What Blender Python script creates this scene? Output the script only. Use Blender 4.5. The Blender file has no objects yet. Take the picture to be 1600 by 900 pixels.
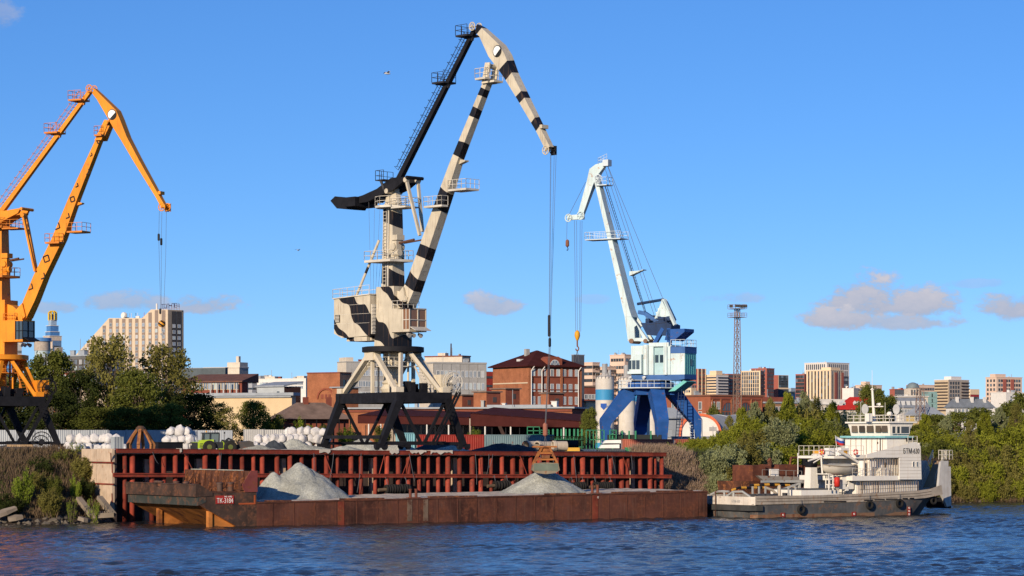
import bpy, bmesh, math, random
import numpy as np
from math import sin, cos, pi, radians, atan2, sqrt
from mathutils import Vector, Matrix, noise as MN
random.seed(7); RNG = np.random.default_rng(7)
SC = bpy.context.scene
COL = SC.collection

# ------------------------------------------------------------------ camera
F, HZ, HC = 4000.0, 685.0, 8.84          # focal length (px of a 1600 px wide frame), horizon row, eye height above the water
cam = bpy.data.cameras.new('camera')
cam.sensor_width = 36.0; cam.lens = F / 1600 * 36
cam.shift_y = (HZ - 450) / 1600
cam.clip_start = 1.0; cam.clip_end = 30000
co = bpy.data.objects.new('camera', cam); COL.objects.link(co)
co.location = (0, 0, HC); co.rotation_euler = (radians(90), 0, 0)
SC.camera = co

# ------------------------------------------------------------------ light
SUN_AZ, SUN_EL = radians(207), radians(18)      # azimuth of the sun measured from +Y towards +X (behind the camera, left)
sd = Vector((sin(SUN_AZ) * cos(SUN_EL), cos(SUN_AZ) * cos(SUN_EL), sin(SUN_EL)))
sl = bpy.data.lights.new('sun', 'SUN'); sl.energy = 5.0; sl.angle = radians(0.55); sl.color = (1.0, 0.83, 0.62)
so = bpy.data.objects.new('sun', sl); COL.objects.link(so)
so.rotation_euler = sd.to_track_quat('Z', 'Y').to_euler(); so.location = (-60, -60, 80)
SC.view_settings.view_transform = 'Standard'; SC.view_settings.look = 'None'
SC.view_settings.exposure = 0.08; SC.view_settings.gamma = 1.0
SC.cycles.max_bounces = 5; SC.cycles.diffuse_bounces = 2; SC.cycles.glossy_bounces = 3
SC.cycles.transparent_max_bounces = 6; SC.cycles.use_denoising = True
SC.cycles.caustics_reflective = False; SC.cycles.caustics_refractive = False

def build_world():
    w = bpy.data.worlds.new('World'); SC.world = w; w.use_nodes = True
    nt = w.node_tree; nt.nodes.clear(); L = nt.links
    def N(t, **k):
        n = nt.nodes.new(t)
        for a, b in k.items(): setattr(n, a, b)
        return n
    def math_(op, a, b=None, c=None, clamp=False):
        n = N('ShaderNodeMath', operation=op, use_clamp=clamp)
        for i, v in enumerate((a, b, c)):
            if v is None: continue
            if isinstance(v, (int, float)): n.inputs[i].default_value = v
            else: L.new(v, n.inputs[i])
        return n.outputs[0]
    out = N('ShaderNodeOutputWorld'); bg = N('ShaderNodeBackground'); bg.inputs[1].default_value = 0.145
    sky = N('ShaderNodeTexSky', sky_type='NISHITA'); sky.sun_disc = False
    sky.sun_elevation = SUN_EL; sky.sun_rotation = SUN_AZ
    sky.altitude = 0; sky.air_density = 0.68; sky.dust_density = 0.0; sky.ozone_density = 8.0
    tc = N('ShaderNodeTexCoord')
    sep = N('ShaderNodeSeparateXYZ'); L.new(tc.outputs['Generated'], sep.inputs[0])
    x, y, z = sep.outputs
    hor = math_('SQRT', math_('ADD', math_('MULTIPLY', x, x), math_('MULTIPLY', y, y)))
    az = math_('ARCTAN2', x, y); el = math_('DIVIDE', z, hor)
    # fair-weather clouds low over the horizon, in direction space (azimuth, elevation)
    nz = N('ShaderNodeTexNoise'); nz.inputs['Scale'].default_value = 55; nz.inputs['Detail'].default_value = 6; nz.inputs['Roughness'].default_value = .66
    mp = N('ShaderNodeMapping'); mp.inputs['Scale'].default_value = (1, 1, 1.7)
    L.new(tc.outputs['Generated'], mp.inputs[0]); L.new(mp.outputs[0], nz.inputs['Vector'])
    nv = nz.outputs['Fac']
    total = None; shade = None
    def px(a): return (a - 800) / F
    def py(a): return (HZ - a) / F
    # centre x, centre y, half width, half height, density, flat base?
    CL = [(1350, 476, 78, 50, 1.0), (1318, 500, 72, 26, .95), (1430, 484, 74, 38, .95), (1400, 504, 104, 20, .8), (1580, 484, 72, 34, .9),
          (1520, 448, 60, 9, .3), (768, 478, 52, 24, .8), (1138, 468, 60, 13, .4), (318, 478, 60, 22, .8),
          (205, 476, 92, 22, .65), (95, 484, 44, 14, .55), (0, 35, 40, 42, .42), (925, 470, 30, 10, .25)]
    lows = None
    for (cx, cy, hw, hh, den) in CL:
        dx = math_('MULTIPLY', math_('SUBTRACT', az, px(cx)), F / hw)
        dy = math_('MULTIPLY', math_('SUBTRACT', el, py(cy)), F / hh)
        # flatter underside
        dyb = math_('MAXIMUM', math_('MULTIPLY', dy, -1.5), dy)
        r2 = math_('MULTIPLY_ADD', dx, dx, math_('MULTIPLY', dyb, dyb))
        m = math_('SUBTRACT', math_('MULTIPLY', math_('SUBTRACT', nv, .28), 4.6), r2)
        m = math_('MULTIPLY', m, 1.15, clamp=True)
        m = math_('MULTIPLY', math_('MULTIPLY', m, m), math_('SUBTRACT', 3.0, math_('MULTIPLY', m, 2.0)))
        m = math_('MULTIPLY', m, den)
        lit = math_('MULTIPLY', m, math_('ADD', .5, math_('MULTIPLY', dy, .4)))
        total = m if total is None else math_('MAXIMUM', total, m)
        lows = lit if lows is None else math_('MAXIMUM', lows, lit)
    # beyond the frame the same low scattered clouds go on round the horizon
    n2 = N('ShaderNodeTexNoise'); n2.inputs['Scale'].default_value = 14; n2.inputs['Detail'].default_value = 5
    mp2 = N('ShaderNodeMapping'); mp2.inputs['Scale'].default_value = (1, 1, 3.2); L.new(tc.outputs['Generated'], mp2.inputs[0]); L.new(mp2.outputs[0], n2.inputs['Vector'])
    band = math_('SUBTRACT', 1.0, math_('MULTIPLY', math_('ABSOLUTE', math_('SUBTRACT', el, .055)), 26), clamp=True)
    side = math_('MULTIPLY', math_('SUBTRACT', math_('ABSOLUTE', az), .24), 8, clamp=True)
    more = math_('MULTIPLY', math_('MULTIPLY', math_('MULTIPLY', math_('SUBTRACT', n2.outputs['Fac'], .52), 7, clamp=True), band), math_('MULTIPLY', side, .8))
    total = math_('MAXIMUM', total, more); lows = math_('MAXIMUM', lows, math_('MULTIPLY', more, .6))
    total = math_('MINIMUM', total, .93)
    lit = math_('ADD', math_('MULTIPLY', lows, .75), math_('MULTIPLY', math_('SUBTRACT', nv, .35), 1.0), clamp=True)
    cc = N('ShaderNodeMix', data_type='RGBA'); L.new(lit, cc.inputs[0])
    cc.inputs[6].default_value = (1.9, 2.4, 3.5, 1); cc.inputs[7].default_value = (4.4, 4.05, 4.2, 1)
    hs = N('ShaderNodeHueSaturation'); hs.inputs['Saturation'].default_value = 1.09; hs.inputs['Value'].default_value = 1.2; hs.inputs['Hue'].default_value = .507
    gm = N('ShaderNodeGamma'); gm.inputs[1].default_value = .8; L.new(sky.outputs[0], gm.inputs[0]); L.new(gm.outputs[0], hs.inputs['Color'])
    mx = N('ShaderNodeMix', data_type='RGBA'); L.new(total, mx.inputs[0]); L.new(hs.outputs[0], mx.inputs[6]); L.new(cc.outputs[2], mx.inputs[7])
    L.new(mx.outputs[2], bg.inputs[0]); L.new(bg.outputs[0], out.inputs[0])
    w.cycles.sampling_method = 'MANUAL'; w.cycles.sample_map_resolution = 256
build_world()

# ------------------------------------------------------------------ frames: pixel of the photograph -> place in the scene at a chosen depth
def P(px, py, Y):
    return Vector(((px - 800) / F * Y, Y, HC + (HZ - py) / F * Y))
class Frame:
    """A vertical working plane: origin (X0,Y0), direction at angle; local coordinates are t (along), s (across), z."""
    def __init__(s, X0, Y0, deg):
        s.X0, s.Y0, s.a = X0, Y0, radians(deg); s.u = (cos(s.a), sin(s.a)); s.n = (-sin(s.a), cos(s.a))
    def t(s, px, off=0.0):
        k = (px - 800) / F; X = s.X0 + s.n[0] * off; Y = s.Y0 + s.n[1] * off
        return (k * Y - X) / (s.u[0] - k * s.u[1])
    def tz(s, px, py, off=0.0):
        t = s.t(px, off); Y = s.Y0 + s.n[1] * off + s.u[1] * t
        return t, HC + (HZ - py) / F * Y
    def z(s, t, py, off=0.0):
        return HC + (HZ - py) / F * (s.Y0 + s.n[1] * off + s.u[1] * t)
    def p3(s, px, py, off=0.0):
        t, z = s.tz(px, py, off); return (t, off, z)
    def world(s, t, off, z=0):
        return Vector((s.X0 + s.u[0] * t + s.n[0] * off, s.Y0 + s.u[1] * t + s.n[1] * off, z))

# ------------------------------------------------------------------ mesh building
class MB:
    def __init__(s): s.v = []; s.f = []; s.m = []; s.cm = 0
    def add(s, vs, fs):
        o = len(s.v); s.v += [tuple(v) for v in vs]; s.f += [tuple(o + i for i in f) for f in fs]; s.m += [s.cm] * len(fs); return s
    def box(s, x0, x1, y0, y1, z0, z1):
        return s.add([(x0, y0, z0), (x1, y0, z0), (x1, y1, z0), (x0, y1, z0), (x0, y0, z1), (x1, y0, z1), (x1, y1, z1), (x0, y1, z1)],
                     [(0, 3, 2, 1), (4, 5, 6, 7), (0, 1, 5, 4), (1, 2, 6, 5), (2, 3, 7, 6), (3, 0, 4, 7)])
    def bar(s, a, b, w, h=None, w2=None, h2=None, up=(0, 0, 1)):
        a = Vector(a); b = Vector(b); h = w if h is None else h; w2 = w if w2 is None else w2; h2 = h if h2 is None else h2
        d = (b - a).normalized(); up = Vector(up)
        if abs(d.dot(up)) > .98: up = Vector((1, 0, 0)) if abs(d.x) < .9 else Vector((0, 1, 0))
        r = d.cross(up).normalized(); q = r.cross(d)
        vs = []
        for p, ww, hh in ((a, w, h), (b, w2, h2)):
            for i, j in ((-1, -1), (1, -1), (1, 1), (-1, 1)): vs.append(p + r * (i * ww / 2) + q * (j * hh / 2))
        return s.add(vs, [(0, 1, 2, 3), (7, 6, 5, 4), (0, 4, 5, 1), (1, 5, 6, 2), (2, 6, 7, 3), (3, 7, 4, 0)])
    def tube(s, a, b, r, r2=None, n=8):
        a = Vector(a); b = Vector(b); r2 = r if r2 is None else r2
        d = (b - a).normalized(); up = Vector((0, 0, 1)) if abs(d.z) < .95 else Vector((1, 0, 0))
        p = d.cross(up).normalized(); q = p.cross(d); vs = []
        for c, rad in ((a, r), (b, r2)):
            for i in range(n):
                t = 2 * pi * i / n; vs.append(c + p * (cos(t) * rad) + q * (sin(t) * rad))
        fs = [(i, (i + 1) % n, n + (i + 1) % n, n + i) for i in range(n)] + [tuple(range(n - 1, -1, -1)), tuple(range(n, 2 * n))]
        return s.add(vs, fs)
    def path(s, pts, r, n=6):
        for a, b in zip(pts[:-1], pts[1:]): s.tube(a, b, r, r, n)
        return s
    def prism(s, poly, a, b, ax='y'):
        n = len(poly)
        if ax == 'y': vs = [(p[0], a, p[1]) for p in poly] + [(p[0], b, p[1]) for p in poly]
        elif ax == 'z': vs = [(p[0], p[1], a) for p in poly] + [(p[0], p[1], b) for p in poly]
        else: vs = [(a, p[0], p[1]) for p in poly] + [(b, p[0], p[1]) for p in poly]
        return s.add(vs, [tuple(range(n)), tuple(range(2 * n - 1, n - 1, -1))] + [(i, (i + 1) % n, n + (i + 1) % n, n + i) for i in range(n)])
    def loft(s, rings, cap=True):
        n = len(rings[0]); o = 0; vs = [p for r in rings for p in r]; fs = []
        for k in range(len(rings) - 1):
            for i in range(n): fs.append((k * n + i, k * n + (i + 1) % n, (k + 1) * n + (i + 1) % n, (k + 1) * n + i))
        if cap: fs += [tuple(range(n - 1, -1, -1)), tuple(range((len(rings) - 1) * n, len(rings) * n))]
        return s.add(vs, fs)
    def lathe(s, prof, n=16, c=(0, 0, 0)):
        return s.loft([[(c[0] + r * cos(2 * pi * i / n), c[1] + r * sin(2 * pi * i / n), c[2] + z) for i in range(n)] for r, z in prof])
    def torus(s, c, R, r, ax='y', n=16, m=8):
        vs = []; fs = []
        for i in range(n):
            t = 2 * pi * i / n
            for j in range(m):
                q = 2 * pi * j / m; a = (R + r * cos(q)) * cos(t); b = (R + r * cos(q)) * sin(t); d = r * sin(q)
                vs.append({'y': (c[0] + a, c[1] + d, c[2] + b), 'x': (c[0] + d, c[1] + a, c[2] + b), 'z': (c[0] + a, c[1] + b, c[2] + d)}[ax])
                fs.append((i * m + j, ((i + 1) % n) * m + j, ((i + 1) % n) * m + (j + 1) % m, i * m + (j + 1) % m))
        return s.add(vs, fs)
    def rail(s, pts, h=1.05, r=.035, gap=1.5, mid=2):
        pts = [Vector(p) for p in pts]
        for a, b in zip(pts[:-1], pts[1:]):
            L = (b - a).length; k = max(1, int(round(L / gap)))
            for i in range(k + 1):
                p = a.lerp(b, i / k); s.bar(p, p + Vector((0, 0, h)), r * 1.6)
            for j in range(1, mid + 1):
                o = Vector((0, 0, h * j / mid)); s.bar(a + o, b + o, r * 1.5)
        return s
    def ladder(s, a, b, side, w=.5, step=.4, r=.03):
        a = Vector(a); b = Vector(b); side = Vector(side).normalized() * (w / 2)
        s.bar(a - side, b - side, r * 2); s.bar(a + side, b + side, r * 2)
        k = max(2, int((b - a).length / step))
        for i in range(1, k): p = a.lerp(b, i / k); s.bar(p - side, p + side, r * 1.6)
        return s
    def mesh(s, name, mats, smooth=False, fix=True):
        me = bpy.data.meshes.new(name); me.from_pydata(s.v, [], s.f)
        for m in (mats if isinstance(mats, (list, tuple)) else [mats]): me.materials.append(m)
        if len(me.materials) > 1: me.polygons.foreach_set('material_index', s.m)
        if fix:
            bm = bmesh.new(); bm.from_mesh(me); bmesh.ops.recalc_face_normals(bm, faces=bm.faces); bm.to_mesh(me); bm.free()
        if smooth is True: me.polygons.foreach_set('use_smooth', [True] * len(me.polygons))
        elif smooth: me.shade_smooth() if False else None
        me.update(); return me
    def build(s, name, mats, parent=None, rz=0.0, loc=(0, 0, 0), smooth=False, fix=True):
        return link(name, s.mesh(name, mats, smooth, fix), parent, rz, loc)

def link(name, me, parent=None, rz=0.0, loc=(0, 0, 0), scale=None):
    o = bpy.data.objects.new(name, me); COL.objects.link(o)
    if parent is not None: o.parent = parent
    o.location = loc; o.rotation_euler = (0, 0, rz)
    if scale is not None: o.scale = scale
    return o
def tag(o, label=None, cat=None, group=None, kind=None):
    if label: o['label'] = label
    if cat: o['category'] = cat
    if group: o['group'] = group
    if kind: o['kind'] = kind
    return o
def T(name, label, cat, loc=(0, 0, 0), rz=0.0, group=None):
    o = bpy.data.objects.new(name, None); COL.objects.link(o); o.location = loc; o.rotation_euler = (0, 0, rz); o.empty_display_size = .2
    return tag(o, label, cat, group)
def copy_tree(o, parent=None):
    c = o.copy(); COL.objects.link(c); c.parent = parent
    for ch in list(o.children): copy_tree(ch, c)
    return c
def smooth_by_angle(o, ang=35):
    me = o.data
    me.polygons.foreach_set('use_smooth', [True] * len(me.polygons))
    bm = bmesh.new(); bm.from_mesh(me)
    for e in bm.edges: e.smooth = len(e.link_faces) == 2 and e.calc_face_angle(0) < radians(ang)
    bm.to_mesh(me); bm.free(); return o

# ------------------------------------------------------------------ materials
MATS = {}
def M(name, col, rough=.7, metal=0.0, var=.18, scale=.6, bump=0.0, bscale=8.0, rust=0.0, rcol=(.13, .045, .02), rscale=1.2, streak=0.0, scol=None, spec=.22, fine=.0, jit=0.0):
    if name in MATS: return MATS[name]
    m = bpy.data.materials.new(name); m.use_nodes = True; nt = m.node_tree; L = nt.links
    b = nt.nodes['Principled BSDF']; b.inputs['Roughness'].default_value = rough; b.inputs['Metallic'].default_value = metal
    b.inputs['Specular IOR Level'].default_value = spec
    tc = nt.nodes.new('ShaderNodeTexCoord'); oi = nt.nodes.new('ShaderNodeObjectInfo')
    ad = nt.nodes.new('ShaderNodeVectorMath'); ad.operation = 'MULTIPLY_ADD'; ad.inputs[1].default_value = (37, 17, 23)
    cx = nt.nodes.new('ShaderNodeCombineXYZ')
    for i in range(3): L.new(oi.outputs['Random'], cx.inputs[i])
    L.new(cx.outputs[0], ad.inputs[0]); L.new(tc.outputs['Object'], ad.inputs[2]); vec = ad.outputs[0]
    def noise(sc, det=5, vscale=None, rough_=.6):
        n = nt.nodes.new('ShaderNodeTexNoise'); n.inputs['Scale'].default_value = sc; n.inputs['Detail'].default_value = det; n.inputs['Roughness'].default_value = rough_
        v = vec
        if vscale:
            mp = nt.nodes.new('ShaderNodeMapping'); mp.inputs['Scale'].default_value = vscale; L.new(v, mp.inputs[0]); v = mp.outputs[0]
        L.new(v, n.inputs['Vector']); return n.outputs['Fac']
    def mixc(fac, a, b_):
        n = nt.nodes.new('ShaderNodeMix'); n.data_type = 'RGBA'
        for i, v in ((0, fac), (6, a), (7, b_)):
            if isinstance(v, (float, int)): n.inputs[i].default_value = v
            elif isinstance(v, tuple): n.inputs[i].default_value = (*v[:3], 1)
            else: L.new(v, n.inputs[i])
        return n.outputs[2]
    def ramp(fac, a, b_):
        n = nt.nodes.new('ShaderNodeMapRange'); n.inputs[1].default_value = a; n.inputs[2].default_value = b_; L.new(fac, n.inputs[0]); return n.outputs[0]
    lo = tuple(c * (1 - var) for c in col); hi = tuple(min(1, c * (1 + var)) for c in col)
    c = mixc(ramp(noise(scale), .3, .7), lo, hi)
    if fine:
        c = mixc(ramp(noise(scale * 14, 2), .3, .7), mixc(fine, c, (0, 0, 0)), c)
    if streak:
        sc_ = scol or tuple(x * .35 for x in col)
        st = ramp(noise(2.2, 4, (1.6, 1.6, .10)), .52, .75)
        mu = nt.nodes.new('ShaderNodeMath'); mu.operation = 'MULTIPLY'; mu.inputs[1].default_value = streak; L.new(st, mu.inputs[0])
        c = mixc(mu.outputs[0], c, sc_)
    if rust:
        rf = ramp(noise(rscale, 8, None, .68), .62 - rust * .28, .72 - rust * .22)
        rc = mixc(ramp(noise(rscale * 4), .3, .7), tuple(x * .6 for x in rcol), tuple(x * 1.7 for x in rcol))
        c = mixc(rf, c, rc)
    if jit:
        hv = nt.nodes.new('ShaderNodeHueSaturation'); mr = nt.nodes.new('ShaderNodeMapRange'); mr.inputs[3].default_value = 1 - jit; mr.inputs[4].default_value = 1 + jit * .6; L.new(oi.outputs['Random'], mr.inputs[0]); L.new(mr.outputs[0], hv.inputs['Value']); L.new(c, hv.inputs['Color']); c = hv.outputs[0]
    L.new(c, b.inputs['Base Color'])
    if bump:
        bp = nt.nodes.new('ShaderNodeBump'); bp.inputs['Strength'].default_value = bump; bp.inputs['Distance'].default_value = .1
        L.new(noise(bscale, 6), bp.inputs['Height']); L.new(bp.outputs[0], b.inputs['Normal'])
    MATS[name] = m; return m

def banded(name, colA, colB, origin, axis, stops, wob=.5, skew=(0, 0, 0), rough=.45, wscale=.35):
    """Paint in two colours: along 'axis' from 'origin' the colour flips at each stop (metres), edges wavy."""
    m = bpy.data.materials.new(name); m.use_nodes = True; nt = m.node_tree; L = nt.links
    b = nt.nodes['Principled BSDF']; b.inputs['Roughness'].default_value = rough; b.inputs['Specular IOR Level'].default_value = .22
    tc = nt.nodes.new('ShaderNodeTexCoord')
    def vm(op, a, b_=None):
        n = nt.nodes.new('ShaderNodeVectorMath'); n.operation = op
        for i, v in enumerate((a, b_)):
            if v is None: continue
            if isinstance(v, (tuple, Vector)): n.inputs[i].default_value = tuple(v)
            else: L.new(v, n.inputs[i])
        return n
    def mt(op, a, b_, clamp=False):
        n = nt.nodes.new('ShaderNodeMath'); n.operation = op; n.use_clamp = clamp
        for i, v in enumerate((a, b_)):
            if isinstance(v, (int, float)): n.inputs[i].default_value = v
            else: L.new(v, n.inputs[i])
        return n.outputs[0]
    rel = vm('SUBTRACT', tc.outputs['Object'], tuple(origin)).outputs[0]
    ax = Vector(axis).normalized()
    t = vm('DOT_PRODUCT', rel, ax).outputs['Value']
    sk = vm('DOT_PRODUCT', rel, tuple(skew)).outputs['Value']
    nz = nt.nodes.new('ShaderNodeTexNoise'); nz.inputs['Scale'].default_value = wscale; nz.inputs['Detail'].default_value = 0; L.new(rel, nz.inputs['Vector'])
    t = mt('ADD', mt('ADD', t, sk), mt('MULTIPLY', mt('SUBTRACT', nz.outputs['Fac'], .5), wob * 2))
    fac = None
    for k, s in enumerate(stops):
        g = mt('GREATER_THAN', t, s)
        fac = g if fac is None else (mt('SUBTRACT', fac, g) if k % 2 else mt('ADD', fac, g))
    n2 = nt.nodes.new('ShaderNodeTexNoise'); n2.inputs['Scale'].default_value = .8; n2.inputs['Detail'].default_value = 6; L.new(tc.outputs['Object'], n2.inputs['Vector'])
    mx = nt.nodes.new('ShaderNodeMix'); mx.data_type = 'RGBA'; L.new(fac, mx.inputs[0])
    mx.inputs[6].default_value = (*colA, 1); mx.inputs[7].default_value = (*colB, 1)
    m2 = nt.nodes.new('ShaderNodeMix'); m2.data_type = 'RGBA'; m2.blend_type = 'MULTIPLY'; m2.inputs[0].default_value = 1
    mr = nt.nodes.new('ShaderNodeMapRange'); mr.inputs[1].default_value = .3; mr.inputs[2].default_value = .7; mr.inputs[3].default_value = .78; mr.inputs[4].default_value = 1.0
    L.new(n2.outputs['Fac'], mr.inputs[0]); L.new(mx.outputs[2], m2.inputs[6]); L.new(mr.outputs[0], m2.inputs[7])
    mp = nt.nodes.new('ShaderNodeMapping'); mp.inputs['Scale'].default_value = (2.6, 2.6, .22); L.new(tc.outputs['Object'], mp.inputs[0]); n3 = nt.nodes.new('ShaderNodeTexNoise'); n3.inputs['Scale'].default_value = 1.6; n3.inputs['Detail'].default_value = 5; L.new(mp.outputs[0], n3.inputs['Vector'])
    r3 = nt.nodes.new('ShaderNodeMapRange'); r3.inputs[1].default_value = .54; r3.inputs[2].default_value = .78; r3.inputs[4].default_value = .6; L.new(n3.outputs['Fac'], r3.inputs[0]); m3 = nt.nodes.new('ShaderNodeMix'); m3.data_type = 'RGBA'; L.new(r3.outputs[0], m3.inputs[0]); L.new(m2.outputs[2], m3.inputs[6]); m3.inputs[7].default_value = (.16, .09, .05, 1)
    L.new(m3.outputs[2], b.inputs['Base Color'])
    return m

def leaf_mat(name, col, var=.35, trans=.35):
    m = bpy.data.materials.new(name); m.use_nodes = True; nt = m.node_tree; L = nt.links; nt.nodes.clear()
    out = nt.nodes.new('ShaderNodeOutputMaterial'); d = nt.nodes.new('ShaderNodeBsdfDiffuse'); t = nt.nodes.new('ShaderNodeBsdfTranslucent'); ms = nt.nodes.new('ShaderNodeMixShader')
    tc = nt.nodes.new('ShaderNodeTexCoord'); n = nt.nodes.new('ShaderNodeTexNoise'); n.inputs['Scale'].default_value = 2.3; n.inputs['Detail'].default_value = 5; n.inputs['Roughness'].default_value = .8
    L.new(tc.outputs['Object'], n.inputs['Vector'])
    mr = nt.nodes.new('ShaderNodeMapRange'); mr.inputs[1].default_value = .28; mr.inputs[2].default_value = .72; L.new(n.outputs['Fac'], mr.inputs[0])
    mx = nt.nodes.new('ShaderNodeMix'); mx.data_type = 'RGBA'; L.new(mr.outputs[0], mx.inputs[0])
    mx.inputs[6].default_value = (*[c * (1 - var) for c in col], 1); mx.inputs[7].default_value = (*[c * (1 + var) for c in col], 1)
    oi = nt.nodes.new('ShaderNodeObjectInfo'); hs = nt.nodes.new('ShaderNodeHueSaturation')
    r1 = nt.nodes.new('ShaderNodeMapRange'); r1.inputs[3].default_value = .82; r1.inputs[4].default_value = 1.2; L.new(oi.outputs['Random'], r1.inputs[0]); L.new(r1.outputs[0], hs.inputs['Value'])
    L.new(mx.outputs[2], hs.inputs['Color'])
    L.new(hs.outputs[0], d.inputs[0]); L.new(hs.outputs[0], t.inputs[0])
    ms.inputs[0].default_value = trans; L.new(d.outputs[0], ms.inputs[1]); L.new(t.outputs[0], ms.inputs[2]); L.new(ms.outputs[0], out.inputs[0])
    return m

def glass(name, col=(.03, .045, .06), rough=.08):
    m = bpy.data.materials.new(name); m.use_nodes = True; b = m.node_tree.nodes['Principled BSDF']
    b.inputs['Roughness'].default_value = rough; b.inputs['Specular IOR Level'].default_value = .6
    nt = m.node_tree; oi = nt.nodes.new('ShaderNodeObjectInfo'); cr = nt.nodes.new('ShaderNodeValToRGB'); cr.color_ramp.interpolation = 'CONSTANT'       # some panes have blinds or curtains
    cr.color_ramp.elements[0].color = (*col, 1); cr.color_ramp.elements[1].position = .45; cr.color_ramp.elements[1].color = (*[c * .55 for c in col], 1)
    for pos, k in ((.62, 1.5), (.80, 2.6), (.92, 4.0)): e = cr.color_ramp.elements.new(pos); e.color = (*[min(.5, c * k + .01) for c in col], 1)
    nt.links.new(oi.outputs['Random'], cr.inputs[0]); nt.links.new(cr.outputs[0], b.inputs['Base Color'])
    return m
GLASS = glass('dark_glass'); GLASS2 = glass('pale_glass', (.16, .2, .25), .12)
STEEL = M('grey_steel', (.32, .33, .34), .55, .0, rust=.15)
WHITE = M('white_paint', (.80, .78, .73), .45, var=.06, streak=.25, scol=(.52, .43, .33))
BLACKM = M('black_paint', (.018, .018, .020), .5, var=.3)
ROPE = M('wire_rope', (.10, .105, .12), .6)
RUBBER = M('tyre_rubber', (.018, .017, .016), .85, var=.3)
RUST = M('rusted_plate', (.085, .035, .022), .8, var=.45, scale=.5, rust=.45, rcol=(.20, .075, .03), streak=.35, scol=(.035, .02, .015), bump=.15)
# ================================================================== the setting: water, ground, quay
QF = Frame(-41.5, 272.0, 32.2); BF = Frame(-25.2, 258.0, 32.2)
NV = Vector((QF.n[0], QF.n[1], 0))
GZ = 7.2

def water_mat():
    m = bpy.data.materials.new('river_water'); m.use_nodes = True; nt = m.node_tree; L = nt.links; b = nt.nodes['Principled BSDF']
    b.inputs['Base Color'].default_value = (.022, .024, .026, 1); b.inputs['Roughness'].default_value = .09; b.inputs['IOR'].default_value = 1.33
    tc = nt.nodes.new('ShaderNodeTexCoord'); bp = nt.nodes.new('ShaderNodeBump'); bp.inputs['Strength'].default_value = .8; bp.inputs['Distance'].default_value = .11
    n = nt.nodes.new('ShaderNodeTexNoise'); n.inputs['Scale'].default_value = 3.2; n.inputs['Detail'].default_value = 5; n.inputs['Roughness'].default_value = .6
    mp = nt.nodes.new('ShaderNodeMapping'); mp.inputs['Scale'].default_value = (1, .8, 1); L.new(tc.outputs['Object'], mp.inputs[0]); L.new(mp.outputs[0], n.inputs['Vector'])
    L.new(n.outputs['Fac'], bp.inputs['Height']); L.new(bp.outputs[0], b.inputs['Normal'])
    n2 = nt.nodes.new('ShaderNodeTexNoise'); n2.inputs['Scale'].default_value = .05; n2.inputs['Detail'].default_value = 4; mp2 = nt.nodes.new('ShaderNodeMapping'); mp2.inputs['Scale'].default_value = (.8, 2.2, 1); L.new(tc.outputs['Object'], mp2.inputs[0]); L.new(mp2.outputs[0], n2.inputs['Vector'])
    mr = nt.nodes.new('ShaderNodeMapRange'); mr.inputs[1].default_value = .35; mr.inputs[2].default_value = .65; mr.inputs[3].default_value = .3; mr.inputs[4].default_value = 1.0; L.new(n2.outputs['Fac'], mr.inputs[0]); L.new(mr.outputs[0], bp.inputs['Strength'])
    return m
def build_water():
    xs = np.concatenate([[-3000, -800, -300, -150, -90], np.arange(-72, 92, .42), [110, 170, 320, 800, 3000]])
    ys = np.concatenate([[-400, -100, 20, 90, 125], np.arange(150, 362, .36), [380, 430, 520]])
    X, Y = np.meshgrid(xs, ys); Z = np.zeros_like(X); r = np.random.default_rng(5)
    for k in range(46):
        lam = 1.05 * (3.4 ** r.uniform(0, 1)); a = r.normal(radians(205), .85); amp = .0095 * lam ** .5; q = 2 * pi / lam
        ph = q * (X * sin(a) + Y * cos(a)) + r.uniform(0, 6.28)
        Z += amp * (np.sin(ph) + .25 * np.sin(2 * ph + .6))
    gust = .55 + .55 * np.clip(np.sin(X / 21 + 1.3 * np.sin(Y / 17)) * np.sin(Y / 13 + .8 * np.sin(X / 15)) + .45, 0, 1)
    Z *= gust
    Z *= np.clip((X + 74) / 6, 0, 1) * np.clip((94 - X) / 6, 0, 1) * np.clip((Y - 146) / 8, 0, 1) * np.clip((364 - Y) / 8, 0, 1)
    nx, ny = len(xs), len(ys)
    V = np.stack([X, Y, Z], -1).reshape(-1, 3)
    i = np.arange(nx * ny).reshape(ny, nx); q = np.stack([i[:-1, :-1], i[:-1, 1:], i[1:, 1:], i[1:, :-1]], -1).reshape(-1, 4)
    me = bpy.data.meshes.new('river_water'); me.vertices.add(len(V)); me.vertices.foreach_set('co', V.ravel())
    me.loops.add(q.size); me.loops.foreach_set('vertex_index', q.ravel()); me.polygons.add(len(q))
    me.polygons.foreach_set('loop_start', np.arange(len(q)) * 4); me.polygons.foreach_set('use_smooth', [True] * len(q))
    me.materials.append(water_mat()); me.update(); me.validate()
    o = link('river_water', me); tag(o, 'rippled dark blue river water in the foreground', kind='structure')
build_water()

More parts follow.
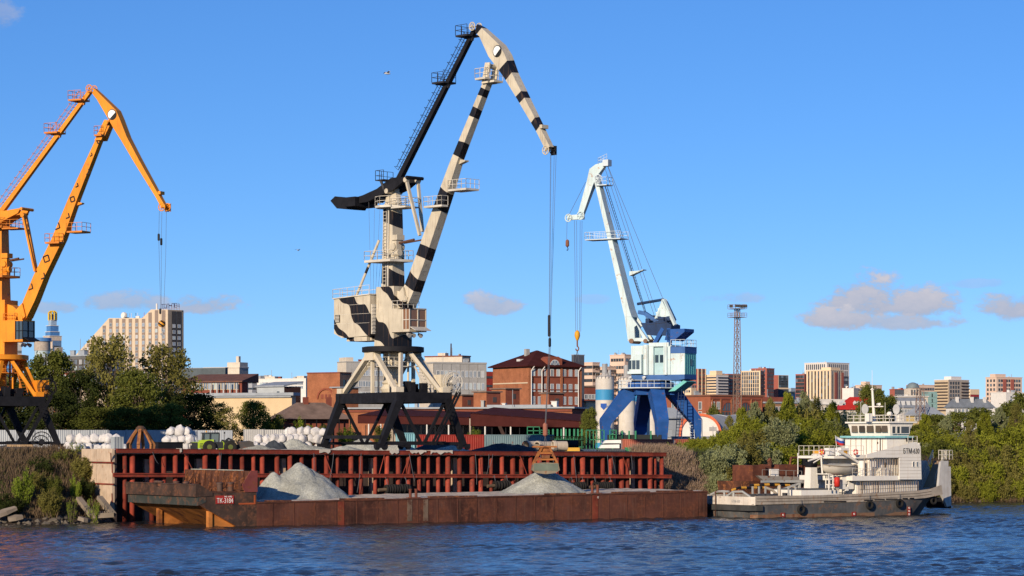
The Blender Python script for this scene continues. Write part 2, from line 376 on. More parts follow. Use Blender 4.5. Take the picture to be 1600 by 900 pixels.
SOIL = M('bank_soil', (.06, .043, .03), .95, var=.5, scale=.5, bump=.6, bscale=3, fine=.4)
def shore_pts():
    q = lambda t, s: tuple(QF.world(t, s)[:2])
    return [((-900, -150), 18), ((-300, 130), 18), ((-120, 230), 18), ((-70, 252.5), 17), ((-58, 258.5), 17), ((-52, 261.5), 17), ((-47, 264), 16), ((-43.4, 268.6), 15), (q(-.9, 1.0), 12.5),
            (q(.4, 3.9), .25), (q(36, 3.9), .25), (q(71.6, 3.9), .25), (q(73.5, 1.5), 9), (q(80, 1), 11), ((42, 330), 12), ((60, 352), 11), ((75, 355.5), 11), ((95, 362), 12), ((200, 400), 20), ((1500, 560), 30)]
def build_ground():
    r = random.Random(2); rows = []
    S = shore_pts()
    fr = [(-5, -2.2), (0, -.05)] 
    cols = []
    for k, ((x, y), w) in enumerate(S):
        c = []
        for d, z in ((-5, -2.2), (-.02 * w, -.12), (.18 * w, .8), (.36 * w, 2.5), (.55 * w, 4.3), (.75 * w, 6.0), (w, 7.15), (w + 14, GZ), (w + 40, GZ)):
            nz = r.uniform(-.5, .5) if .1 < d < w - .5 and w > 1 else 0
            p = Vector((x, y, 0)) + NV * (d if w > 1 else (d if d > .3 else max(d, -.2))); c.append((p.x, p.y, z + nz * .7))
        for Y, z, kx in ((470, GZ, 1.7), (900, 11.0, 3.6), (1700, 19, 7.5), (9000, 60, 40)):
            c.append((max(-Y * 1.4, min(Y * 1.4, x * kx)) if abs(x) < 300 else math.copysign(Y * 1.4 if Y < 8000 else Y, x), Y, z))
        cols.append(c)
    n = len(cols[0]); vs = [p for c in cols for p in c]; fs = []
    for i in range(len(cols) - 1):
        for j in range(n - 1): fs.append((i * n + j, (i + 1) * n + j, (i + 1) * n + j + 1, i * n + j + 1))
    mb = MB(); mb.add(vs, fs)
    o = mb.build('ground', SOIL, fix=False); tag(o, 'river bank and harbour yard ground', kind='structure'); return o
GROUND = build_ground()

# ------------------------------------------------------------------ quay
RED = M('quay_red_paint', (.28, .048, .028), .7, jit=.38, var=.4, scale=.8, rust=.34, rcol=(.12, .035, .02), rscale=1.6, streak=.45, scol=(.07, .02, .014))
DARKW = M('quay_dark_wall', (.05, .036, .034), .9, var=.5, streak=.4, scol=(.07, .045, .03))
CONC = M('beige_concrete', (.52, .40, .29), .9, var=.18, scale=.9, streak=.35, scol=(.33, .17, .08), bump=.15, rust=.12, rcol=(.28, .16, .09))
DECK = M('quay_deck_concrete', (.33, .31, .28), .95, var=.25, bump=.2)
ztop = lambda t: 7.72 - .0090 * t
zmid = lambda t: 5.17 - .0105 * t
def build_quay():
    q = T('quay', 'long quay wall of red steel pipe piles with horizontal beams and dark backing', 'quay', (QF.X0, QF.Y0, 0), QF.a)
    Lq = 70.9
    mb = MB(); mb.prism([(-.3, ztop(0) - .5), (Lq, ztop(Lq) - .5), (Lq, ztop(Lq) - .12), (-.3, ztop(0) - .12)], .35, 4.6); mb.build('deck', DECK, q)
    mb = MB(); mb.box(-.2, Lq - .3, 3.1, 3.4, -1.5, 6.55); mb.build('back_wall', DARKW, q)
    mb = MB(); mb.prism([(-.5, ztop(0) - .42), (Lq + .2, ztop(Lq) - .42), (Lq + .2, ztop(Lq)), (-.5, ztop(0))], -.05, .33)
    mb.prism([(-.5, ztop(0)), (Lq + .2, ztop(Lq)), (Lq + .2, ztop(Lq) + .05), (-.5, ztop(0) + .05)], -.12, .7); mb.build('beam', RED, q)
    mb = MB()
    mb.prism([(-.9, zmid(0) - .1), (Lq + 1.0, zmid(Lq) - .1), (Lq + 1.0, zmid(Lq)), (-.9, zmid(0))], -.1, .8)
    mb.prism([(-.9, zmid(0) - .42), (Lq + 1.0, zmid(Lq) - .42), (Lq + 1.0, zmid(Lq) - .1), (-.9, zmid(0) - .1)], .0, .2); mb.build('beam', RED, q)
    pxs = [196, 208, 238, 257, 274, 292, 320, 342, 361, 380, 397, 411, 434, 453, 473, 493, 510, 529, 548.5, 564, 587, 604, 623, 638.5, 655, 670, 685, 700, 719.5, 737.5, 752, 768.5, 784, 803, 816, 829, 843, 857,
           870.6, 882.5, 895.6, 911, 926.5, 942, 955, 973, 982, 1001, 1015.5, 1024, 1034.5]
    meshes = []
    for k in range(4):
        mb = MB(); r = .29 - .02 * k; mb.lathe([(r, -1.5), (r, 2.6), (r * 1.02, 2.62), (r * 1.02, 2.8), (r, 2.82), (r, 7.05)], 12); meshes.append(mb.mesh('pile', RED, True))
    rr = random.Random(4)
    for k, p in enumerate(pxs):
        t = QF.t(p, .5)
        o = link('pile', meshes[rr.randrange(4)], q, rr.uniform(0, 6), (t, .5 + rr.uniform(-.05, .25), ztop(t) - .42 - 7.05))
        o.rotation_euler.x = rr.uniform(-.008, .008); o.scale = (rr.uniform(.85, 1.12),) * 2 + (1,)
    # pale concrete columns seen between the piles, slanting braces, loose chains and cables
    for p in (230, 311, 317, 444, 583, 712, 990, 960, 625):
        t = QF.t(p, 2.4); mb = MB(); mb.box(t - .25, t + .25, 2.5, 3.08, -1.5, 6.6); mb.build('column', CONC, q)
    for p, dx in ((288, 1.2), (507, .9), (640, -1.0), (812, 1.0), (973, .8), (600, -.7)):
        t = QF.t(p, .2); mb = MB(); mb.tube((t, .12, ztop(t) - .5), (t + dx, .12, zmid(t) - .1), .045); mb.build('brace', RED, q)
    for k in range(16):
        t = rr.uniform(2, 69); mb = MB(); a = ztop(t) - .3; dz = rr.uniform(1.2, 4.6); w = rr.uniform(-.8, .8)
        mb.path([(t + w * f, -.09 - .12 * sin(f * 3.14), a - dz * f - .3 * sin(f * 3.14)) for f in (0, .25, .5, .75, 1)], .03, 5); mb.build('chain', ROPE, q)
    for p0, p1 in ((498, 515), (608, 622), (640, 665), (672, 706), (280, 283)):       # torn pale sheet scraps lying over the beam
        t0, t1 = QF.t(p0), QF.t(p1); mb = MB(); n = max(3, int((t1 - t0) / .25)); top = []; bot = []
        for i in range(n + 1):
            t = t0 + (t1 - t0) * i / n; top.append((t, ztop(t) + .085 + rr.uniform(0, .05))); bot.append((t, ztop(t) - .05 - rr.uniform(0, .35)))
        mb.prism(top + bot[::-1], -.19, -.14); mb.prism([(t0, ztop(t0) + .07), (t1, ztop(t1) + .07), (t1, ztop(t1) + .11), (t0, ztop(t0) + .11)], -.16, .8); mb.build('scrap_sheet', M('scrap', (.5, .45, .38), .9), q)
    # end wall: pale concrete panels facing the left bank
    x = -.75
    for (y0, y1, z0, z1) in ((.3, 4.4, 6.35, 7.75), (4.5, 8.6, 6.35, 7.7), (.3, 4.4, 4.05, 6.15), (4.5, 8.4, 4.05, 6.15), (.3, 4.2, 1.2, 3.9), (4.3, 8.0, 1.6, 3.9)):
        mb = MB(); mb.box(x - .18, x + .1, y0, y1, z0, z1); mb.build('panel', CONC, q)
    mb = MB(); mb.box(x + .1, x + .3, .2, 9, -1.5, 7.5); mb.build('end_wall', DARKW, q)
    for z in (6.25, 3.98):
        mb = MB(); mb.box(x - .3, x - .18, -.1, 5.6, z - .07, z + .07); mb.build('bracket', RED, q)
    for (y, z) in ((.1, 5.2), (.1, 2.0), (.4, 6.3)):
        mb = MB(); mb.tube((x - .25, y, z), (x - .5, y - .5, z + 1.0), .06); mb.build('brace', RED, q)
    mb = MB(); mb.lathe([(.55, -1), (.55, 1.0), (.5, 1.05)], 14, (-2.2, .6, 0)); mb.build('stub_pile', M('stub', (.16, .09, .06), .8, rust=.4), q)
    return q
QUAY = build_quay()

def tyre_fender(label, px0, px1, py, s):
    t0, z = QF.tz(px0, py, s); t1 = QF.t(px1, s); r = T('tyre_fender', label, 'fender', QF.world((t0 + t1) / 2, s, z), QF.a, 'tyre roll fenders along the quay')
    h = (t1 - t0) / 2; n = max(5, int(2 * h / .3))
    mb = MB(); mb.torus((0, 0, 0), .38, .17, 'x', 16, 8); me = mb.mesh('tyre', RUBBER, True)
    for i in range(n): link('tyre', me, r, 0, (-h + .15 + (2 * h - .3) * i / (n - 1), random.uniform(-.04, .04), random.uniform(-.05, .05)))
    mb = MB(); mb.tube((-h - .9, 0, -.12), (h + .2, 0, .05), .2); mb.build('core_log', M('old_log', (.16, .11, .07), .9, var=.4), r)
    for dx in (-h * .8, h * .8):
        mb = MB(); mb.path([(dx, 0, .3), (dx, .3, 1.1), (dx, .6, zmid(t0) - z - .4)], .035, 5); mb.build('chain', ROPE, r)
tyre_fender('long roll of old tyres hung behind the barge below the striped crane', 602, 640, 764, -.75)
tyre_fender('dark tyre roll half hidden left of the second gravel heap', 772, 796, 758, -.75)
tyre_fender('dark tyre roll just right of the second gravel heap', 893, 914, 760, -.75)
tyre_fender('dark tyre roll behind the paired barge bollards on the right', 928, 958, 760, -.75)

# ------------------------------------------------------------------ text
def text_mesh(name, txt, mat, h, w=None, depth=.02, bold=False):
    c = bpy.data.curves.new(name, 'FONT'); c.body = txt; c.size = 1.0; c.extrude = .5; c.align_x = 'CENTER'; c.align_y = 'CENTER'; c.offset = .018 if bold else 0
    o = bpy.data.objects.new(name, c); COL.objects.link(o); bpy.context.view_layer.update()
    dg = bpy.context.evaluated_depsgraph_get(); me = bpy.data.meshes.new_from_object(o.evaluated_get(dg)); bpy.data.objects.remove(o)
    v = np.empty(len(me.vertices) * 3); me.vertices.foreach_get('co', v); v = v.reshape(-1, 3)
    mn, mxx = v.min(0), v.max(0); v -= (mn + mxx) / 2; e = mxx - mn; k = h / e[1]; kx = (w / e[0]) if w else k
    V = np.stack([v[:, 0] * kx, -v[:, 2] * depth / e[2] * 1.0, v[:, 1] * k], -1)     # stands upright, faces -y
    me.vertices.foreach_set('co', V.ravel()); me.materials.clear(); me.materials.append(mat); me.update(); return me
PAINTW = M('white_lettering', (.8, .78, .72), .6, var=.1); PAINTB = M('black_lettering', (.02, .02, .02), .6)

# ------------------------------------------------------------------ barge
HULL = M('barge_hull', (.095, .036, .024), .75, var=.6, scale=.35, rust=.5, rcol=(.10, .036, .02), rscale=.7, streak=.5, scol=(.17, .10, .065), bump=.1)
BOWD = M('barge_bow_dark', (.065, .04, .03), .75, var=.5, scale=.6, rust=.4, rcol=(.10, .045, .026), streak=.3, scol=(.02, .015, .012))
RAKE = M('barge_rake', (.46, .17, .04), .75, var=.5, scale=.4, rust=.4, rcol=(.13, .045, .02), rscale=.6)
GREYB = M('barge_grey_band', (.045, .05, .045), .7, var=.3, rust=.35, rcol=(.10, .05, .03))
GRAVEL = M('pale_gravel', (.49, .495, .43), .95, var=.3, scale=.45, bump=1.0, bscale=12, fine=.45)
DUST = M('deck_dust', (.52, .44, .35), .95, var=.35, scale=.8, rust=.2, rcol=(.17, .09, .05), bump=.3)
zd = lambda t: 2.39 + .0091 * t
BW, BL = 17.0, 55.7
def build_barge():
    b = T('barge', 'long low rust-brown cargo barge moored along the quay', 'barge', (BF.X0, BF.Y0, 0), BF.a)
    mb = MB(); mb.prism([(-.6, zd(0)), (BL, zd(BL)), (BL, -1.2), (3, -1.2), (-.6, -.15)], 0, BW); mb.build('hull', HULL, b)
    mb = MB(); mb.prism([(-.605, -.7), (-.605, 3.38), (-5.6, 3.42), (-7.0, 3.1), (-7.0, 2.25), (-2.2, -.3), (-1.5, -.7)], 0, BW); mb.cm = 1
    o = mb.build('bow', [BOWD, RAKE], b)
    for p in o.data.polygons:
        if p.normal.z < -.2: p.material_index = 1
    mb = MB(); mb.prism([(-7.12, 2.15), (-7.12, 3.02), (-6.2, 3.02), (-6.2, 2.5)], -.03, BW + .03); mb.build('bow_band', GREYB, b)
    mb = MB(); mb.prism([(-7.35, 3.03), (-7.35, 4.28), (-7.0, 4.28), (-5.5, 3.45), (-5.5, 3.1)], -.08, .12)
    mb.box(-7.35, -7.1, .12, BW * .48, 3.03, 4.28); mb.box(-7.35, -7.1, BW * .48, BW * .56, 3.03, 3.9); mb.box(-7.35, -7.1, BW * .56, BW + .1, 3.03, 4.28)
    mb.box(-7.42, -6.8, .12, BW * .48, 4.2, 4.3); mb.box(-7.42, -6.8, BW * .56, BW, 4.2, 4.3); mb.build('bow_bulwark', BOWD, b)
    for s in (.6, 12.6):                                  # skegs under the raked bow
        mb = MB(); mb.prism([(-5.4, 1.35), (-5.4, -.4), (-1, -.4), (-1, .2)], s - .12, s + .12); mb.prism([(-5.75, 1.6), (-5.75, -.4), (-5.35, -.4), (-5.35, 1.6)], s - .3, s + .3)
        mb.build('skeg', RAKE, b)
    # rubbing strakes and vertical seams on the near side
    mb = MB(); mb.prism([(-.6, zd(0) - .1), (BL, zd(BL) - .1), (BL, zd(BL) + .06), (-.6, zd(0) + .06)], -.07, .12); mb.build('gunwale', HULL, b)
    rr = random.Random(9)
    for k in range(24):
        t = 1.2 + k * 2.42; mb = MB(); mb.box(t - .05, t + .05, -.035, .02, -.3, zd(t) - .1); mb.build('seam', HULL, b)
    for t in (BF.t(533), BF.t(930)):
        mb = MB(); mb.box(t - .35, t + .35, -.045, .02, -.3, zd(t) - .1); mb.build('red_stripe', M('red_band', (.19, .04, .022), .75, var=.5, rust=.4), b)
    for t in (BF.t(640), BF.t(665)):
        mb = MB(); mb.box(t - .28, t + .28, -.04, .02, .2, zd(t) - .1); mb.build('pale_stripe', M('pale_band', (.17, .12, .085), .8, var=.5, rust=.5, rcol=(.07, .03, .02)), b)
    n = 60; vs = []; fs = []                                   # dusty deck, slightly uneven
    for i in range(n + 1):
        t = .0 + (BL - .2) * i / n
        for j in range(13):
            vs.append((t, .15 + (BW - .3) * j / 12, zd(t) + .03 + (rr.uniform(0, .12) if 0 < j < 12 else 0)))
    for i in range(n):
        for j in range(12): fs.append((i * 13 + j, (i + 1) * 13 + j, (i + 1) * 13 + j + 1, i * 13 + j + 1))
    mb = MB(); mb.add(vs, fs); mb.build('deck', DUST, b, fix=False)
    for p0, p1 in ((413, 455), (530, 600), (668, 745), (850, 915), (955, 1015), (1025, 1082)):        # low coaming strips
        t0, t1 = BF.t(p0, .5), BF.t(p1, .5); mb = MB(); mb.box(t0, t1, .4, .5, zd(t0), zd(t1) + .16); mb.build('coaming', RUST, b)
    # breakwater bulkhead across the bow, with ribs
    mb = MB(); mb.box(-.75, -.62, .1, BW - .3, 2.4, 5.55); mb.build('bulkhead', RUST, b)
    for k in range(11):
        s = .9 + k * 1.5; mb = MB(); mb.prism([(-.75, 5.5), (-.85, 5.5), (-1.25, 3.45), (-.75, 3.45)], s, s + .09); mb.build('rib', RUST, b)
    mb = MB(); mb.prism([(-.78, 5.6), (-1.2, 5.6), (-2.2, 4.2), (-1.9, 3.45), (-.5, 3.45), (-.5, 5.6)], -.02, .12); mb.build('side_plate', M('maroon_plate', (.19, .05, .045), .7, var=.3, rust=.3), b)
    mb = MB(); mb.box(-.85, -.55, 3.0, 8.5, 5.56, 5.64); mb.box(-.85, -.55, 9.2, 15, 5.56, 5.64); mb.build('spilled_gravel', GRAVEL, b)
    for k in range(8):
        mb = MB(); s = rr.uniform(1, 15); a = rr.uniform(-1, 1); mb.bar((-2.6 + rr.uniform(-.8, .8), s, 3.6), (-1.2, s + a, 3.7 + rr.uniform(0, 1.4)), .14, .1); mb.build('scrap_bar', RUST, b)
    # bollards on the bow, each a post with a cap
    for (t, s) in ((-4.2, 1.0), (-3.0, 1.0), (-5.2, 6.8), (-5.0, 9.6), (-5.4, 12.6), (-4.6, 15.3), (-5.0, 14.2)):
        mb = MB(); mb.lathe([(.3, 3.3), (.3, 4.25), (.36, 4.27), (.36, 4.4), (.2, 4.45)], 12, (t, s, 0)); o = mb.build('bollard', M('bollard_brown', (.10, .06, .045), .7, rust=.4), b, smooth=False); smooth_by_angle(o)
    for p in (646, 930):
        t = BF.t(p, .7); mb = MB()
        for dx in (-.35, .35): mb.lathe([(.15, 0), (.15, .95), (.2, .97), (.2, 1.05)], 10, (t + dx, .75, zd(t) - .05))
        mb.box(t - .75, t + .75, .5, 1.0, zd(t), zd(t) + .12); o = mb.build('paired_bollard', M('bollard_red', (.16, .05, .03), .7, rust=.4), b); smooth_by_angle(o)
    mb = MB(); mb.box(-6.0, -.9, .06, .2, 3.42, 3.56); mb.build('edge_bar', RUST, b)
    # number plate on the bow
    t0, z1 = BF.tz(337, 774.5); t1, z0 = BF.tz(365, 787); pl = MB(); pl.box(t0, t1, -.06, .0, z0, z1); pl = pl.build('number_plate', M('plate_red', (.36, .03, .025), .6, var=.25, rust=.15), b)
    me = text_mesh('lettering', 'ТК-3184', PAINTW, .5, (t1 - t0) * .9, .02); link('lettering', me, pl, 0, ((t0 + t1) / 2, -.075, (z0 + z1) / 2 - .08))
    me = text_mesh('lettering', '90-100', PAINTW, .15, (t1 - t0) * .42, .02); link('lettering', me, pl, 0, ((t0 + t1) / 2 + .35, -.075, z1 - .11))
    t0, z1 = BF.tz(373, 774); t1, z0 = BF.tz(399, 788)
    mb = MB(); mb.box(t0, t1, -.04, 0, z0, z0 + .16); mb.box(t1 - .16, t1, -.04, 0, z0 + .16, z1); mb.build('orange_frame', M('frame_orange', (.4, .09, .03), .7, rust=.2), b)
    me = text_mesh('lettering', 'О', PAINTW, .22, .18, .02); link('lettering', me, b, 0, (BF.t(934), -.06, zd(36) - .32))
    return b
BARGE = build_barge()

def heap(name, label, c, rx, ry, h, rz=0.0, peaks=((0, 0, 1),), seed=1, mat=None, group=None, cat='gravel heap', n=110, m=44, rough=.16):
    r = random.Random(seed); vs = []; fs = []; ph = [(r.uniform(0, 6.28), r.uniform(.03, .09), k) for k in (2, 3, 5, 7, 11)]
    for j in range(m + 1):
        q = j / m
        for i in range(n):
            a = 2 * pi * i / n; k = 1 + sum(am * sin(w * a + p) for p, am, w in ph)
            x = cos(a) * q * rx * k; y = sin(a) * q * ry * k; z = 0
            for (ox, oy, oh) in peaks:
                d = sqrt((x / rx - ox) ** 2 + (y / ry - oy) ** 2); z = max(z, oh * h * max(0, 1 - d / max(.35, 1.0 - .55 * sqrt(ox * ox + oy * oy))))
            z = max(0, z - .06 * h * math.exp(-(q * 7) ** 2)) * (1 - q ** 6)
            z += (1 - q) * q * .24 * h * (sin(3 * a + ph[0][0] + q * 4) * .5 + sin(7 * a + ph[1][0] - q * 7) * .25)
            w = Vector((x * .7 + seed * 7, y * .7, z * .4)); z += (1 - q ** 3) * min(1, q * 6) * rough * (MN.noise(w) * 1.2 + MN.noise(w * 3.1) * .7 + MN.noise(w * 8) * .4) * min(1, h / 2)
            vs.append((x, y, max(-.05, z) - (.06 if j == m else 0)))
    for j in range(m):
        for i in range(n): fs.append((j * n + i, j * n + (i + 1) % n, (j + 1) * n + (i + 1) % n, (j + 1) * n + i))
    mb = MB(); mb.add(vs, fs); o = mb.build(name, mat or GRAVEL, None, rz, c, smooth=True, fix=False)
    return tag(o, label, cat, group)
def barge_heap(label, pxp, pyp, px0, px1, s, seed, peaks):
    t, z = BF.tz(pxp, pyp, s); t0 = BF.t(px0, s); t1 = BF.t(px1, s); c = BF.world((t0 + t1) / 2, s, zd(t) + .04); rx = (px1 - px0) / 2 * 275 / F
    return heap('gravel_heap', label, c, rx, rx * 1.05, (z - zd(t)) * 1.06, BF.a, [((t - (t0 + t1) / 2) / rx * .8, 0, 1)] + peaks, seed, group='gravel heaps on the barge')
barge_heap('big pale gravel heap beside the rusty bulkhead on the barge', 468, 723, 392, 556, 8.2, 3, [(-.62, .05, .72)])
barge_heap('pale gravel heap on the barge below the hanging grab', 848, 733, 778, 928, 8.2, 8, [])
# ================================================================== cranes
CREAM = (.62, .55, .42); BLK = (.014, .014, .017)
CREAMM = M('crane_cream', CREAM, .5, var=.12, streak=.4, scol=(.35, .25, .16), scale=.3)
BLKM = M('crane_black', BLK, .6, var=.35, scale=.8, spec=.12)
ORNG = M('crane_orange', (.74, .265, .02), .5, var=.18, streak=.45, scol=(.33, .09, .02), scale=.3, rust=.1, rcol=(.3, .1, .03))
RAILW = M('rail_pale', (.58, .54, .46), .5); RAILO = M('rail_orange', (.6, .2, .03), .5); RAILB = M('rail_black', (.03, .03, .035), .5)
YEL = M('hook_yellow', (.75, .36, .03), .5)

def sheave(mb, c, R, w=.16, n=18):
    mb.torus(c, R * .9, R * .13, 'y', n, 6); mb.tube((c[0], c[1] - w, c[2]), (c[0], c[1] + w, c[2]), R * .22, None, 10)
    for k in range(6):
        a = pi * k / 6 * 2; mb.bar((c[0], c[1], c[2]), (c[0] + R * .9 * cos(a), c[1], c[2] + R * .9 * sin(a)), R * .14)
def caged_ladder(mb, a, b, off, side=(0, 1, 0), w=.55):
    a = Vector(a); b = Vector(b); off = Vector(off); mb.ladder(a, b, side, w, .5, .03)
    k = int((b - a).length / 1.0); sd_ = Vector(side) * (w / 2)
    for i in range(k + 1):
        p = a.lerp(b, i / k); mb.path([p - sd_, p - sd_ * 1.2 + off, p + sd_ * 1.2 + off, p + sd_], .025, 4)
    mb.bar(a + off, b + off, .05)

def luffing_crane(name, label, X, Y, portal_deg, fr, pal, J):
    root = T(name, label, 'crane', (X, Y, 0)); pa = radians(portal_deg); ja = fr.a; Zb = 7.5
    D = lambda nm, mb, mat, smooth=False, parent=None: mb.build(nm, mat, root if parent is None else parent, ja if parent is None else 0, smooth=smooth)
    Q = lambda nm, mb, mat, smooth=False: mb.build(nm, mat, root, pa, smooth=smooth)
    a0, a1, bb = 5.5, 3.1, 6.9; z0, z1, z2 = Zb + .6, 12.95, 14.15
    # --- portal: four splayed legs, V bracing, ties, bogies, top frame
    for sn in (-1, 1):
        for su in (-1, 1):
            mb = MB(); mb.bar((su * a0, sn * bb, z0), (su * a1, sn * bb, z1 + .5), .6, .62, .95, .95, up=(0, 1, 0)); Q('leg', mb, pal['portal'])
            mb = MB(); mb.bar((su * .25, sn * bb, z0 + .25), (su * a1 * .98, sn * bb, z1 + .3), .3, .3, up=(0, 1, 0)); Q('brace', mb, pal['portal'])
            mb = MB(); mb.box(su * a0 - .8, su * a0 + .8, sn * bb - .25, sn * bb + .25, Zb + .25, Zb + .7)
            for dx in (-.5, .5): mb.tube((su * a0 + dx, sn * bb - .2, Zb + .28), (su * a0 + dx, sn * bb + .2, Zb + .28), .28, None, 12)
            Q('bogie', mb, pal['portal'])
        mb = MB(); mb.bar((-a0, sn * bb, z0 + .15), (a0, sn * bb, z0 + .15), .3, .35); Q('tie', mb, pal['portal'])
        mb = MB(); mb.box(-a1 - .6, a1 + .6, sn * bb - .42, sn * bb + .42, z1, z2); Q('beam', mb, pal['portal'])
    for su in (-1, 1):
        mb = MB(); mb.box(su * a1 - .5, su * a1 + .5, -bb + .42, bb - .42, z1 + .003, z2 - .003); Q('beam', mb, pal['portal'])
        mb = MB(); mb.bar((su * a0 * .55, -bb, z0 + .2), (su * a0 * .55, bb, z0 + .2), .3, .4) if su > 0 else mb.bar((-a0, -bb, z0 + .9), (-a0, bb, z0 + .9), .3, .4); Q('tie', mb, pal['portal'])
    mb = MB(); mb.box(-a1 + .5, a1 - .5, -bb + .55, bb - .55, z2 - .25, z2 - .1); Q('portal_floor', mb, pal['portal'])
    mb = MB(); mb.rail([(a1 + .6, -bb - .4, z2), (a1 + .6, bb + .4, z2)], 1.0, .03, 1.6); Q('portal_railing', mb, pal['prail'])
    mb = MB()
    for dy in (-.4, .4): mb.bar((a1 + 1.2, -bb - .9 + dy, z2), (a1 - 2.2, -bb - .9 + dy, z0), .1, .25)
    for k in range(16):
        f = k / 15; mb.box(a1 + 1.2 - 3.4 * f - .14, a1 + 1.2 - 3.4 * f + .14, -bb - 1.25, -bb - .55, z2 - (z2 - z0) * f - .03, z2 - (z2 - z0) * f)
    mb.rail([(a1 + 1.2, -bb - 1.3, z2), (a1 - 2.2, -bb - 1.3, z0)], 1.0, .03, 1.0); Q('stair', mb, pal['portal'])
    # --- pyramid of struts carrying the ring
    zr = 18.85; ap = [(-2.75, 0), (2.75, 0)]
    for (su, sn) in ((-1, -1), (-1, 1), (1, -1), (1, 1)):
        mb = MB(); mb.bar((su * 2.75, sn * .5, zr), (su * a1, sn * (bb - .3), z2 - .1), .62, .5, .5, .42, up=(0, 1, .2)); Q('pyramid_strut', mb, pal['pyramid'])
        mb = MB(); mb.box(su * a1 - .5, su * a1 + .5, sn * (bb - .3) - .5, sn * (bb - .3) + .6, z2, z2 + .6); Q('foot_plate', mb, pal['pyramid'])
    for su in (-1, 1):
        mb = MB(); mb.box(su * 2.75 - .55, su * 2.75 + .55, -1.0, 1.0, zr - .9, zr + .02); Q('apex_block', mb, pal['pyramid'])
        mb = MB(); mb.bar((su * 2.75, 0, zr - .3), (su * 2.75, 0, z2), .35); Q('post', mb, pal['pyramid'])
    for p0, p1 in (((.6, -2.9), (a1 - .4, -bb + .4)), ((-.6, -2.9), (-a1 + .4, -bb + .4)), ((.6, 2.9), (a1 - .4, bb - .4)), ((-.6, 2.9), (-a1 + .4, bb - .4))):
        mb = MB(); mb.bar((*p0, zr), (*p1, z2), .42, .36, up=(0, 1, .2)); Q('pyramid_strut', mb, pal['pyramid'])
    for p0 in ((1.3, -1.3), (-1.3, -1.3), (1.5, .6), (-1.5, .8)): mb = MB(); mb.tube((*p0, z2), (*p0, zr), .13, None, 8); Q('conduit', mb, pal['pyramid'])
    mb = MB(); mb.lathe([(.85, z2 - .1), (.85, zr - .8), (1.1, zr)], 20); o = Q('column', mb, pal['pyramid']); smooth_by_angle(o)
    mb = MB(); mb.lathe([(1.3, z2 + .05), (1.5, z2 + .5), (1.15, z2 + 1.0), (1.35, z2 + 1.2), (1.0, z2 + 1.5)], 18); o = Q('slip_ring_housing', mb, pal['pyramid']); smooth_by_angle(o)
    mb = MB(); mb.box(-2.3, 2.3, -2.3, 2.3, 17.2, 17.3); mb.rail([(-2.3, -2.3, 17.3), (2.3, -2.3, 17.3), (2.3, 2.3, 17.3), (-2.3, 2.3, 17.3), (-2.3, -2.3, 17.3)], 1.0, .03, 1.2)
    for k in range(9): f = k / 8; mb.box(1.6, 2.3, -2.4 - 2.4 * f - .14, -2.4 - 2.4 * f + .14, 17.25 - 3 * f, 17.3 - 3 * f)
    for dx in (1.6, 2.3): mb.bar((dx, -2.3, 17.3), (dx, -4.9, 14.25), .08, .2)
    Q('service_platform', mb, pal['rail'])
    mb = MB(); mb.box(a1 - .1, a1 + 1.5, -bb + .9, -bb + 2.5, z2, z2 + 2.1); Q('cabinet', mb, pal['pyramid'])
    mb = MB(); c = (a1 + 1.0, -bb + .1, z2 + 1.2)
    for dy in (-.25, .25): mb.torus((c[0], c[1] + dy, c[2]), 1.15, .05, 'y', 22, 6)
    for k in range(8):
        t = pi * k / 4
        for dy in (-.25, .25): mb.bar((c[0], c[1] + dy, c[2]), (c[0] + 1.15 * cos(t), c[1] + dy, c[2] + 1.15 * sin(t)), .06)
    mb.tube((c[0], c[1] - .35, c[2]), (c[0], c[1] + .35, c[2]), .3, None, 12); Q('cable_reel', mb, pal['reel'])
    mb = MB(); rr = random.Random(3)
    for k in range(9):
        x, y = rr.uniform(-2.2, 2.2), rr.uniform(-6, -2.6); h = rr.uniform(.4, 1.3); w = rr.uniform(.2, .5); mb.box(x - w, x + w, y - w, y + w, z2 - .1, z2 + h)
    Q('machinery', mb, pal['portal'])
    mb = MB(); mb.lathe([(3.3, zr), (3.65, zr + .12), (3.65, zr + .68), (3.3, zr + .74)], 32); o = Q('slewing_ring', mb, pal['ring']); smooth_by_angle(o)
    # --- slewing part
    zt = zr + .74
    mb = MB(); mb.prism([(-1.7, zt), (1.7, zt), (1.75, 26.6), (-1.3, 26.6), (-1.3, 24)], -1.45, 1.45); mb.prism([(1.0, 23.2), (3.0, 24.0), (3.4, 25.2), (2.6, 25.8), (1.0, 26.3)], -.9, .9); D('turret', mb, pal['house'])
    mb = MB(); mb.prism([(-8.0, 25.4), (-8.0, 21.3), (-6.6, 20.75), (-1.6, 20.9), (-1.6, 25.7)], -2.2, 2.2); hs = D('machine_house', mb, pal['house'])
    mb = MB(); mb.prism([(-8.15, 25.4), (-1.5, 25.7), (-1.5, 25.82), (-8.15, 25.52)], -2.35, 2.35)
    mb.rail([(-1.6, -2.3, 25.8), (-8.1, -2.3, 25.5), (-8.1, 2.3, 25.5), (-1.6, 2.3, 25.8)], 1.05, .03, 1.4); D('roof', mb, pal['rail'], parent=hs)
    for z in (22.4, 23.5, 24.6):
        mb = MB(); mb.box(-8.02, -1.7, -2.212, -2.19, z, z + .03); D('seam', mb, pal['reel'], parent=hs)
    mb = MB(); mb.box(-7.75, -6.9, -2.26, -2.18, 22.6, 23.5); mb.cm = 1
    for k in range(5): mb.box(-7.68, -6.97, -2.29, -2.24, 22.66 + k * .165, 22.75 + k * .165)
    D('vent', mb, [BLKM, pal['reel']], parent=hs)
    mb = MB(); mb.box(-1.62, -1.5, -2.0, -.9, 21.1, 24.6)
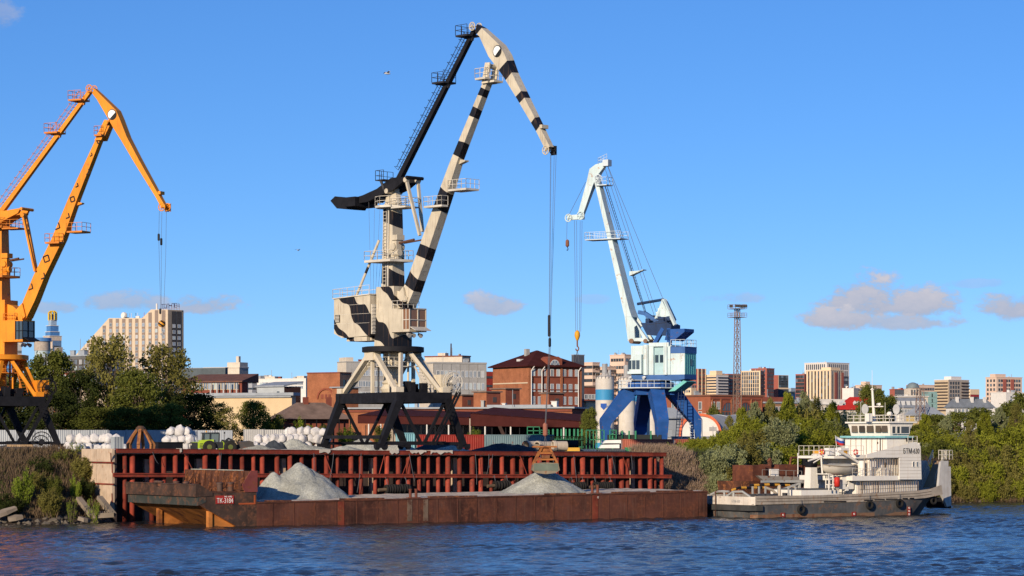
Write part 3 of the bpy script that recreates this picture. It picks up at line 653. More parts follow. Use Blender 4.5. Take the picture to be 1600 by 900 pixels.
    for k in range(8): mb.box(-1.5, -1.44, -1.95, -.95, 21.3 + k * .42, 21.5 + k * .42)
    D('louvre_door', mb, pal['reel'], parent=hs)
    mb = MB(); mb.box(-6.4, -1.9, -1.6, 1.6, 20.35, 20.9); mb.box(-4.5, -2.2, -2.1, -1.7, 20.3, 20.8); D('underframe', mb, pal['house'], parent=hs)
    # column
    cz_ = MB(); cz_.loft([[(x * k, y * k, z) for x, y in ((-1, -1), (1, -1), (1, 1), (-1, 1))] for z, k in ((25.6, 1.0), (31, .88), (36.3, .78))]); D('mast', cz_, pal['mast'])
    mb = MB(); mb.ladder((-.35, -1.12, 20), (-.35, -.95, 36.2), (1, 0, 0), .55, .4); mb.bar((.25, -1.05, 26), (.25, -.9, 36), .14)
    mb.ladder((-1.1, -.4, 27), (-1.0, -.3, 35.8), (0, 1, 0), .5, .4); D('mast_ladder', mb, pal['rail'])
    def gallery(nm, z, pts, mat, th=.16):
        mb = MB(); mb.prism(pts, z - th, z, 'z'); mb.rail([(x, y, z) for x, y in pts] + [(pts[0][0], pts[0][1], z)], 1.05, .032, 1.0); D(nm, mb, mat)
    oct_ = lambda R, cx=0, cy=0, n=10: [(cx + R * cos(2 * pi * (k + .5) / n), cy + R * sin(2 * pi * (k + .5) / n)) for k in range(n)]
    gallery('top_gallery', 36.1, oct_(2.1), pal['rail'], .25); gallery('front_gallery', 35.8, [(1.4, -1.6), (3.9, -1.6), (3.9, .5), (1.4, .5)], pal['rail'])
    gallery('mid_gallery', 29.75, [(-2.6, -2.2), (1.9, -2.2), (2.4, 1.0), (-2.2, 1.6)], pal['rail'], .28)
    mb = MB(); mb.box(.95, 1.9, -1.2, -.4, 29.8, 31.9); mb.tube((1.4, -1.4, 31.2), (1.4, .2, 31.2), .45, None, 12); mb.tube((1.3, -1.0, 30.4), (2.3, -1.0, 30.5), .4, None, 12); mb.box(.9, 1.9, -1.1, .1, 32.0, 32.6); D('luffing_gear', mb, pal['house'])
    mb = MB(); mb.tube((1.5, -.7, 31.6), (J['rack'], -.7, 31.9), .14, None, 8); mb.tube((1.5, .4, 31.7), (J['rack'], .4, 31.9), .1, None, 8); D('luffing_rack', mb, M('rack_brown', (.12, .06, .04), .7))
    mb = MB(); mb.tube((-1.1, -1.2, 32.1), (-4.3, -1.9, 25.7), .16, None, 8); D('diagonal_stay', mb, pal['house'])
    mb = MB(); mb.prism([(-1.1, 36.3), (1.2, 36.3), (.7, 38.1), (-.5, 38.1)], -.35, .35); mb.tube((.1, -1.2, 37.8), (.1, 1.2, 37.8), .3, None, 12); D('rocker_bracket', mb, pal['house'])
    # cab
    mb = MB(); mb.box(1.5, 3.5, -1.65, 1.05, 21.2, 23.95); mb.box(3.5, 4.65, -1.65, 1.05, 21.2, 21.5); mb.box(3.5, 4.65, -1.65, 1.05, 23.82, 23.95); cb = D('cab', mb, pal['house'])
    mb = MB(); mb.box(3.5, 4.55, -1.58, .98, 21.5, 23.82); D('cab_glass', mb, pal['cabglass'], parent=cb)
    mb = MB()
    for x, y in ((4.6, -1.6), (4.6, -.3), (4.6, 1.0), (3.52, -1.63), (4.05, -1.62)): mb.bar((x, y, 21.45), (x, y, 23.86), .09)
    mb.bar((4.62, -1.62, 22.6), (4.62, 1.02, 22.6), .08); mb.bar((3.5, -1.63, 22.6), (4.6, -1.63, 22.6), .08); mb.prism([(4.6, 21.7), (5.5, 21.3), (5.5, 21.36), (4.6, 21.8)], -1.5, 1.0); D('cab_frame', mb, pal['reel'], parent=cb)
    for y in (-1.3, -.6, .5):
        mb = MB(); mb.tube((3.9, y, 20.95), (4.4, y - .1, 20.75), .16, .27, 10); mb.bar((3.8, y, 21.2), (3.9, y, 20.95), .06); D('floodlight', mb, [M('lamp_body', (.4, .38, .34), .4)], parent=cb)
    mb = MB(); mb.rail([(1.6, -1.6, 23.95), (3.4, -1.6, 23.95), (3.4, 1.0, 23.95)], .9, .03, .9); D('cab_railing', mb, pal['rail'], parent=cb)
    # boom
    st = []
    N = len(J['boom'])
    for k, (xl, xr, yy) in enumerate(J['boom']):
        w = 1.5 + (J.get('bw', .9) - 1.5) * k / (N - 1); t0, z = fr.tz(xl, yy, -w / 2); t1, zz = fr.tz(xr, yy, -w / 2); st.append([(t0, -w / 2, z), (t1, -w / 2, zz), (t1, w / 2, zz), (t0, w / 2, z)])
    mb = MB(); mb.loft(st); bo = D('boom', mb, pal['boom'])
    for k in range(1, 14):
        f = k / 14 * (N - 1); i = min(int(f), N - 2); g = f - i; ring = [Vector(st[i][q]).lerp(Vector(st[i + 1][q]), g) for q in range(4)]; c = sum(ring, Vector()) / 4; ring = [c + (p - c) * 1.012 for p in ring]; d_ = (Vector(st[i + 1][0]) - Vector(st[i][0])).normalized() * .03
        mb = MB(); mb.loft([[tuple(p - d_) for p in ring], [tuple(p + d_) for p in ring]]); D('plate_joint', mb, pal['boom'], parent=bo)
    ft = Vector(st[0][0]).lerp(Vector(st[0][1]), .5); tpv = Vector(st[-1][0]).lerp(Vector(st[-1][1]), .5)
    mb = MB(); mb.prism([(ft.x - .9, ft.z + .9), (ft.x + .2, ft.z + 1.9), (ft.x + .7, ft.z + .2), (ft.x - .2, ft.z - .5)], -1.0, -.76); mb.tube((ft.x, -1.1, ft.z), (ft.x, 1.1, ft.z), .35, None, 12); D('boom_hinge', mb, pal['house'], parent=bo)
    # jib
    st = []
    for (ux, uy, lx, ly, w) in J['jib']:
        w *= 1.0; a = fr.tz(ux, uy, -w / 2); b_ = fr.tz(lx, ly, -w / 2); st.append([(a[0], -w / 2, a[1]), (b_[0], -w / 2, b_[1]), (b_[0], w / 2, b_[1]), (a[0], w / 2, a[1])])
    mb = MB(); mb.loft(st); jb = D('jib', mb, pal['jib'])
    pv = fr.tz(*J['pivot'])
    mb = MB(); 
    for sy in (-.66, .66): mb.prism([(tpv.x - .55, tpv.z - .6), (tpv.x + .45, tpv.z - .6), (pv[0] + .45, pv[1] + .35), (pv[0] - .3, pv[1] + .4)], sy - .08, sy + .08)
    mb.tube((pv[0], -.85, pv[1]), (pv[0], .85, pv[1]), .28, None, 12); D('boom_head', mb, pal['boomhead'], parent=bo)
    e = fr.tz(*J['eye'], -.62)
    mb = MB(); mb.tube((e[0], -.6, e[1]), (e[0], -.66, e[1]), J['er'], None, 28); ey = D('eye', mb, PAINTB, parent=jb)
    mb = MB(); mb.tube((e[0], -.64, e[1]), (e[0], -.68, e[1]), J['er'] * .86, None, 28); D('eye_white', mb, M('eye_white', (.82, .82, .8), .5, var=.03), parent=jb)
    mb = MB(); R = J['er'] * .86; q = [(e[0] + R * cos(a), e[1] + R * sin(a)) for a in [radians(-120 + 12 * k) for k in range(13)]]; mb.prism(q, -.70, -.66); D('eye_pupil', mb, PAINTB, parent=jb)
    tl = fr.tz(*J['tail']); tp = fr.tz(*J['tip'])
    mb = MB(); sheave(mb, (tl[0], -.55, tl[1]), .5); sheave(mb, (tl[0] + .1, .45, tl[1]), .5); D('sheave', mb, pal['house'], parent=jb)
    mb = MB(); sheave(mb, (tp[0], -.35, tp[1]), .52); D('sheave', mb, pal['house'], parent=jb)
    mb = MB(); sheave(mb, (tp[0] + .35, .4, tp[1] + .05), .5); mb.box(tp[0] - .1, tp[0] + .7, .55, .7, tp[1] - .5, tp[1] + .5); D('sheave', mb, BLKM if pal['jib'] is not ORNG else ORNG, parent=jb)
    mb = MB(); m1 = Vector(st[-2][0]); mb.box(m1.x - .1, m1.x + .3, -.5, .5, m1.z + .1, m1.z + .5); D('limit_switch', mb, pal['house'], parent=jb)
    # stay with caged ladder and small platforms
    s0 = fr.tz(*J['stay'][0]); s1 = fr.tz(*J['stay'][1]); A = Vector((s0[0], 0, s0[1])); B = Vector((s1[0], 0, s1[1])); d = (B - A).normalized(); up = Vector((-d.z, 0, d.x))
    if up.z < 0: up = -up
    mb = MB(); mb.bar(A, B, .62, .62, .5, .5, up=(0, 1, 0)); sy_ = D('stay', mb, pal['stay'])
    mb = MB(); caged_ladder(mb, A.lerp(B, .06) + up * .55, A.lerp(B, .95) + up * .55, up * .75, w=.6); D('stay_ladder', mb, pal['srail'], parent=sy_)
    for f in J['plats']:
        p = A.lerp(B, f); mb = MB(); mb.box(p.x - 1.7, p.x + .25, -1.0, 1.0, p.z - .1, p.z + .1); mb.prism([(p.x - 1.6, p.z - .1), (p.x + .2, p.z - .1), (p.x + .1, p.z - .6)], -.15, .15)
        mb.rail([(p.x + .2, -1, p.z + .1), (p.x - 1.7, -1, p.z + .1), (p.x - 1.7, 1, p.z + .1), (p.x + .2, 1, p.z + .1)], 1.1, .032, .9); D('stay_platform', mb, pal['srail'], parent=sy_)
    # rocker with counterweight
    rk = [fr.tz(x, y) for x, y in J['rocker']]
    mb = MB(); mb.prism(rk, -1.15, -.75); mb.prism(rk, .75, 1.15); mb.tube((rk[0][0] + .2, -1.3, rk[0][1] - .1), (rk[0][0] + .2, 1.3, rk[0][1] - .1), .2, None, 10)
    mid = [(p[0], p[1]) for p in rk]; D('rocker_arm', mb, pal['stay'])
    cw = [fr.tz(x, y) for x, y in J['cw']]
    mb = MB(); mb.prism(cw, -1.5, 1.5); D('counterweight', mb, pal['stay'])
    cx = sum(p[0] for p in cw) / len(cw); mb = MB(); mb.box(cx + 1.2, cx + 3.0, -1.8, 1.8, cw[0][1] - 1.4, cw[0][1] - .3); D('counterweight', mb, pal['stay'])
    q = Vector((rk[-1][0] - 1.6, 0, rk[-1][1] - .2)); mb = MB(); mb.box(q.x - .8, q.x + .6, -1.4, 1.4, q.z, q.z + .12); mb.rail([(q.x + .6, -1.4, q.z), (q.x - .8, -1.4, q.z), (q.x - .8, 1.4, q.z)], 1.2, .032, .8); mb.bar((q.x - .1, -1.2, q.z), (q.x + .4, -1, q.z - 1.2), .25); D('rocker_platform', mb, pal['srail'])
    for sy in (-1, 1):
        a = fr.tz(*J['strut'][0 if sy < 0 else 2], sy * .95); b_ = fr.tz(*J['strut'][1 if sy < 0 else 3], sy * .8)
        mb = MB(); mb.bar((a[0], sy * .95, a[1]), (b_[0], sy * .8, b_[1]), .26, .36, up=(0, 1, 0)); mb.tube((a[0], sy * .95 - .25, a[1]), (a[0], sy * .95 + .25, a[1]), .3, None, 10); D('strut', mb, pal['house'])
    # boom platforms
    for (x0, x1, yy, s0_, s1_) in J['bplat']:
        t0, z = fr.tz(x0, yy, s0_); t1, _ = fr.tz(x1, yy, s0_); mb = MB(); mb.box(t0, t1, s0_, s1_, z - .22, z)
        mb.rail([(t0, s1_, z), (t0, s0_, z), (t1, s0_, z), (t1, s1_, z)], 1.05, .032, .8); D('boom_platform', mb, pal['rail'], parent=bo)
    for (x, y) in J['bolts']:
        t, z = fr.tz(x, y, .3); mb = MB(); mb.prism([(t - .1, z + .2), (t + .9, z + .05), (t + .9, z - .1), (t - .1, z - .35)], -.1, .5); D('bracket', mb, pal['house'], parent=bo)
    # hoist ropes
    for (pts, off) in J['ropes']:
        mb = MB(); w = [(fr.tz(x, y, off)[0], off, fr.tz(x, y, off)[1]) for x, y in pts]; mb.path(w, .02, 5); D('hoist_rope', mb, ROPE)
    for (x, y, h) in J['clamps']:
        t, z = fr.tz(x, y); mb = MB(); mb.lathe([(.09, 0), (.15, .1), (.15, h - .1), (.08, h)], 8, (t, 0, z - h)); D('rope_clamp', mb, BLKM)
    for k in range(4):
        mb = MB(); mb.path([(rk[4][0] + k * .35, -1 + k * .6, rk[4][1]), (-2.5 - k * .4, -1.2 + k * .7, 25.7)], .02, 4); D('guy_cable', mb, ROPE)
    return root, bo

# ---------------- the black and cream crane in the middle
ZF = Frame(-13.97, 300.5, -45)
def zvec(p, q): a = ZF.tz(*p); b = ZF.tz(*q); return (a[0], 0, a[1]), (b[0] - a[0], 0, b[1] - a[1])
o_, a_ = zvec((640, 470), (766, 110)); L_ = Vector(a_).length
zs = lambda px, py: (Vector((ZF.tz(px, py)[0], 0, ZF.tz(px, py)[1])) - Vector(o_)).dot(Vector(a_).normalized())
boomM = banded('zebra_boom', CREAM, BLK, o_, a_, [zs(645, 452), zs(652, 432), zs(662, 404), zs(669, 385), zs(690, 330), zs(701, 300), zs(714, 244), zs(722, 222), zs(738, 180), zs(742, 167), zs(748, 150), zs(752, 138)], .45, (.0, .25, 0))
o2, a2 = zvec((750, 45), (858, 232))
zj = lambda px, py: (Vector((ZF.tz(px, py)[0], 0, ZF.tz(px, py)[1])) - Vector(o2)).dot(Vector(a2).normalized())
jibM = banded('zebra_jib', BLK, CREAM, o2, a2, [zj(752, 50), zj(788, 106), zj(798, 122), zj(813, 148), zj(819, 158), zj(836, 188), zj(843, 202)], .25, (0, .15, 0))
houseM = banded('zebra_house', CREAM, BLK, (-8, 0, 21), (.62, 0, .78), [.5, 1.4, 3.7, 5.7, 8.7, 9.6], 1.1, (0, .1, 0), wscale=.45)
mastM = banded('zebra_mast', CREAM, BLK, (0, 0, 25.6), (.1, 0, 1), [.9, 2.9, 4.2, 4.7, 8.2, 10.0], .35, (0.2, .2, 0))
zpal = dict(portal=BLKM, pyramid=CREAMM, ring=BLKM, house=houseM, mast=mastM, boom=boomM, jib=jibM, stay=BLKM, boomhead=CREAMM, rail=RAILW, srail=RAILB, prail=RAILB, reel=RAILW, cabglass=glass('cab_glass_orange_reflection', (.22, .10, .04), .15))  # orange reflection on the cab panes is painted into the glass colour
zpal['house_plain'] = CREAMM
ZJ = dict(rack=4.4, boom=[(622, 638, 474), (628, 646, 455), (644, 661, 415), (686, 700, 298), (704, 715, 250), (757, 764, 122)], bw=.85,
          jib=[(745, 38, 742, 50, .6), (752, 43, 749, 57, .9), (779, 69, 763, 88, 1.2), (788, 84, 776, 105, 1.25), (800, 115, 788, 122, 1.15), (821, 156, 811, 160, 1.0), (845, 202, 838, 206, .8), (859, 229, 852, 234, .65)],
          pivot=(768, 104), eye=(777, 80), er=.68, tail=(743, 42), tip=(856, 235), stay=[(622, 284), (742, 47)], plats=(.965, .66),
          rocker=[(646, 277), (643, 283), (628, 296), (602, 308), (586, 316), (556, 321), (552, 314), (578, 306), (600, 296), (622, 279)],
          cw=[(538, 308), (531, 315), (541, 327), (556, 328), (566, 312)], strut=[(635, 281), (656, 368), (653, 282), (660, 362)],
          bplat=[(662, 690, 322, -1.7, -.7), (700, 728, 296, -.6, 1.5), (742, 758, 122, -1.3, -.5), (762, 772, 126, -.4, 1.0)], bolts=[(722, 252), (668, 372)],
          ropes=[([(860, 242), (858, 490), (858, 535), (851.5, 662)], -.3), ([(861, 242), (859, 490), (859, 540), (852, 662)], 0), ([(866, 238), (860, 492), (859, 545), (852.5, 662)], .3), ([(869, 240), (861, 494), (860, 550), (853, 662)], .6)],
          clamps=[(858, 492, 2.4), (859, 528, 1.0)])
zebra, zboom = luffing_crane('portal_crane', 'tall black and cream zebra-striped portal crane with an eye painted on its jib', ZF.X0, ZF.Y0, 32.2, ZF, zpal, ZJ)

# ---------------- the orange crane at the left edge
OF = Frame(-66.0, 330.0, -24)
opal = dict(portal=BLKM, pyramid=ORNG, ring=ORNG, house=ORNG, mast=ORNG, boom=ORNG, jib=ORNG, stay=ORNG, boomhead=ORNG, rail=RAILO, srail=RAILO, prail=RAILB, reel=BLKM, cabglass=GLASS)
OJ = dict(rack=3.4, boom=[(27, 41, 497), (36, 54, 470), (52, 70, 431), (80, 98, 374), (107, 121, 309), (152, 159, 212)], bw=.8,
          jib=[(147, 138, 144, 146, .7), (155, 146, 151, 155, .9), (181, 172, 168, 184, 1.2), (187, 186, 177, 200, 1.2), (198, 214, 189, 219, 1.1), (217, 250, 209, 253, 1.0), (248, 305, 243, 308, .8), (258, 322, 252, 325, .65)],
          pivot=(171, 193), eye=(175, 179), er=.68, tail=(143, 139), tip=(255, 324), stay=[(-2, 337), (141, 143)], plats=(.93, .67),
          rocker=[(40, 326), (36, 334), (16, 344), (-12, 366), (-40, 376), (-70, 384), (-74, 366), (-40, 358), (-16, 346), (6, 332)],
          cw=[(-80, 364), (-88, 370), (-78, 384), (-64, 384), (-52, 366)], strut=[(36, 336), (55, 424), (40, 334), (58, 428)],
          bplat=[(70, 92, 378, -1.6, -.6), (104, 128, 361, -.5, 1.5), (147, 158, 210, -1.2, -.4)], bolts=[(121, 318)],
          ropes=[([(249, 330), (248, 372), (251, 482)], -.3), ([(253, 332), (252, 378), (252, 482)], 0), ([(260, 328), (259, 400), (256, 482)], .4), ([(253, 512), (253, 612)], 0), ([(251.5, 482), (252, 502)], -.1), ([(255, 482), (253.5, 502)], .1)],
          clamps=[(248, 365, .9), (252, 372, .9), (250.5, 482, .7)])
orange, oboom = luffing_crane('portal_crane', 'orange portal crane with black lower legs at the left edge', OF.X0, OF.Y0, 28, OF, opal, OJ)
def boom_mark(px, py, sz, kind):
    """Black diamond and chevron outlines painted on the orange boom's flank."""
    w = -.0; t, z = OF.tz(px, py, -.7); S = sz * .0825; ax = Vector((OF.tz(151, 211)[0] - OF.tz(29, 496)[0], 0, OF.tz(151, 211)[1] - OF.tz(29, 496)[1])).normalized(); q = Vector((ax.z, 0, -ax.x))
    f = (496 - py) / (496 - 211); y = -(1.5 + (.8 - 1.5) * f) / 2 - .03
    c = Vector((t, y, z)); pts = [c + ax * S / 2, c + q * S / 2, c - ax * S / 2, c - q * S / 2]; mb = MB()
    for k in range(4 if kind == 'd' else 2):
        mb.bar(pts[(k + (0 if kind == 'd' else 0)) % 4], pts[(k + 1) % 4], .05, .14, up=(0, 1, 0)) if False else mb.bar(pts[k], pts[(k + 1) % 4], .13, .04, up=(0, 1, 0))
    mb.build('painted_mark', PAINTB, oboom)
for a in ((72, 404, 13, 'd'), (112, 311, 10, 'd'), (152, 221, 6, 'd'), (66, 431, 11, 'c'), (47, 448, 11, 'c'), (88, 353, 12, 'c'), (104, 337, 9, 'c'), (135, 268, 9, 'c'), (118, 289, 7, 'c'), (140, 241, 6, 'c')): boom_mark(*a)
t, z = OF.tz(253, 506)
hk = T('hook_block', 'orange and black striped hook block hanging from the orange crane', 'hook block', OF.world(t, 0, z), OF.a)
mb = MB(); mb.lathe([(.05, -.42), (.3, -.35), (.46, -.12), (.46, .15), (.3, .36), (.08, .45)], 16); o = mb.build('block_body', banded('hook_stripes', (.75, .33, .03), BLK, (0, 0, -.6), (.6, .3, 1), [.25, .45, .65, .85, 1.05], 0), hk, smooth=True)
mb = MB(); mb.tube((0, 0, -.42), (0, 0, -.95), .09, None, 8); mb.path([(0, 0, -.9), (.18, 0, -1.1), (.12, 0, -1.35), (-.1, 0, -1.38), (-.18, 0, -1.2)], .08, 6); mb.build('hook', STEEL, hk)

# ---------------- grab buckets
def clamshell(label, base, rz):
    g = T('clamshell_grab', label, 'grab', base, rz); OR = M('grab_orange', (.36, .13, .035), .7, var=.35, rust=.5)
    for sx in (-1, 1):                                          # four slanting side bars
        for sy in (-1, 1): mb = MB(); mb.bar((sx * .45, sy * .7, 3.1), (sx * 1.55, sy * .85, .95), .2, .26); mb.build('side_arm', OR, g)
    for z in (2.35, 1.6):
        mb = MB(); x = .45 + 1.1 * (3.1 - z) / 2.15
        for sy in (-.8, .8): mb.box(-x, x, sy - .08, sy + .08, z - .1, z + .1)
        mb.build('cross_bar', OR, g)
    mb = MB(); mb.box(-1.6, 1.4, -.95, .95, 3.0, 3.18); mb.box(-.6, .6, -.6, .6, 2.5, 3.0); mb.build('head', OR, g)
    mb = MB(); sheave(mb, (-.3, -.3, 2.75), .38); sheave(mb, (.3, .3, 2.75), .38); mb.box(-.5, .5, -.7, .7, 1.75, 2.1); mb.build('sheave_block', M('grab_brown', (.2, .09, .04), .7, rust=.4), g)
    for sx in (-1, 1):
        mb = MB(); mb.prism([(0.02 * sx, 1.25), (sx * 1.55, 1.15), (sx * 1.75, .35), (sx * 1.2, .0), (.02 * sx, -.12)], -1.0, 1.0); mb.build('shell', M('grab_shell', (.20, .17, .12), .6, var=.3, rust=.3, rcol=(.2, .09, .04)), g)
    mb = MB(); mb.box(-1.5, 1.5, -1.03, -1.0, .28, 1.1); mb.build('shell_face', M('grab_green', (.13, .155, .12), .6, var=.25), g)
    mb = MB()
    for x, y in ((-.15, 0), (.15, 0)): mb.path([(x, y, 3.1), (x * .6, y, 3.9), (0, 0, 4.4)], .035, 5)
    mb.build('sling', ROPE, g)
    mb = MB(); mb.lathe([(.12, 4.3), (.3, 4.45), (.3, 5.7), (.15, 5.9)], 10); mb.build('rope_swivel', M('swivel', (.3, .12, .08), .6, rust=.3), g)
    return g
t, z = ZF.tz(850, 739); gr = clamshell('rusty orange clamshell grab hanging over the second gravel heap', ZF.world(ZF.t(852), 0, z), radians(4)); gr.scale = (.88, .88, .94)
def peel_grab(label, base, rz, h):
    g = T('orange_peel_grab', label, 'grab', base, rz); OR = M('peel_orange', (.36, .15, .05), .6, var=.35, rust=.4)
    mb = MB(); mb.lathe([(.25, h - .75), (.55, h - .6), (.55, h - .25), (.3, h)], 12); mb.build('hub', M('hub_dark', (.07, .045, .03), .7, rust=.3), g)
    for k in range(6):
        a = 2 * pi * k / 6 + .3; c, s = cos(a), sin(a)
        pr = [(.4, h - .35, .30), (1.0, h - 1.15, .34), (1.5, h - 2.0, .34), (1.42, h - 2.75, .3), (1.05, 0, .12)]
        mb = MB()
        for (r0, z0, w0), (r1, z1, w1) in zip(pr[:-1], pr[1:]): mb.bar((r0 * c, r0 * s, z0), (r1 * c, r1 * s, z1), w0, w0 * .7, w1, w1 * .7, up=(c, s, .1))
        mb.build('tine', OR, g)
    return g
b = QF.world(QF.t(220, 3.2), 3.2, 0); b.z = ztop(3) - .1; peel_grab('rusty orange six-tined grab standing on the quay end', b, .2, 2.6)
# ================================================================== the pale blue crane on bent blue legs
KF = Frame(21.7, 400.0, 148.5)
def blue_crane():
    PALE = M('crane_pale', (.55, .67, .68), .5, var=.14, streak=.5, scol=(.36, .25, .16), rust=.1, rcol=(.3, .14, .06), scale=.3)
    BLU = M('crane_blue', (.02, .085, .29), .5, var=.2, rust=.12, rcol=(.1, .05, .03)); NAVY = M('crane_navy', (.018, .04, .10), .5, var=.25); TURQ = M('crane_turquoise', (.16, .50, .46), .5, var=.15, streak=.2)
    BAND = M('crane_band_blue', (.05, .13, .33), .5); RW = M('crane_rail_white', (.55, .62, .66), .5)
    root = T('portal_crane', 'pale blue portal crane standing on four bent dark blue legs', 'crane', (KF.X0, KF.Y0, 0)); ja = KF.a
    D = lambda nm, mb, mat, smooth=False, parent=None: mb.build(nm, mat, root if parent is None else parent, ja if parent is None else 0, smooth=smooth)
    for k in range(4):
        a = radians(10 + 90 * k); c, s = cos(a), sin(a); mb = MB(); tan = Vector((-s, c, 0))
        def ring(R, z, w, d): return [tuple(Vector((c * (R + dr), s * (R + dr), z + dz)) + tan * q) for dr, dz, q in ((-d, -d * .5, -w), (d, d * .5, -w), (d, d * .5, w), (-d, -d * .5, w))]
        mb.loft([ring(3.4, 16.2, 1.1, 1.0), ring(7.25, 11.5, .95, .75), ring(7.35, 11.0, .95, .7), ring(7.15, 7.9, .75, .6)]); mb.build('leg', BLU, root)
        mb = MB(); mb.bar(Vector((c * 7.3, s * 7.3, 7.75)) - tan * 1.2, Vector((c * 7.3, s * 7.3, 7.75)) + tan * 1.2, .7, .6); mb.build('bogie', NAVY, root)
    R8 = lambda R, n=12, o=0: [(R * cos(2 * pi * (k + o) / n), R * sin(2 * pi * (k + o) / n)) for k in range(n)]
    mb = MB(); mb.prism(R8(4.3, 4, .61), 15.6, 16.6, 'z'); mb.prism(R8(3.6, 12), 16.6, 17.6, 'z'); mb.build('portal_frame', BLU, root)
    mb = MB(); p = R8(5.3, 8, .3); mb.prism(p, 16.6, 16.75, 'z'); mb.rail([(x, y, 16.75) for x, y in p + p[:1]], 1.1, .04, 1.0); mb.build('gallery', RW, root)
    mb = MB(); mb.lathe([(3.0, 17.6), (3.0, 17.9)], 24); mb.build('slewing_ring', BLKM, root)
    mb = MB(); mb.ladder((4.6, -3.0, 16), (4.0, -4.2, 8), (1, .3, 0), 1.0, .5, .05); mb.rail([(4.6, -3.6, 16), (4.0, -4.8, 8)], 1, .03); mb.build('stair', NAVY, root)
    mb = MB(); mb.ladder((6.2, 1.5, 14), (6.6, -.5, 7.8), (1, 0, 0), .6, .4, .04); mb.build('ladder', RW, root)
    # slewing body
    S1 = 1.9
    tr, tm, tf = KF.t(1070, S1), KF.t(1048, S1), KF.t(987, S1)
    mb = MB(); mb.prism([(tr, 18.0), (tr, 18.7), (tf, 18.7), (tf, 18.2), (tf - 1.5, 17.85), (tr + 1.2, 17.85)], -S1 - .1, S1 + .1); D('platform', mb, BAND)
    mb = MB(); mb.box(tr, tm, -S1, S1, 18.7, 22.0); hs = D('machine_house', mb, [PALE, TURQ])
    for p in hs.data.polygons:
        if abs(p.normal.x) > .9: p.material_index = 1
    mb = MB(); mb.box(tr - .06, tm + .02, -S1 - .06, S1 + .06, 22.0, 22.95); mb.box(tr - .1, tm + .05, -S1 - .1, S1 + .1, 22.95, 23.02); D('roof_band', mb, BAND, parent=hs)
    mb = MB(); mb.rail([(tm, S1, 23), (tr, S1, 23), (tr, -S1, 23), (tm, -S1, 23)], 1.1, .035, .9); D('roof_railing', mb, RW, parent=hs)
    mb = MB(); mb.box(tr - .05, tr, -.6, 0, 20.1, 21.1); D('window', mb, GLASS, parent=hs)
    for k in range(6): mb = MB(); y = -S1 + .3 + k * .62; mb.box(tr - .03, tr, y, y + .05, 18.8, 21.9); D('panel_rib', mb, TURQ, parent=hs)
    mb = MB(); mb.prism([(tr - .2, 17.6), (tr + 1.9, 16.2), (tr + 3.0, 16.1), (tr + 2.4, 16.6), (tr + .4, 17.8)], -1.6, 1.6); D('skirt', mb, TURQ)
    S2 = 1.6; x0, x1, x2 = tm, KF.t(1007, S2), KF.t(986, S2)
    mb = MB(); mb.box(x0, x2, -S2, S2, 18.7, 23.3); bd = D('body', mb, PALE)
    mb = MB()
    for p, w in ((1019.5, .4), (1044, .6)): t = KF.t(p, S2); mb.box(t - w, t + w, S2, S2 + .45, 18.7, 23.1)
    ta, tb = KF.t(1047, S2), KF.t(1016, S2); mb.box(ta, tb, S2, S2 + .5, 23.1, 23.7); D('door_frame', mb, PALE, parent=bd)
    mb = MB(); mb.box(KF.t(1040, S2), KF.t(1023, S2), S2, S2 + .03, 18.8, 23.0); dr = D('door', mb, M('door_cyan', (.38, .55, .58), .5, var=.15), parent=bd)
    for p in (1026.5, 1034): t = KF.t(p, S2); mb = MB(); mb.box(t - .3, t + .3, S2 + .03, S2 + .06, 20.6, 21.8); D('window', mb, GLASS, parent=bd)
    mb = MB(); mb.tube((KF.t(1011, S2), S2 + .3, 18.7), (KF.t(1011, S2), S2 + .3, 23.4), .45, None, 12); mb.tube((KF.t(1043, S2), S2 + .5, 18.7), (KF.t(1043, S2), S2 + .5, 23), .3, None, 12); D('pipe', mb, PALE, parent=bd)
    c0, c1 = KF.t(1003, 2.4), KF.t(984, 2.4)
    mb = MB(); mb.prism([(c0, 18.9), (c1 + .3, 18.9), (c1 + .3, 19.3), (c1, 19.3), (c1, 21.0), (c0 + 1.0, 21.9), (c0, 21.9)], .2, 2.6); cb = D('cab', mb, PALE)
    for k in range(3): t = c0 + .3 + k * .72; mb = MB(); mb.box(t, t + .6, 2.6, 2.63, 19.6, 21.0); D('window', mb, GLASS, parent=cb)
    for k in range(3): y = .3 + k * .78; mb = MB(); mb.box(c1, c1 + .03, y, y + .68, 19.5, 20.9); D('window', mb, GLASS, parent=cb)
    for p in (986, 1008): t = KF.t(p, 2.2); mb = MB(); mb.tube((t, 2.2, 18.4), (t + .2, 2.5, 18.2), .18, .28, 10); D('floodlight', mb, M('lamp_white', (.8, .8, .75), .4))
    # boom with an open triangular foot
    st = []
    B = [(976, 987, 495, 2.2), (973, 983, 483, 2.1), (950, 957, 377, 1.7), (930, 936, 290, 1.2), (925, 930, 268, 1.0)]
    for xl, xr, y, w in B:
        a = KF.tz(xl, y, w / 2); b = KF.tz(xr, y, w / 2); st.append([(a[0], w / 2, a[1]), (b[0], w / 2, b[1]), (b[0], -w / 2, b[1]), (a[0], -w / 2, a[1])])
    mb = MB(); mb.loft(st)
    for poly in ([(981, 533), (992, 533), (991, 511), (976, 495.2)], [(976, 495.2), (991, 511), (995, 508), (987, 495.2)], [(1006, 533), (1014, 533), (987, 495.2), (995, 508)], [(992, 533), (1006, 533), (1004, 528), (992, 528)]):
        q = [KF.tz(x, y, 1.1) for x, y in poly]; mb.prism(q, .8, 1.1); mb.prism(q, -1.1, -.8)
    bo = D('boom', mb, PALE)
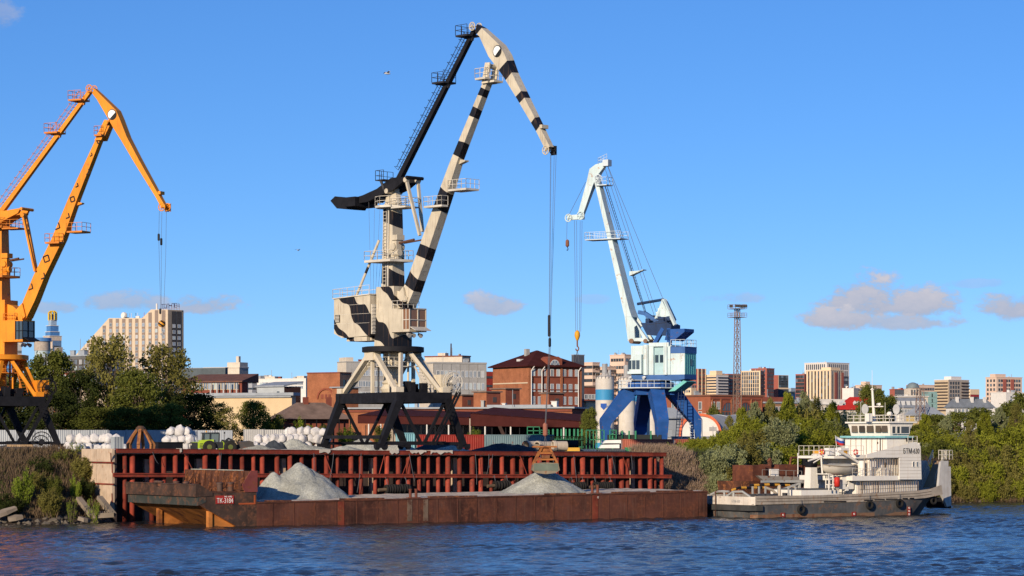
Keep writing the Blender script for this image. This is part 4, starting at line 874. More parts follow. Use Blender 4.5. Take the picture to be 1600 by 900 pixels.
    mb = MB(); q = KF.tz(987, 533, 1.1); q2 = KF.tz(1009, 533, 1.1); mb.tube((q[0], -1.3, q[1]), (q[0], 1.3, q[1]), .4, None, 12); mb.tube((q2[0], -1.3, q2[1]), (q2[0], 1.3, q2[1]), .35, None, 12); D('hinge', mb, M('hinge_brown', (.2, .12, .08), .7), parent=bo)
    f0, z0 = KF.tz(962, 374, -1.2); g0, _ = KF.tz(921, 376, -.2); mb = MB(); mb.box(f0 - 2.2, g0, -1.3, 1.3, z0 - .15, z0); mb.rail([(f0 - 2.2, 1.3, z0), (g0, 1.3, z0), (g0, -1.3, z0), (f0 - 2.2, -1.3, z0)], 1.1, .035, .9); D('boom_platform', mb, RW, parent=bo)
    a = KF.tz(944, 292); b = KF.tz(1010, 505); mb = MB(); mb.ladder((a[0] - .3, -.2, a[1]), (b[0] - .3, -.2, b[1]), (0, 1, 0), .6, .5); D('ladder', mb, RAILB, parent=bo)
    h0, hz = KF.tz(995, 423); mb = MB(); mb.prism([(h0 + 1, hz - .8), (h0 - 1.4, hz + .15), (h0 - 1.4, hz), (h0 + 1, hz - .1)], -.6, .6); D('bracket', mb, PALE, parent=bo)
    # jib beak
    J = [(947, 252, 943, 262, .7), (930, 257, 935, 272, 1.0), (921, 264, 931, 279, 1.1), (917, 282, 926, 290, 1.0), (903, 333, 911, 335, .6)]
    st = []
    for ux, uy, lx, ly, w in J: a = KF.tz(ux, uy, w / 2); b = KF.tz(lx, ly, w / 2); st.append([(a[0], w / 2, a[1]), (b[0], w / 2, b[1]), (b[0], -w / 2, b[1]), (a[0], -w / 2, a[1])])
    mb = MB(); mb.loft(st); jb = D('jib', mb, PALE)
    a = KF.tz(912, 338); b = KF.tz(888, 341); mb = MB(); mb.box(a[0], b[0], -.35, .35, b[1] - .3, a[1] + .3); sheave(mb, (a[0] + .3, .5, a[1] + .1), .7); sheave(mb, (b[0] - .3, .5, b[1]), .65); D('sheave', mb, PALE, parent=jb)
    a = KF.tz(938, 280); mb = MB(); sheave(mb, (a[0], .7, a[1]), .7); mb.box(a[0] - 1.7, a[0] + .3, -1, 1, a[1] - 1.1, a[1] - .95); mb.rail([(a[0] + .3, 1, a[1] - 1), (a[0] - 1.7, 1, a[1] - 1), (a[0] - 1.7, -1, a[1] - 1)], 1.2, .035, .8); D('head_platform', mb, RW, parent=bo)
    a = KF.tz(946, 250); mb = MB(); mb.rail([(a[0] - .6, .6, a[1]), (a[0] + 1.0, .6, a[1] - .6), (a[0] + 1.0, -.6, a[1] - .6)], .9, .03, .6); mb.box(a[0] - .8, a[0] + .2, -.6, .6, a[1] - 1.0, a[1]); D('head_rail', mb, RW, parent=jb)
    # A-frame tower, counterweight
    zz = lambda px, py, s=0: KF.tz(px, py, s)
    mb = MB()
    for s in (-1.3, 1.3):
        for p0, p1 in (((1021, 541), (1037, 513)), ((1046, 541), (1046, 513))):
            a, b = zz(*p0, s), zz(*p1, s); mb.bar((a[0], s, a[1]), (b[0], s, b[1]), .6, .6)
    D('tower_leg', mb, BLU)
    q = [zz(*p) for p in ((1008, 505), (1018, 524), (1055, 524), (1056, 508), (1040, 500), (1025, 505))]; mb = MB(); mb.prism(q, -1.5, 1.5); D('tower_head', mb, NAVY)
    q = [zz(*p) for p in ((1050, 515), (1046, 532), (1060, 533), (1077, 519), (1077, 514))]; mb = MB(); mb.prism(q, -1.6, 1.6); D('counterweight', mb, BLU)
    mb = MB()
    ap = zz(1038, 468)
    for s in (-1.2, 1.2):
        for p in ((1027, 498), (1055, 508)): a = zz(*p, s); mb.bar((a[0], s, a[1]), (ap[0], s * .2, ap[1]), .45, .4)
    for f in (.3, .5, .7):
        a = zz(1027 + 11 * f, 498 - 30 * f); mb.box(a[0] - .15, a[0] + .15, -1.2 * (1 - f * .8), 1.2 * (1 - f * .8), a[1] - .12, a[1] + .12)
    mb.prism([zz(1027, 498), zz(1053, 500), zz(1039, 470)], .75, .95); mb.prism([zz(1027, 498), zz(1053, 500), zz(1039, 470)], -.95, -.75); D('a_frame', mb, PALE)
    a, b = zz(996, 475), zz(1037, 468); mb = MB(); mb.tube((a[0], 0, a[1]), (b[0], 0, b[1]), .22, None, 8); D('luffing_rod', mb, NAVY)
    pts = [zz(*p) for p in ((1000, 488), (1010, 490), (1024, 499), (1034, 503))]; mb = MB()
    for p, q in zip(pts[:-1], pts[1:]): mb.bar((p[0], .4, p[1]), (q[0], .4, q[1]), .6, .6)
    D('luffing_arm', mb, BAND)
    mb = MB(); a = zz(1030, 520); mb.rail([(a[0] + 1.5, 1.5, a[1] + .6), (a[0] - 2, 1.5, a[1] + .9)], 1.2, .03); D('tower_railing', mb, RAILB)
    rr = random.Random(5); mb = MB()
    for k in range(12): a = zz(rr.uniform(1014, 1052), rr.uniform(497, 512)); w = rr.uniform(.15, .45); mb.box(a[0] - w, a[0] + w, rr.uniform(-1.4, -.2), rr.uniform(.2, 1.5), a[1] - w, a[1] + w)
    D('winch_gear', mb, NAVY)
    for P0, P1, s in (((945, 258), (1026, 500), .3), ((947, 256), (1030, 505), -.3), ((948, 254), (1036, 466), .1), ((941, 282), (1020, 520), .5), ((912, 334), (946, 262), .2), ((889, 338), (916, 285), .2), ((943, 290), (1012, 505), -.4)):
        a, b = zz(*P0), zz(*P1); mb = MB(); mb.path([(a[0], s, a[1]), (b[0], s, b[1])], .035, 5); D('rope', mb, ROPE)
    for x0, x1, s in ((899, 901, .3), (901, 902, 0), (905, 904, -.3), (907, 905, -.5)):
        a, b = zz(x0, 345), zz(x1, 518); mb = MB(); mb.path([(a[0], s, a[1]), (b[0], s, b[1])], .03, 5); D('hoist_rope', mb, ROPE)
    a, b = zz(887, 345), zz(886.5, 374); mb = MB(); mb.path([(a[0], .2, a[1]), (b[0], .2, b[1])], .03, 5); D('hoist_rope', mb, ROPE)
    t, z = zz(886.5, 382); h = T('hook_block', 'small brown hook hanging from the tip of the pale blue crane', 'hook block', KF.world(t, 0, z)); mb = MB(); mb.lathe([(.1, .8), (.28, .6), (.3, -.2), (.12, -.4)], 10); mb.build('block_body', M('hook_brown', (.22, .09, .05), .6), h)
    mb = MB(); mb.path([(0, 0, -.4), (.12, 0, -.7), (.05, 0, -.95), (-.12, 0, -.85)], .07, 6); mb.build('hook', BLKM, h)
    t, z = zz(902, 525); h = T('hook_block', 'yellow hook block on long ropes beside the brick mansion roof', 'hook block', KF.world(t, 0, z)); mb = MB(); mb.lathe([(.15, .9), (.42, .55), (.45, 0), (.25, -.55), (.1, -.8)], 12); mb.build('block_body', YEL, h, smooth=True)
    mb = MB(); mb.tube((0, 0, -.7), (0, 0, -1.7), .12, None, 8); mb.path([(0, 0, -1.6), (.25, 0, -1.9), (.15, 0, -2.3), (-.15, 0, -2.3), (-.25, 0, -2.0)], .11, 6); mb.build('hook', M('hook_rust', (.2, .08, .03), .6), h)
    mb = MB(); mb.path([(0, 0, -2.2), (.3, 0, -4.2)], .05, 5); mb.path([(0, 0, -2.2), (-.3, 0, -4.2)], .05, 5); mb.build('sling', ROPE, h)
blue_crane()

# ================================================================== the white pusher tug
TF = Frame(26.5, 283.0, 32.2)
TW = 9.8
def tug():
    tw = M('tug_white', (.78, .74, .66), .5, var=.06, streak=.28, scol=(.5, .36, .24), scale=.3)
    hullm = M('tug_hull_grey', (.085, .085, .085), .65, var=.45, scale=.4, streak=.5, scol=(.20, .18, .15), rust=.25, rcol=(.14, .08, .05)); belt = M('tug_bulwark_worn', (.36, .31, .25), .75, var=.3, scale=.6, streak=.5, scol=(.16, .11, .08), rust=.22, rcol=(.2, .12, .07))
    boot = M('tug_boot_top', (.22, .13, .08), .8, var=.4, rust=.4); deckm = M('tug_deck', (.10, .12, .13), .8, var=.3); turq = M('tug_turquoise', (.22, .48, .50), .6); grey = M('tug_frame_grey', (.38, .38, .36), .6, rust=.2)
    t_ = T('pusher_tug', 'white pusher tug with tall wheelhouse and worn grey hull behind the barge', 'tug', (TF.X0, TF.Y0, 0), TF.a)
    tz = TF.tz
    def D(nm, mb, mat, parent=None, smooth=False): return mb.build(nm, mat, t_ if parent is None else parent, smooth=smooth)
    # hull
    prof = [(1175, 790.2, 1.3, 1.9), (1178, 790, .5, .9), (1186, 789.6, .1, .3), (1200, 789.2, 0, .1), (1280, 787, 0, .1), (1352, 784.5, 0, .1), (1420, 780.8, 0, .35), (1447, 778.6, .35, 1.4), (1463, 776, .9, 2.4), (1475, 773, 1.6, 3.4)]
    rings = []
    for k, (px, py, i0, i1) in enumerate(prof):
        t, z = tz(px, py); zb = -.7 if px <= 1440 else (-.3 if px < 1450 else (.75 if px < 1470 else 1.9)); tb = t if px > 1176 else t + .3
        rings.append([(tb, i1, zb), (t, i0 - .0, z), (t, TW - i0, z), (tb, TW - i1, zb)])
    mb = MB(); mb.loft(rings); D('hull', mb, hullm)
    st = [r for r in rings]
    for side in (0, 1):                                            # boot-top strip at the waterline, slightly proud
        mb = MB(); q = []
        for r in rings[1:7]:
            a, b = (Vector(r[0]), Vector(r[1])) if side == 0 else (Vector(r[3]), Vector(r[2])); o = -.03 if side == 0 else .03
            f0, f1 = (.02 - a.z) / (b.z - a.z), (.38 - a.z) / (b.z - a.z); p0, p1 = a.lerp(b, f0 - .1), a.lerp(b, f1); q.append((p0 + Vector((0, o, 0)), p1 + Vector((0, o, 0))))
        for (a, b), (c, d) in zip(q[:-1], q[1:]): mb.add([a, c, d, b], [(0, 1, 2, 3)])
        D('boot_top', mb, boot)
    # bulwarks: near and far sides
    top = [(1099, 776.7), (1180, 775), (1280, 773.8), (1352, 771), (1432, 767), (1455, 763.7), (1471, 758)]; bot = [(1473, 772.5), (1447, 777.9), (1432, 779.3), (1352, 783.8), (1280, 786.3), (1180, 788.8), (1099, 790)]
    def side_poly(pts, s): return [tz(x, y, 0) for x, y in pts]
    pb = side_poly([(1180.2, 775)] + top[2:] + bot[:5] + [(1180.2, 788.8)], 0)
    for s0, s1 in ((-.02, .13), (TW - .13, TW + .02)):
        mb = MB(); mb.prism(pb, s0, s1); D('bulwark', mb, belt)
    zb0, zb1 = TF.z(0, 789.6), TF.z(0, 776.6)
    mb = MB(); mb.box(.02, .16, .7, TW - .1, zb0, zb1); mb.prism([(.02, .7), (.16, .7), (.6, .14), (.5, .0)], zb0, zb1, 'z'); bw = D('bow_bulwark', mb, M('bow_worn_white', (.62, .56, .48), .7, var=.2, streak=.5, scol=(.3, .2, .13), rust=.15))
    for s in (7.2, 2.9): link('lettering', text_mesh('lettering', 'БТМ-630', M('letter_faded', (.3, .3, .3), .7), .3, 1.5, .02), bw, -pi / 2, (.0, s, zb0 + .4))
    for f in (.33, .66):
        mb = MB(); pts = []
        for x in (1182, 1280, 1352, 1432, 1455):
            yt = np.interp(x, [p[0] for p in top], [p[1] for p in top]); yb = np.interp(x, [p[0] for p in bot][::-1], [p[1] for p in bot][::-1]); t, z = tz(x, yt + (yb - yt) * f); pts.append((t, -.04, z))
        mb.path(pts, .025, 4); D('bulwark_seam', mb, M('seam_brown', (.12, .09, .07), .8))
    mb = MB(); zc = TF.z(0, 794); mb.box(-.25, .5, .5, TW, zc - .32, zc + .26); mb.prism([(-.25, .5), (.5, .5), (1.6, .05), (1.4, -.22), (.6, -.1)], zc - .32, zc + .26, 'z'); D('rubber_belt', mb, M('belt_grey', (.05, .05, .048), .9, var=.4))
    for x0, x1 in ((1287, 1322), (1350, 1364), (1366, 1382), (1384, 1402), (1410, 1418), (1421, 1428)):                 # freeing ports
        ta, z = tz(x0, np.interp((x0 + x1) / 2, [1280, 1432], [785.2, 778.2])); tb = TF.t(x1); mb = MB(); mb.box(ta, tb, -.05, -.015, z - .07, z + .07); D('freeing_port', mb, BLKM)
    ta, z = tz(1180, 788); tb = TF.t(1470); mb = MB(); mb.prism([(.3, z - .03), (tb, TF.tz(1470, 773)[1] - .1), (tb, TF.tz(1470, 773)[1] - .02), (.3, z + .02)], .14, TW - .14); D('deck', mb, deckm)
    zdk = z
    def B(nm, pl, pr, pt, pb_, s0, s1, mat, parent=None):
        a, z1 = tz(pl, pt, s0); b, z0 = tz(pr, pb_, s0); mb = MB(); mb.box(a, b, s0, s1, z0, z1); return D(nm, mb, mat, parent), a, b, z0, z1
    def win_side(par, px, py, w, h, s0, dark=GLASS, fr=True):
        t, z = tz(px, py, s0); mb = MB(); mb.box(t - w / 2, t + w / 2, s0 - .03, s0 + .01, z - h / 2, z + h / 2)
        if fr:
            mb.cm = 1
            for q in (-1, 1): mb.box(t + q * w / 2 - .04, t + q * w / 2 + .04, s0 - .05, s0, z - h / 2, z + h / 2); mb.box(t - w / 2, t + w / 2, s0 - .05, s0, z + q * h / 2 - .035, z + q * h / 2 + .035)
        D('window', mb, [dark, tw], par)
    def win_front(par, tf, s, z, w, h, mat=GLASS):
        mb = MB(); mb.box(tf - .03, tf + .01, s - w / 2, s + w / 2, z - h / 2, z + h / 2); mb.cm = 1
        for q in (-1, 1): mb.box(tf - .05, tf, s + q * w / 2 - .04, s + q * w / 2 + .04, z - h / 2, z + h / 2); mb.box(tf - .05, tf, s - w / 2, s + w / 2, z + q * h / 2 - .035, z + q * h / 2 + .035)
        D('window', mb, [mat, tw], par)
    # lower deckhouse
    dh, a, b, z0, z1 = B('deckhouse', 1338, 1433, 750, 774, 1.0, 8.2, tw)
    for x in (1343.5, 1350): win_side(dh, x, 761, .34, .55, 1.0)
    win_side(dh, 1366, 758, .42, .75, 1.0)
    for x0, x1 in ((1340, 1346), (1361, 1371), (1388, 1396)):
        ta, tb = TF.t(x0, .98), TF.t(x1, .98); mb = MB(); mb.box(ta, tb, .95, 1.0, z0, z1 - .25); D('door', mb, M('door_cream', (.7, .62, .52), .5, streak=.3), dh)
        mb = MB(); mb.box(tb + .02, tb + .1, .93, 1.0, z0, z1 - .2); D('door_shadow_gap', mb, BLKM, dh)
    for k in range(26):
        x = 1341 + k * 3.6; t = TF.t(x, .7); mb = MB(); mb.bar((t, .3, z0 + .3), (t, .3, z1), .035); D('rail_post', mb, M('post_tan', (.45, .34, .24), .6), dh)
    mb = MB(); mb.bar((a, .3, z0 + .75), (b, .3, z0 + 1.0), .04); D('hand_rail', mb, RAILB, dh)
    win_front(dh, a, 3.0, z1 - .8, .5, .5); win_front(dh, a, 5.6, z1 - .8, .5, .5)
    # boat deck
    bd, a, b, z0, z1 = B('boat_deck', 1332, 1439, 744, 750, .1, TW - .1, tw)
    # second storey
    s2, a, b, z0, z1 = B('second_storey', 1341, 1406, 716, 744, 1.3, 8.0, tw)
    for s, w in ((2.6, .55), (5.2, .6)): win_front(s2, a, s, z1 - 1.0, w, .8)
    for s in (3.9, 6.6): mb = MB(); mb.box(a - .04, a, s - .35, s + .35, z0, z0 + 1.7); D('door', mb, M('door_cream', (.7, .62, .52), .5), s2)
    t = TF.t(1383, 1.3); mb = MB(); mb.box(t - .14, t + .14, 1.25, 1.32, z0, z1 - .5); D('doorway', mb, BLKM, s2)
    for k in range(15):
        x = 1345 + k * 4; t = TF.t(x, .9); mb = MB(); mb.bar((t, .25, z0), (t, .25, z1), .04); D('stanchion', mb, M('post_tan', (.45, .34, .24), .6), s2)
    mb = MB(); mb.rail([(TF.t(1332, .2), .2, z0), (TF.t(1405, .2), .2, z0)], .95, .025, 1.2); D('deck_railing', mb, RAILW, s2)
    mb = MB(); t = TF.t(1346, .9); mb.tube((t, .8, z0), (t, .8, z1 - .3), .35, None, 12); mb.tube((t + 1.2, .9, z0), (t + 1.2, .9, z0 + 1.5), .3, None, 12); mb.box(t + 2.6, t + 3.8, .5, 1.2, z0, z0 + 1.0); mb.box(t + 1.0, t + 1.9, .6, 1.2, z1 - 1.0, z1 - .2); D('ventilator', mb, tw, s2)
    rf, a, b, z0, z1 = B('upper_deck', 1337, 1406, 711, 716, .9, TW - .9, tw)
    mb = MB(); mb.box(a - 2.6, a, 1.6, TW - 1.6, z0, z1 - .1); D('bridge_wing', mb, tw, rf)
    mb = MB(); mb.rail([(a + 1.2, .95, z1), (a - 2.5, .95 + .7, z1), (a - 2.5, TW - 1.7, z1)], 1.05, .035, .9); D('deck_railing', mb, RAILW, rf)
    mb = MB(); mb.box(a - 2.45, a - 2.4, 3.4, 5.6, z1 + .15, z1 + .55); mb.box(a - 1.2, a - .7, 1.5, 1.6, z1, z1 + .6); D('yellow_board', mb, M('board_yellow', (.65, .34, .05), .6), rf)
    for s in (2.4, 4.4):
        mb = MB(); mb.box(a - .9, a + .3, s, s + 1.0, z1, z1 + .8); D('deck_locker', mb, M('locker_white', (.7, .7, .68), .5), rf)
    # planked side wing with the number
    wp = [(1354, 715), (1354, 710), (1431, 690), (1438, 697), (1439.5, 749), (1405, 749), (1405, 715)]
    for s0, s1 in ((-.06, .1), (TW - .1, TW + .06)):
        mb = MB(); mb.prism([tz(x, y, 0) for x, y in wp], s0, s1); wg = D('side_screen', mb, tw)
        if s0 < 0: wing = wg
    for k in range(9):
        y = 704 + k * 5.2; xl = 1405 if y > 715 else 1405 - (715 - y) * 3.6; a0, z = tz(max(xl, 1360), y, 0); b0, _ = tz(1438.5, y, 0); mb = MB(); mb.box(a0, b0, -.075, -.055, z - .02, z + .02); D('plank_seam', mb, M('seam_grey', (.5, .45, .38), .6), wing)
    for x in (1427.3, 1433): win_side(wing, x, 725.5, .3, .62, -.06)
    a0, z = tz(1411.5, 704.5, 0); b0, _ = tz(1435, 704.5, 0); me = text_mesh('lettering', 'БТМ-630', PAINTB, .6, (b0 - a0) * 1.05, .02); link('lettering', me, wing, 0, ((a0 + b0) / 2, -.09, z))
    a0, _ = tz(1438, 700, 0); _, zt = tz(1438, 692, 0); _, zb = tz(1438, 749, 0); mb = MB(); mb.box(a0 - .1, a0 + .02, .1, TW - .1, zb, zt); D('aft_wall', mb, tw)
    # third storey and wheelhouse
    s3, a, b, z0, z1 = B('third_storey', 1386, 1428, 684, 712, 1.1, 8.6, tw)
    mb = MB(); mb.box(a - .04, a, 2.2, 2.35, z0 + .1, z1 - .1); D('door_gap', mb, BLKM, s3)
    mb = MB(); mb.tube((a - .03, 2.75, z1 - .6), (a + .02, 2.75, z1 - .6), .13, None, 12); D('porthole', mb, BLKM, s3)
    for k in range(7): mb = MB(); s = 1.5 + k * .95; mb.bar((a - .1, s + .3, z0), (a - .1, s + .3, z1), .04); D('pipe', mb, M('post_tan', (.45, .34, .24), .6), s3)
    mb = MB(); mb.box(a - .15, a, .9, 1.8, z0 + .2, z0 + .5); D('red_box', mb, M('box_red', (.5, .03, .03), .5), s3)
    _, _, _, _, _ = mbx = B('turquoise_deck', 1383, 1428, 681, 684, .8, 8.9, turq)
    wa, wz1 = tz(1391, 661, 1.2); wb, wz0 = tz(1420, 681, 1.2)
    mb = MB(); mb.loft([[(wa + .0, 1.2, wz0), (wb, 1.2, wz0), (wb, 8.2, wz0), (wa, 8.2, wz0)], [(wa - .1, 1.1, wz0 + .75), (wb + .15, 1.1, wz0 + .75), (wb + .15, 8.3, wz0 + .75), (wa - .1, 8.3, wz0 + .75)], [(wa - .3, .95, wz1), (wb + .5, .95, wz1), (wb + .5, 8.45, wz1), (wa - .3, 8.45, wz1)]]); wh = D('wheelhouse', mb, tw)
    zc = wz0 + .8
    hgt = .78; zc = (wz0 + wz1) / 2 + .05
    for k, s in enumerate((7.3, 5.95, 4.5, 3.05, 1.95)): mb = MB(); w = (.5, .5, .58, .45, .5)[k]; mb.prism([(s - w, zc - hgt / 2), (s + w, zc - hgt / 2), (s + w, zc + hgt / 2), (s - w, zc + hgt / 2)], wa - .27, wa - .19, 'x'); D('window', mb, glass('bridge_glass', (.10, .075, .05), .1), wh)
    for x, w in ((1396.3, .55), (1403.6, .5), (1414, 1.3)): win_side(wh, x, 671.8, w, .85, 1.0, glass('bridge_glass_side', (.035, .04, .045), .1))
    mb = MB(); mb.box(wa - .55, wb + .9, .75, 8.65, wz1, wz1 + .18); rf2 = D('wheelhouse_roof', mb, tw, wh)
    zr = wz1 + .18
    mb = MB(); mb.rail([(wb + .8, .9, zr), (wa - .4, .9, zr), (wa - .4, 8.4, zr), (wb + .8, 8.4, zr), (wb + .8, .9, zr)], .75, .035, 1.0); D('roof_railing', mb, RAILW)
    mb = MB(); mx = TF.t(1366, 4.5); mb.tube((mx, 4.5, zr), (mx - .3, 4.5, zr + 3.9), .2, .12, 10); mb.tube((mx - .3, 4.5, zr + 3.9), (mx - .32, 4.5, zr + 6.0), .03, .02, 6); mb.bar((mx - .2, 2.7, zr + 1.75), (mx - .2, 6.2, zr + 1.75), .12); mb.tube((mx - .2, 3.2, zr + 1.8), (mx - .2, 3.2, zr + 2.2), .03); mb.tube((mx - .5, 3.0, zr + 2.0), (mx + .1, 4.0, zr + 2.0), .16, None, 10)
    mb.bar((mx - .3, 4.5, zr + 3.8), (mx - .3, 4.5, zr + 3.7), .3); D('mast', mb, tw)
    for px in (1357, 1403): mb = MB(); t = TF.t(px, 4.0); mb.box(t - .25, t + .25, 3.6, 4.3, zr, zr + .95); D('roof_locker', mb, tw)
    for px, s in ((1352, 4.5), (1401, 3.8)):
        t = TF.t(px, s); mb = MB(); mb.tube((t, s, zr), (t, s, zr + 1.0), .06); mb.tube((t - .06, s, zr + 1.45), (t + .08, s, zr + 1.45), .6, .52, 20); D('dish', mb, M('dish_grey', (.5, .5, .48), .5))
    t = TF.t(1390, 3.5); mb = MB(); mb.lathe([(.05, 0), (.05, .6), (.32, .7), (.36, .95), (.2, 1.15)], 12, (t, 3.5, zr)); D('radar_dome', mb, tw)
    for px in (1383, 1411, 1345): t = TF.t(px, 2); mb = MB(); mb.tube((t, 2, zr), (t, 2, zr + 2.2), .02); D('aerial', mb, tw)
    a0, z = tz(1421, 687, 1.2); mb = MB(); mb.tube((a0 - .6, 1.0, z), (a0 + .5, 1.0, z + .05), .22, None, 10); D('horn', mb, BLKM)
    a0, z = tz(1421, 691, .5); mb = MB(); mb.rail([(a0 - .4, .3, z - .3), (a0 + 1.0, .3, z - .3)], 1.0, .035, .7); mb.box(a0 - .2, a0 + .6, .4, .6, z - .3, z + .1); D('aft_railing', mb, RAILW)
    # fore deck: white coaming, pillar, frames, striped guard pipes
    cm, a, b, z0, z1 = B('hatch_coaming', 1252, 1311, 766, 776, 1.8, 7.4, tw)
    mb = MB(); mb.box(a + .3, b, 2.0, 7.2, z1, z1 + .15); D('hatch_cover', mb, M('hatch_dark', (.08, .085, .09), .7), cm)
    p0, pz1 = tz(1261, 722, 5.0); p1, pz0 = tz(1273.5, 766, 5.0); mb = MB(); mb.loft([[(p0, 4.4, pz0), (p1, 4.4, pz0), (p1, 5.6, pz0), (p0, 5.6, pz0)], [(p0 + .15, 4.5, pz1 - .6), (p1 - .12, 4.5, pz1 - .6), (p1 - .12, 5.5, pz1 - .6), (p0 + .15, 5.5, pz1 - .6)]]); pi_ = D('funnel', mb, tw)
    mb = MB(); mb.prism([(p0 + .12, pz1 - .6), (p1 - .1, pz1 - .6), (p1 - .15, pz1 + .35), (p0 + .2, pz1 - .05)], 4.48, 5.52); D('funnel_cap', mb, BLKM, pi_)
    for poly in ([(8.8, 776), (6.7, 768), (5.4, 767.5), (5.4, 789)], [(5.1, 776), (3.8, 768.5), (2.1, 768), (.6, 777)], [(3.7, 768), (3.7, 789)], [(5.8, 768), (4.6, 768)]):
        mb = MB(); mb.path([(.3, s, TF.z(.3, y, s)) for s, y in poly], .13, 6); D('push_frame', mb, grey)
    stripe = banded('guard_stripe', (.75, .38, .05), BLK, (0, 0, 0), (1, 0, 0), [k * .75 + .4 for k in range(1, 21)], 0)
    for s, pts in ((4.5, [(1144, 766), (1155, 762), (1196, 762)]), (8.0, [(1172, 758.5), (1200, 757), (1237, 758.6)])):
        q = [tz(x, y, s) for x, y in pts]; mb = MB(); mb.path([(t, s, z) for t, z in q], .15, 8); D('guard_pipe', mb, stripe)
    for s, pts in ((4.5, [(1196, 762), (1207, 766), (1218, 776)]), (8.0, [(1237, 758.6), (1245, 764), (1253, 775)]), (.8, [(1218, 776), (1218, 758)])):
        q = [tz(x, y, s) for x, y in pts]; mb = MB(); mb.path([(t, s, z) for t, z in q], .16, 8); D('guard_pipe', mb, M('guard_plain', (.52, .44, .33), .6))
    for px in (1176, 1186, 1196, 1216, 1232, 1243): t, z = tz(px, 760, 3.0); mb = MB(); mb.bar((t, 3.0, zdk), (t, 3.0, z), .16); D('guard_post', mb, grey)
    mb = MB(); a = tz(1189, 752.5, 6); b = tz(1253, 754, 6); mb.bar((a[0], 6, a[1]), (b[0], 6, a[1]), .1, .25); mb.bar((b[0] - .4, 6, zdk), (b[0] - .4, 6, b[1]), .25); mb.bar((b[0] - 3, 6, b[1] - .8), (b[0] - .4, 6, b[1] - .1), .2); D('gantry', mb, grey)
    rr = random.Random(21)
    cols = [M('barrel_red', (.5, .03, .02), .5), M('barrel_blue', (.03, .08, .35), .5), M('gear_dark', (.05, .05, .055), .6), grey, M('gear_brown', (.16, .09, .05), .7)]
    for px, s, c in ((1113, 8.4, 1), (1152, 3.4, 0), (1157, 3.2, 0), (1173, 1.5, 0), (1190, .8, 1), (1209, .9, 1), (1219, .8, 0), (1180, 3, 2), (1200, 3.4, 2), (1166, 3.5, 2), (1226, 3, 4), (1238, 2.2, 4), (1250, 3.8, 2), (1128, 7.0, 3), (1140, 5.6, 4), (1120, 8.0, 3)):
        t = TF.t(px, s); h = rr.uniform(.5, .95); mb = MB(); mb.lathe([(.26, 0), (.3, .05), (.3, h * .5), (.32, h * .52), (.3, h * .55), (.3, h - .05), (.2, h)], 10, (t, s, zdk)); D('deck_drum', mb, cols[c])
    for px, s in ((1183, 2.2), (1206, 2.6), (1236, 4.5)):
        t = TF.t(px, s); mb = MB(); mb.tube((t - .6, s, zdk + .7), (t + .6, s, zdk + .7), .35, None, 12); mb.box(t - .8, t - .6, s - .6, s + .6, zdk, zdk + 1.1); mb.box(t + .6, t + .8, s - .6, s + .6, zdk, zdk + 1.1); D('winch', mb, cols[2])
    # equipment between boat and deckhouse
    a0, z = tz(1300, 758, 1.0); mb = MB(); mb.rail([(a0 - .3, 1.2, z - .6), (a0 + .9, 1.2, z - .6), (a0 + .9, 3.2, z - .6)], 1.9, .06, .6, 3); mb.box(a0 - .4, a0 + 1.0, 1.1, 3.3, z + 1.2, z + 1.3); D('boat_cradle', mb, tw)
    a0, z = tz(1308, 753, .9); mb = MB(); mb.lathe([(.2, -.55), (.33, -.5), (.33, .45), (.2, .55)], 12, (a0, .9, z)); D('red_cask', mb, cols[0], smooth=True)
    for px, py in ((1317, 760), (1322, 763), (1328, 757), (1318, 750), (1330, 748)):
        a0, z = tz(px, py, 1.3); mb = MB(); w = rr.uniform(.2, .4); mb.box(a0 - w, a0 + w, 1.1, 1.8, z - w * 1.3, z + w); D('deck_box', mb, tw)
    mb = MB(); q = [tz(x, y, 1.0) for x, y in ((1309, 704), (1326, 713), (1342, 723), (1343, 742))]; mb.path([(t, 1.0, z) for t, z in q], .15, 8); D('davit', mb, tw)
    mb = MB(); q = [tz(x, y, 3.5) for x, y in ((1263, 720), (1283, 714), (1285, 740))]; mb.path([(t, 3.5, z) for t, z in q], .1, 8); q = [tz(x, y, 3.5) for x, y in ((1271, 723), (1284, 715))]; mb.path([(t, 3.5, z) for t, z in q], .07, 8); D('davit', mb, tw)
    # stern ramp
    rp = [(1455, 762), (1460, 762), (1477, 721), (1472, 720)]
    mb = MB(); mb.prism([tz(x, y, 4) for x, y in rp], 3.4, 5.4); D('stern_ladder', mb, M('ladder_tan', (.32, .22, .14), .7))
    for s in (3.3, 5.5): mb = MB(); a = tz(1455, 757, 4); b = tz(1471, 716, 4); mb.rail([(a[0], s, a[1]), (b[0], s, b[1])], 1.0, .04, .8); D('stern_railing', mb, RAILW)
    a = tz(1466, 718, 4); mb = MB(); mb.rail([(a[0], 3.2, a[1]), (a[0] + 1.5, 3.2, a[1]), (a[0] + 1.5, 5.6, a[1])], 1.1, .04, .5); D('stern_railing', mb, RAILW)
    for s in (2.2, 5.9): mb = MB(); mb.prism([tz(x, y, 2.2) for x, y in ((1470, 722), (1474, 720), (1482, 720), (1482, 729), (1485.5, 729), (1486.5, 790), (1480, 792), (1474, 778), (1466, 762))], s, s + .35); D('push_plate', mb, M('plate_grey_white', (.46, .45, .43), .6, var=.15, streak=.3, scol=(.2, .12, .08)))
    mb = MB(); a = tz(1472, 782, 3.5); mb.box(a[0] - .4, a[0] + .6, 2.6, 5.8, a[1] - .9, a[1] + .3); D('rudder_box', mb, BLKM)
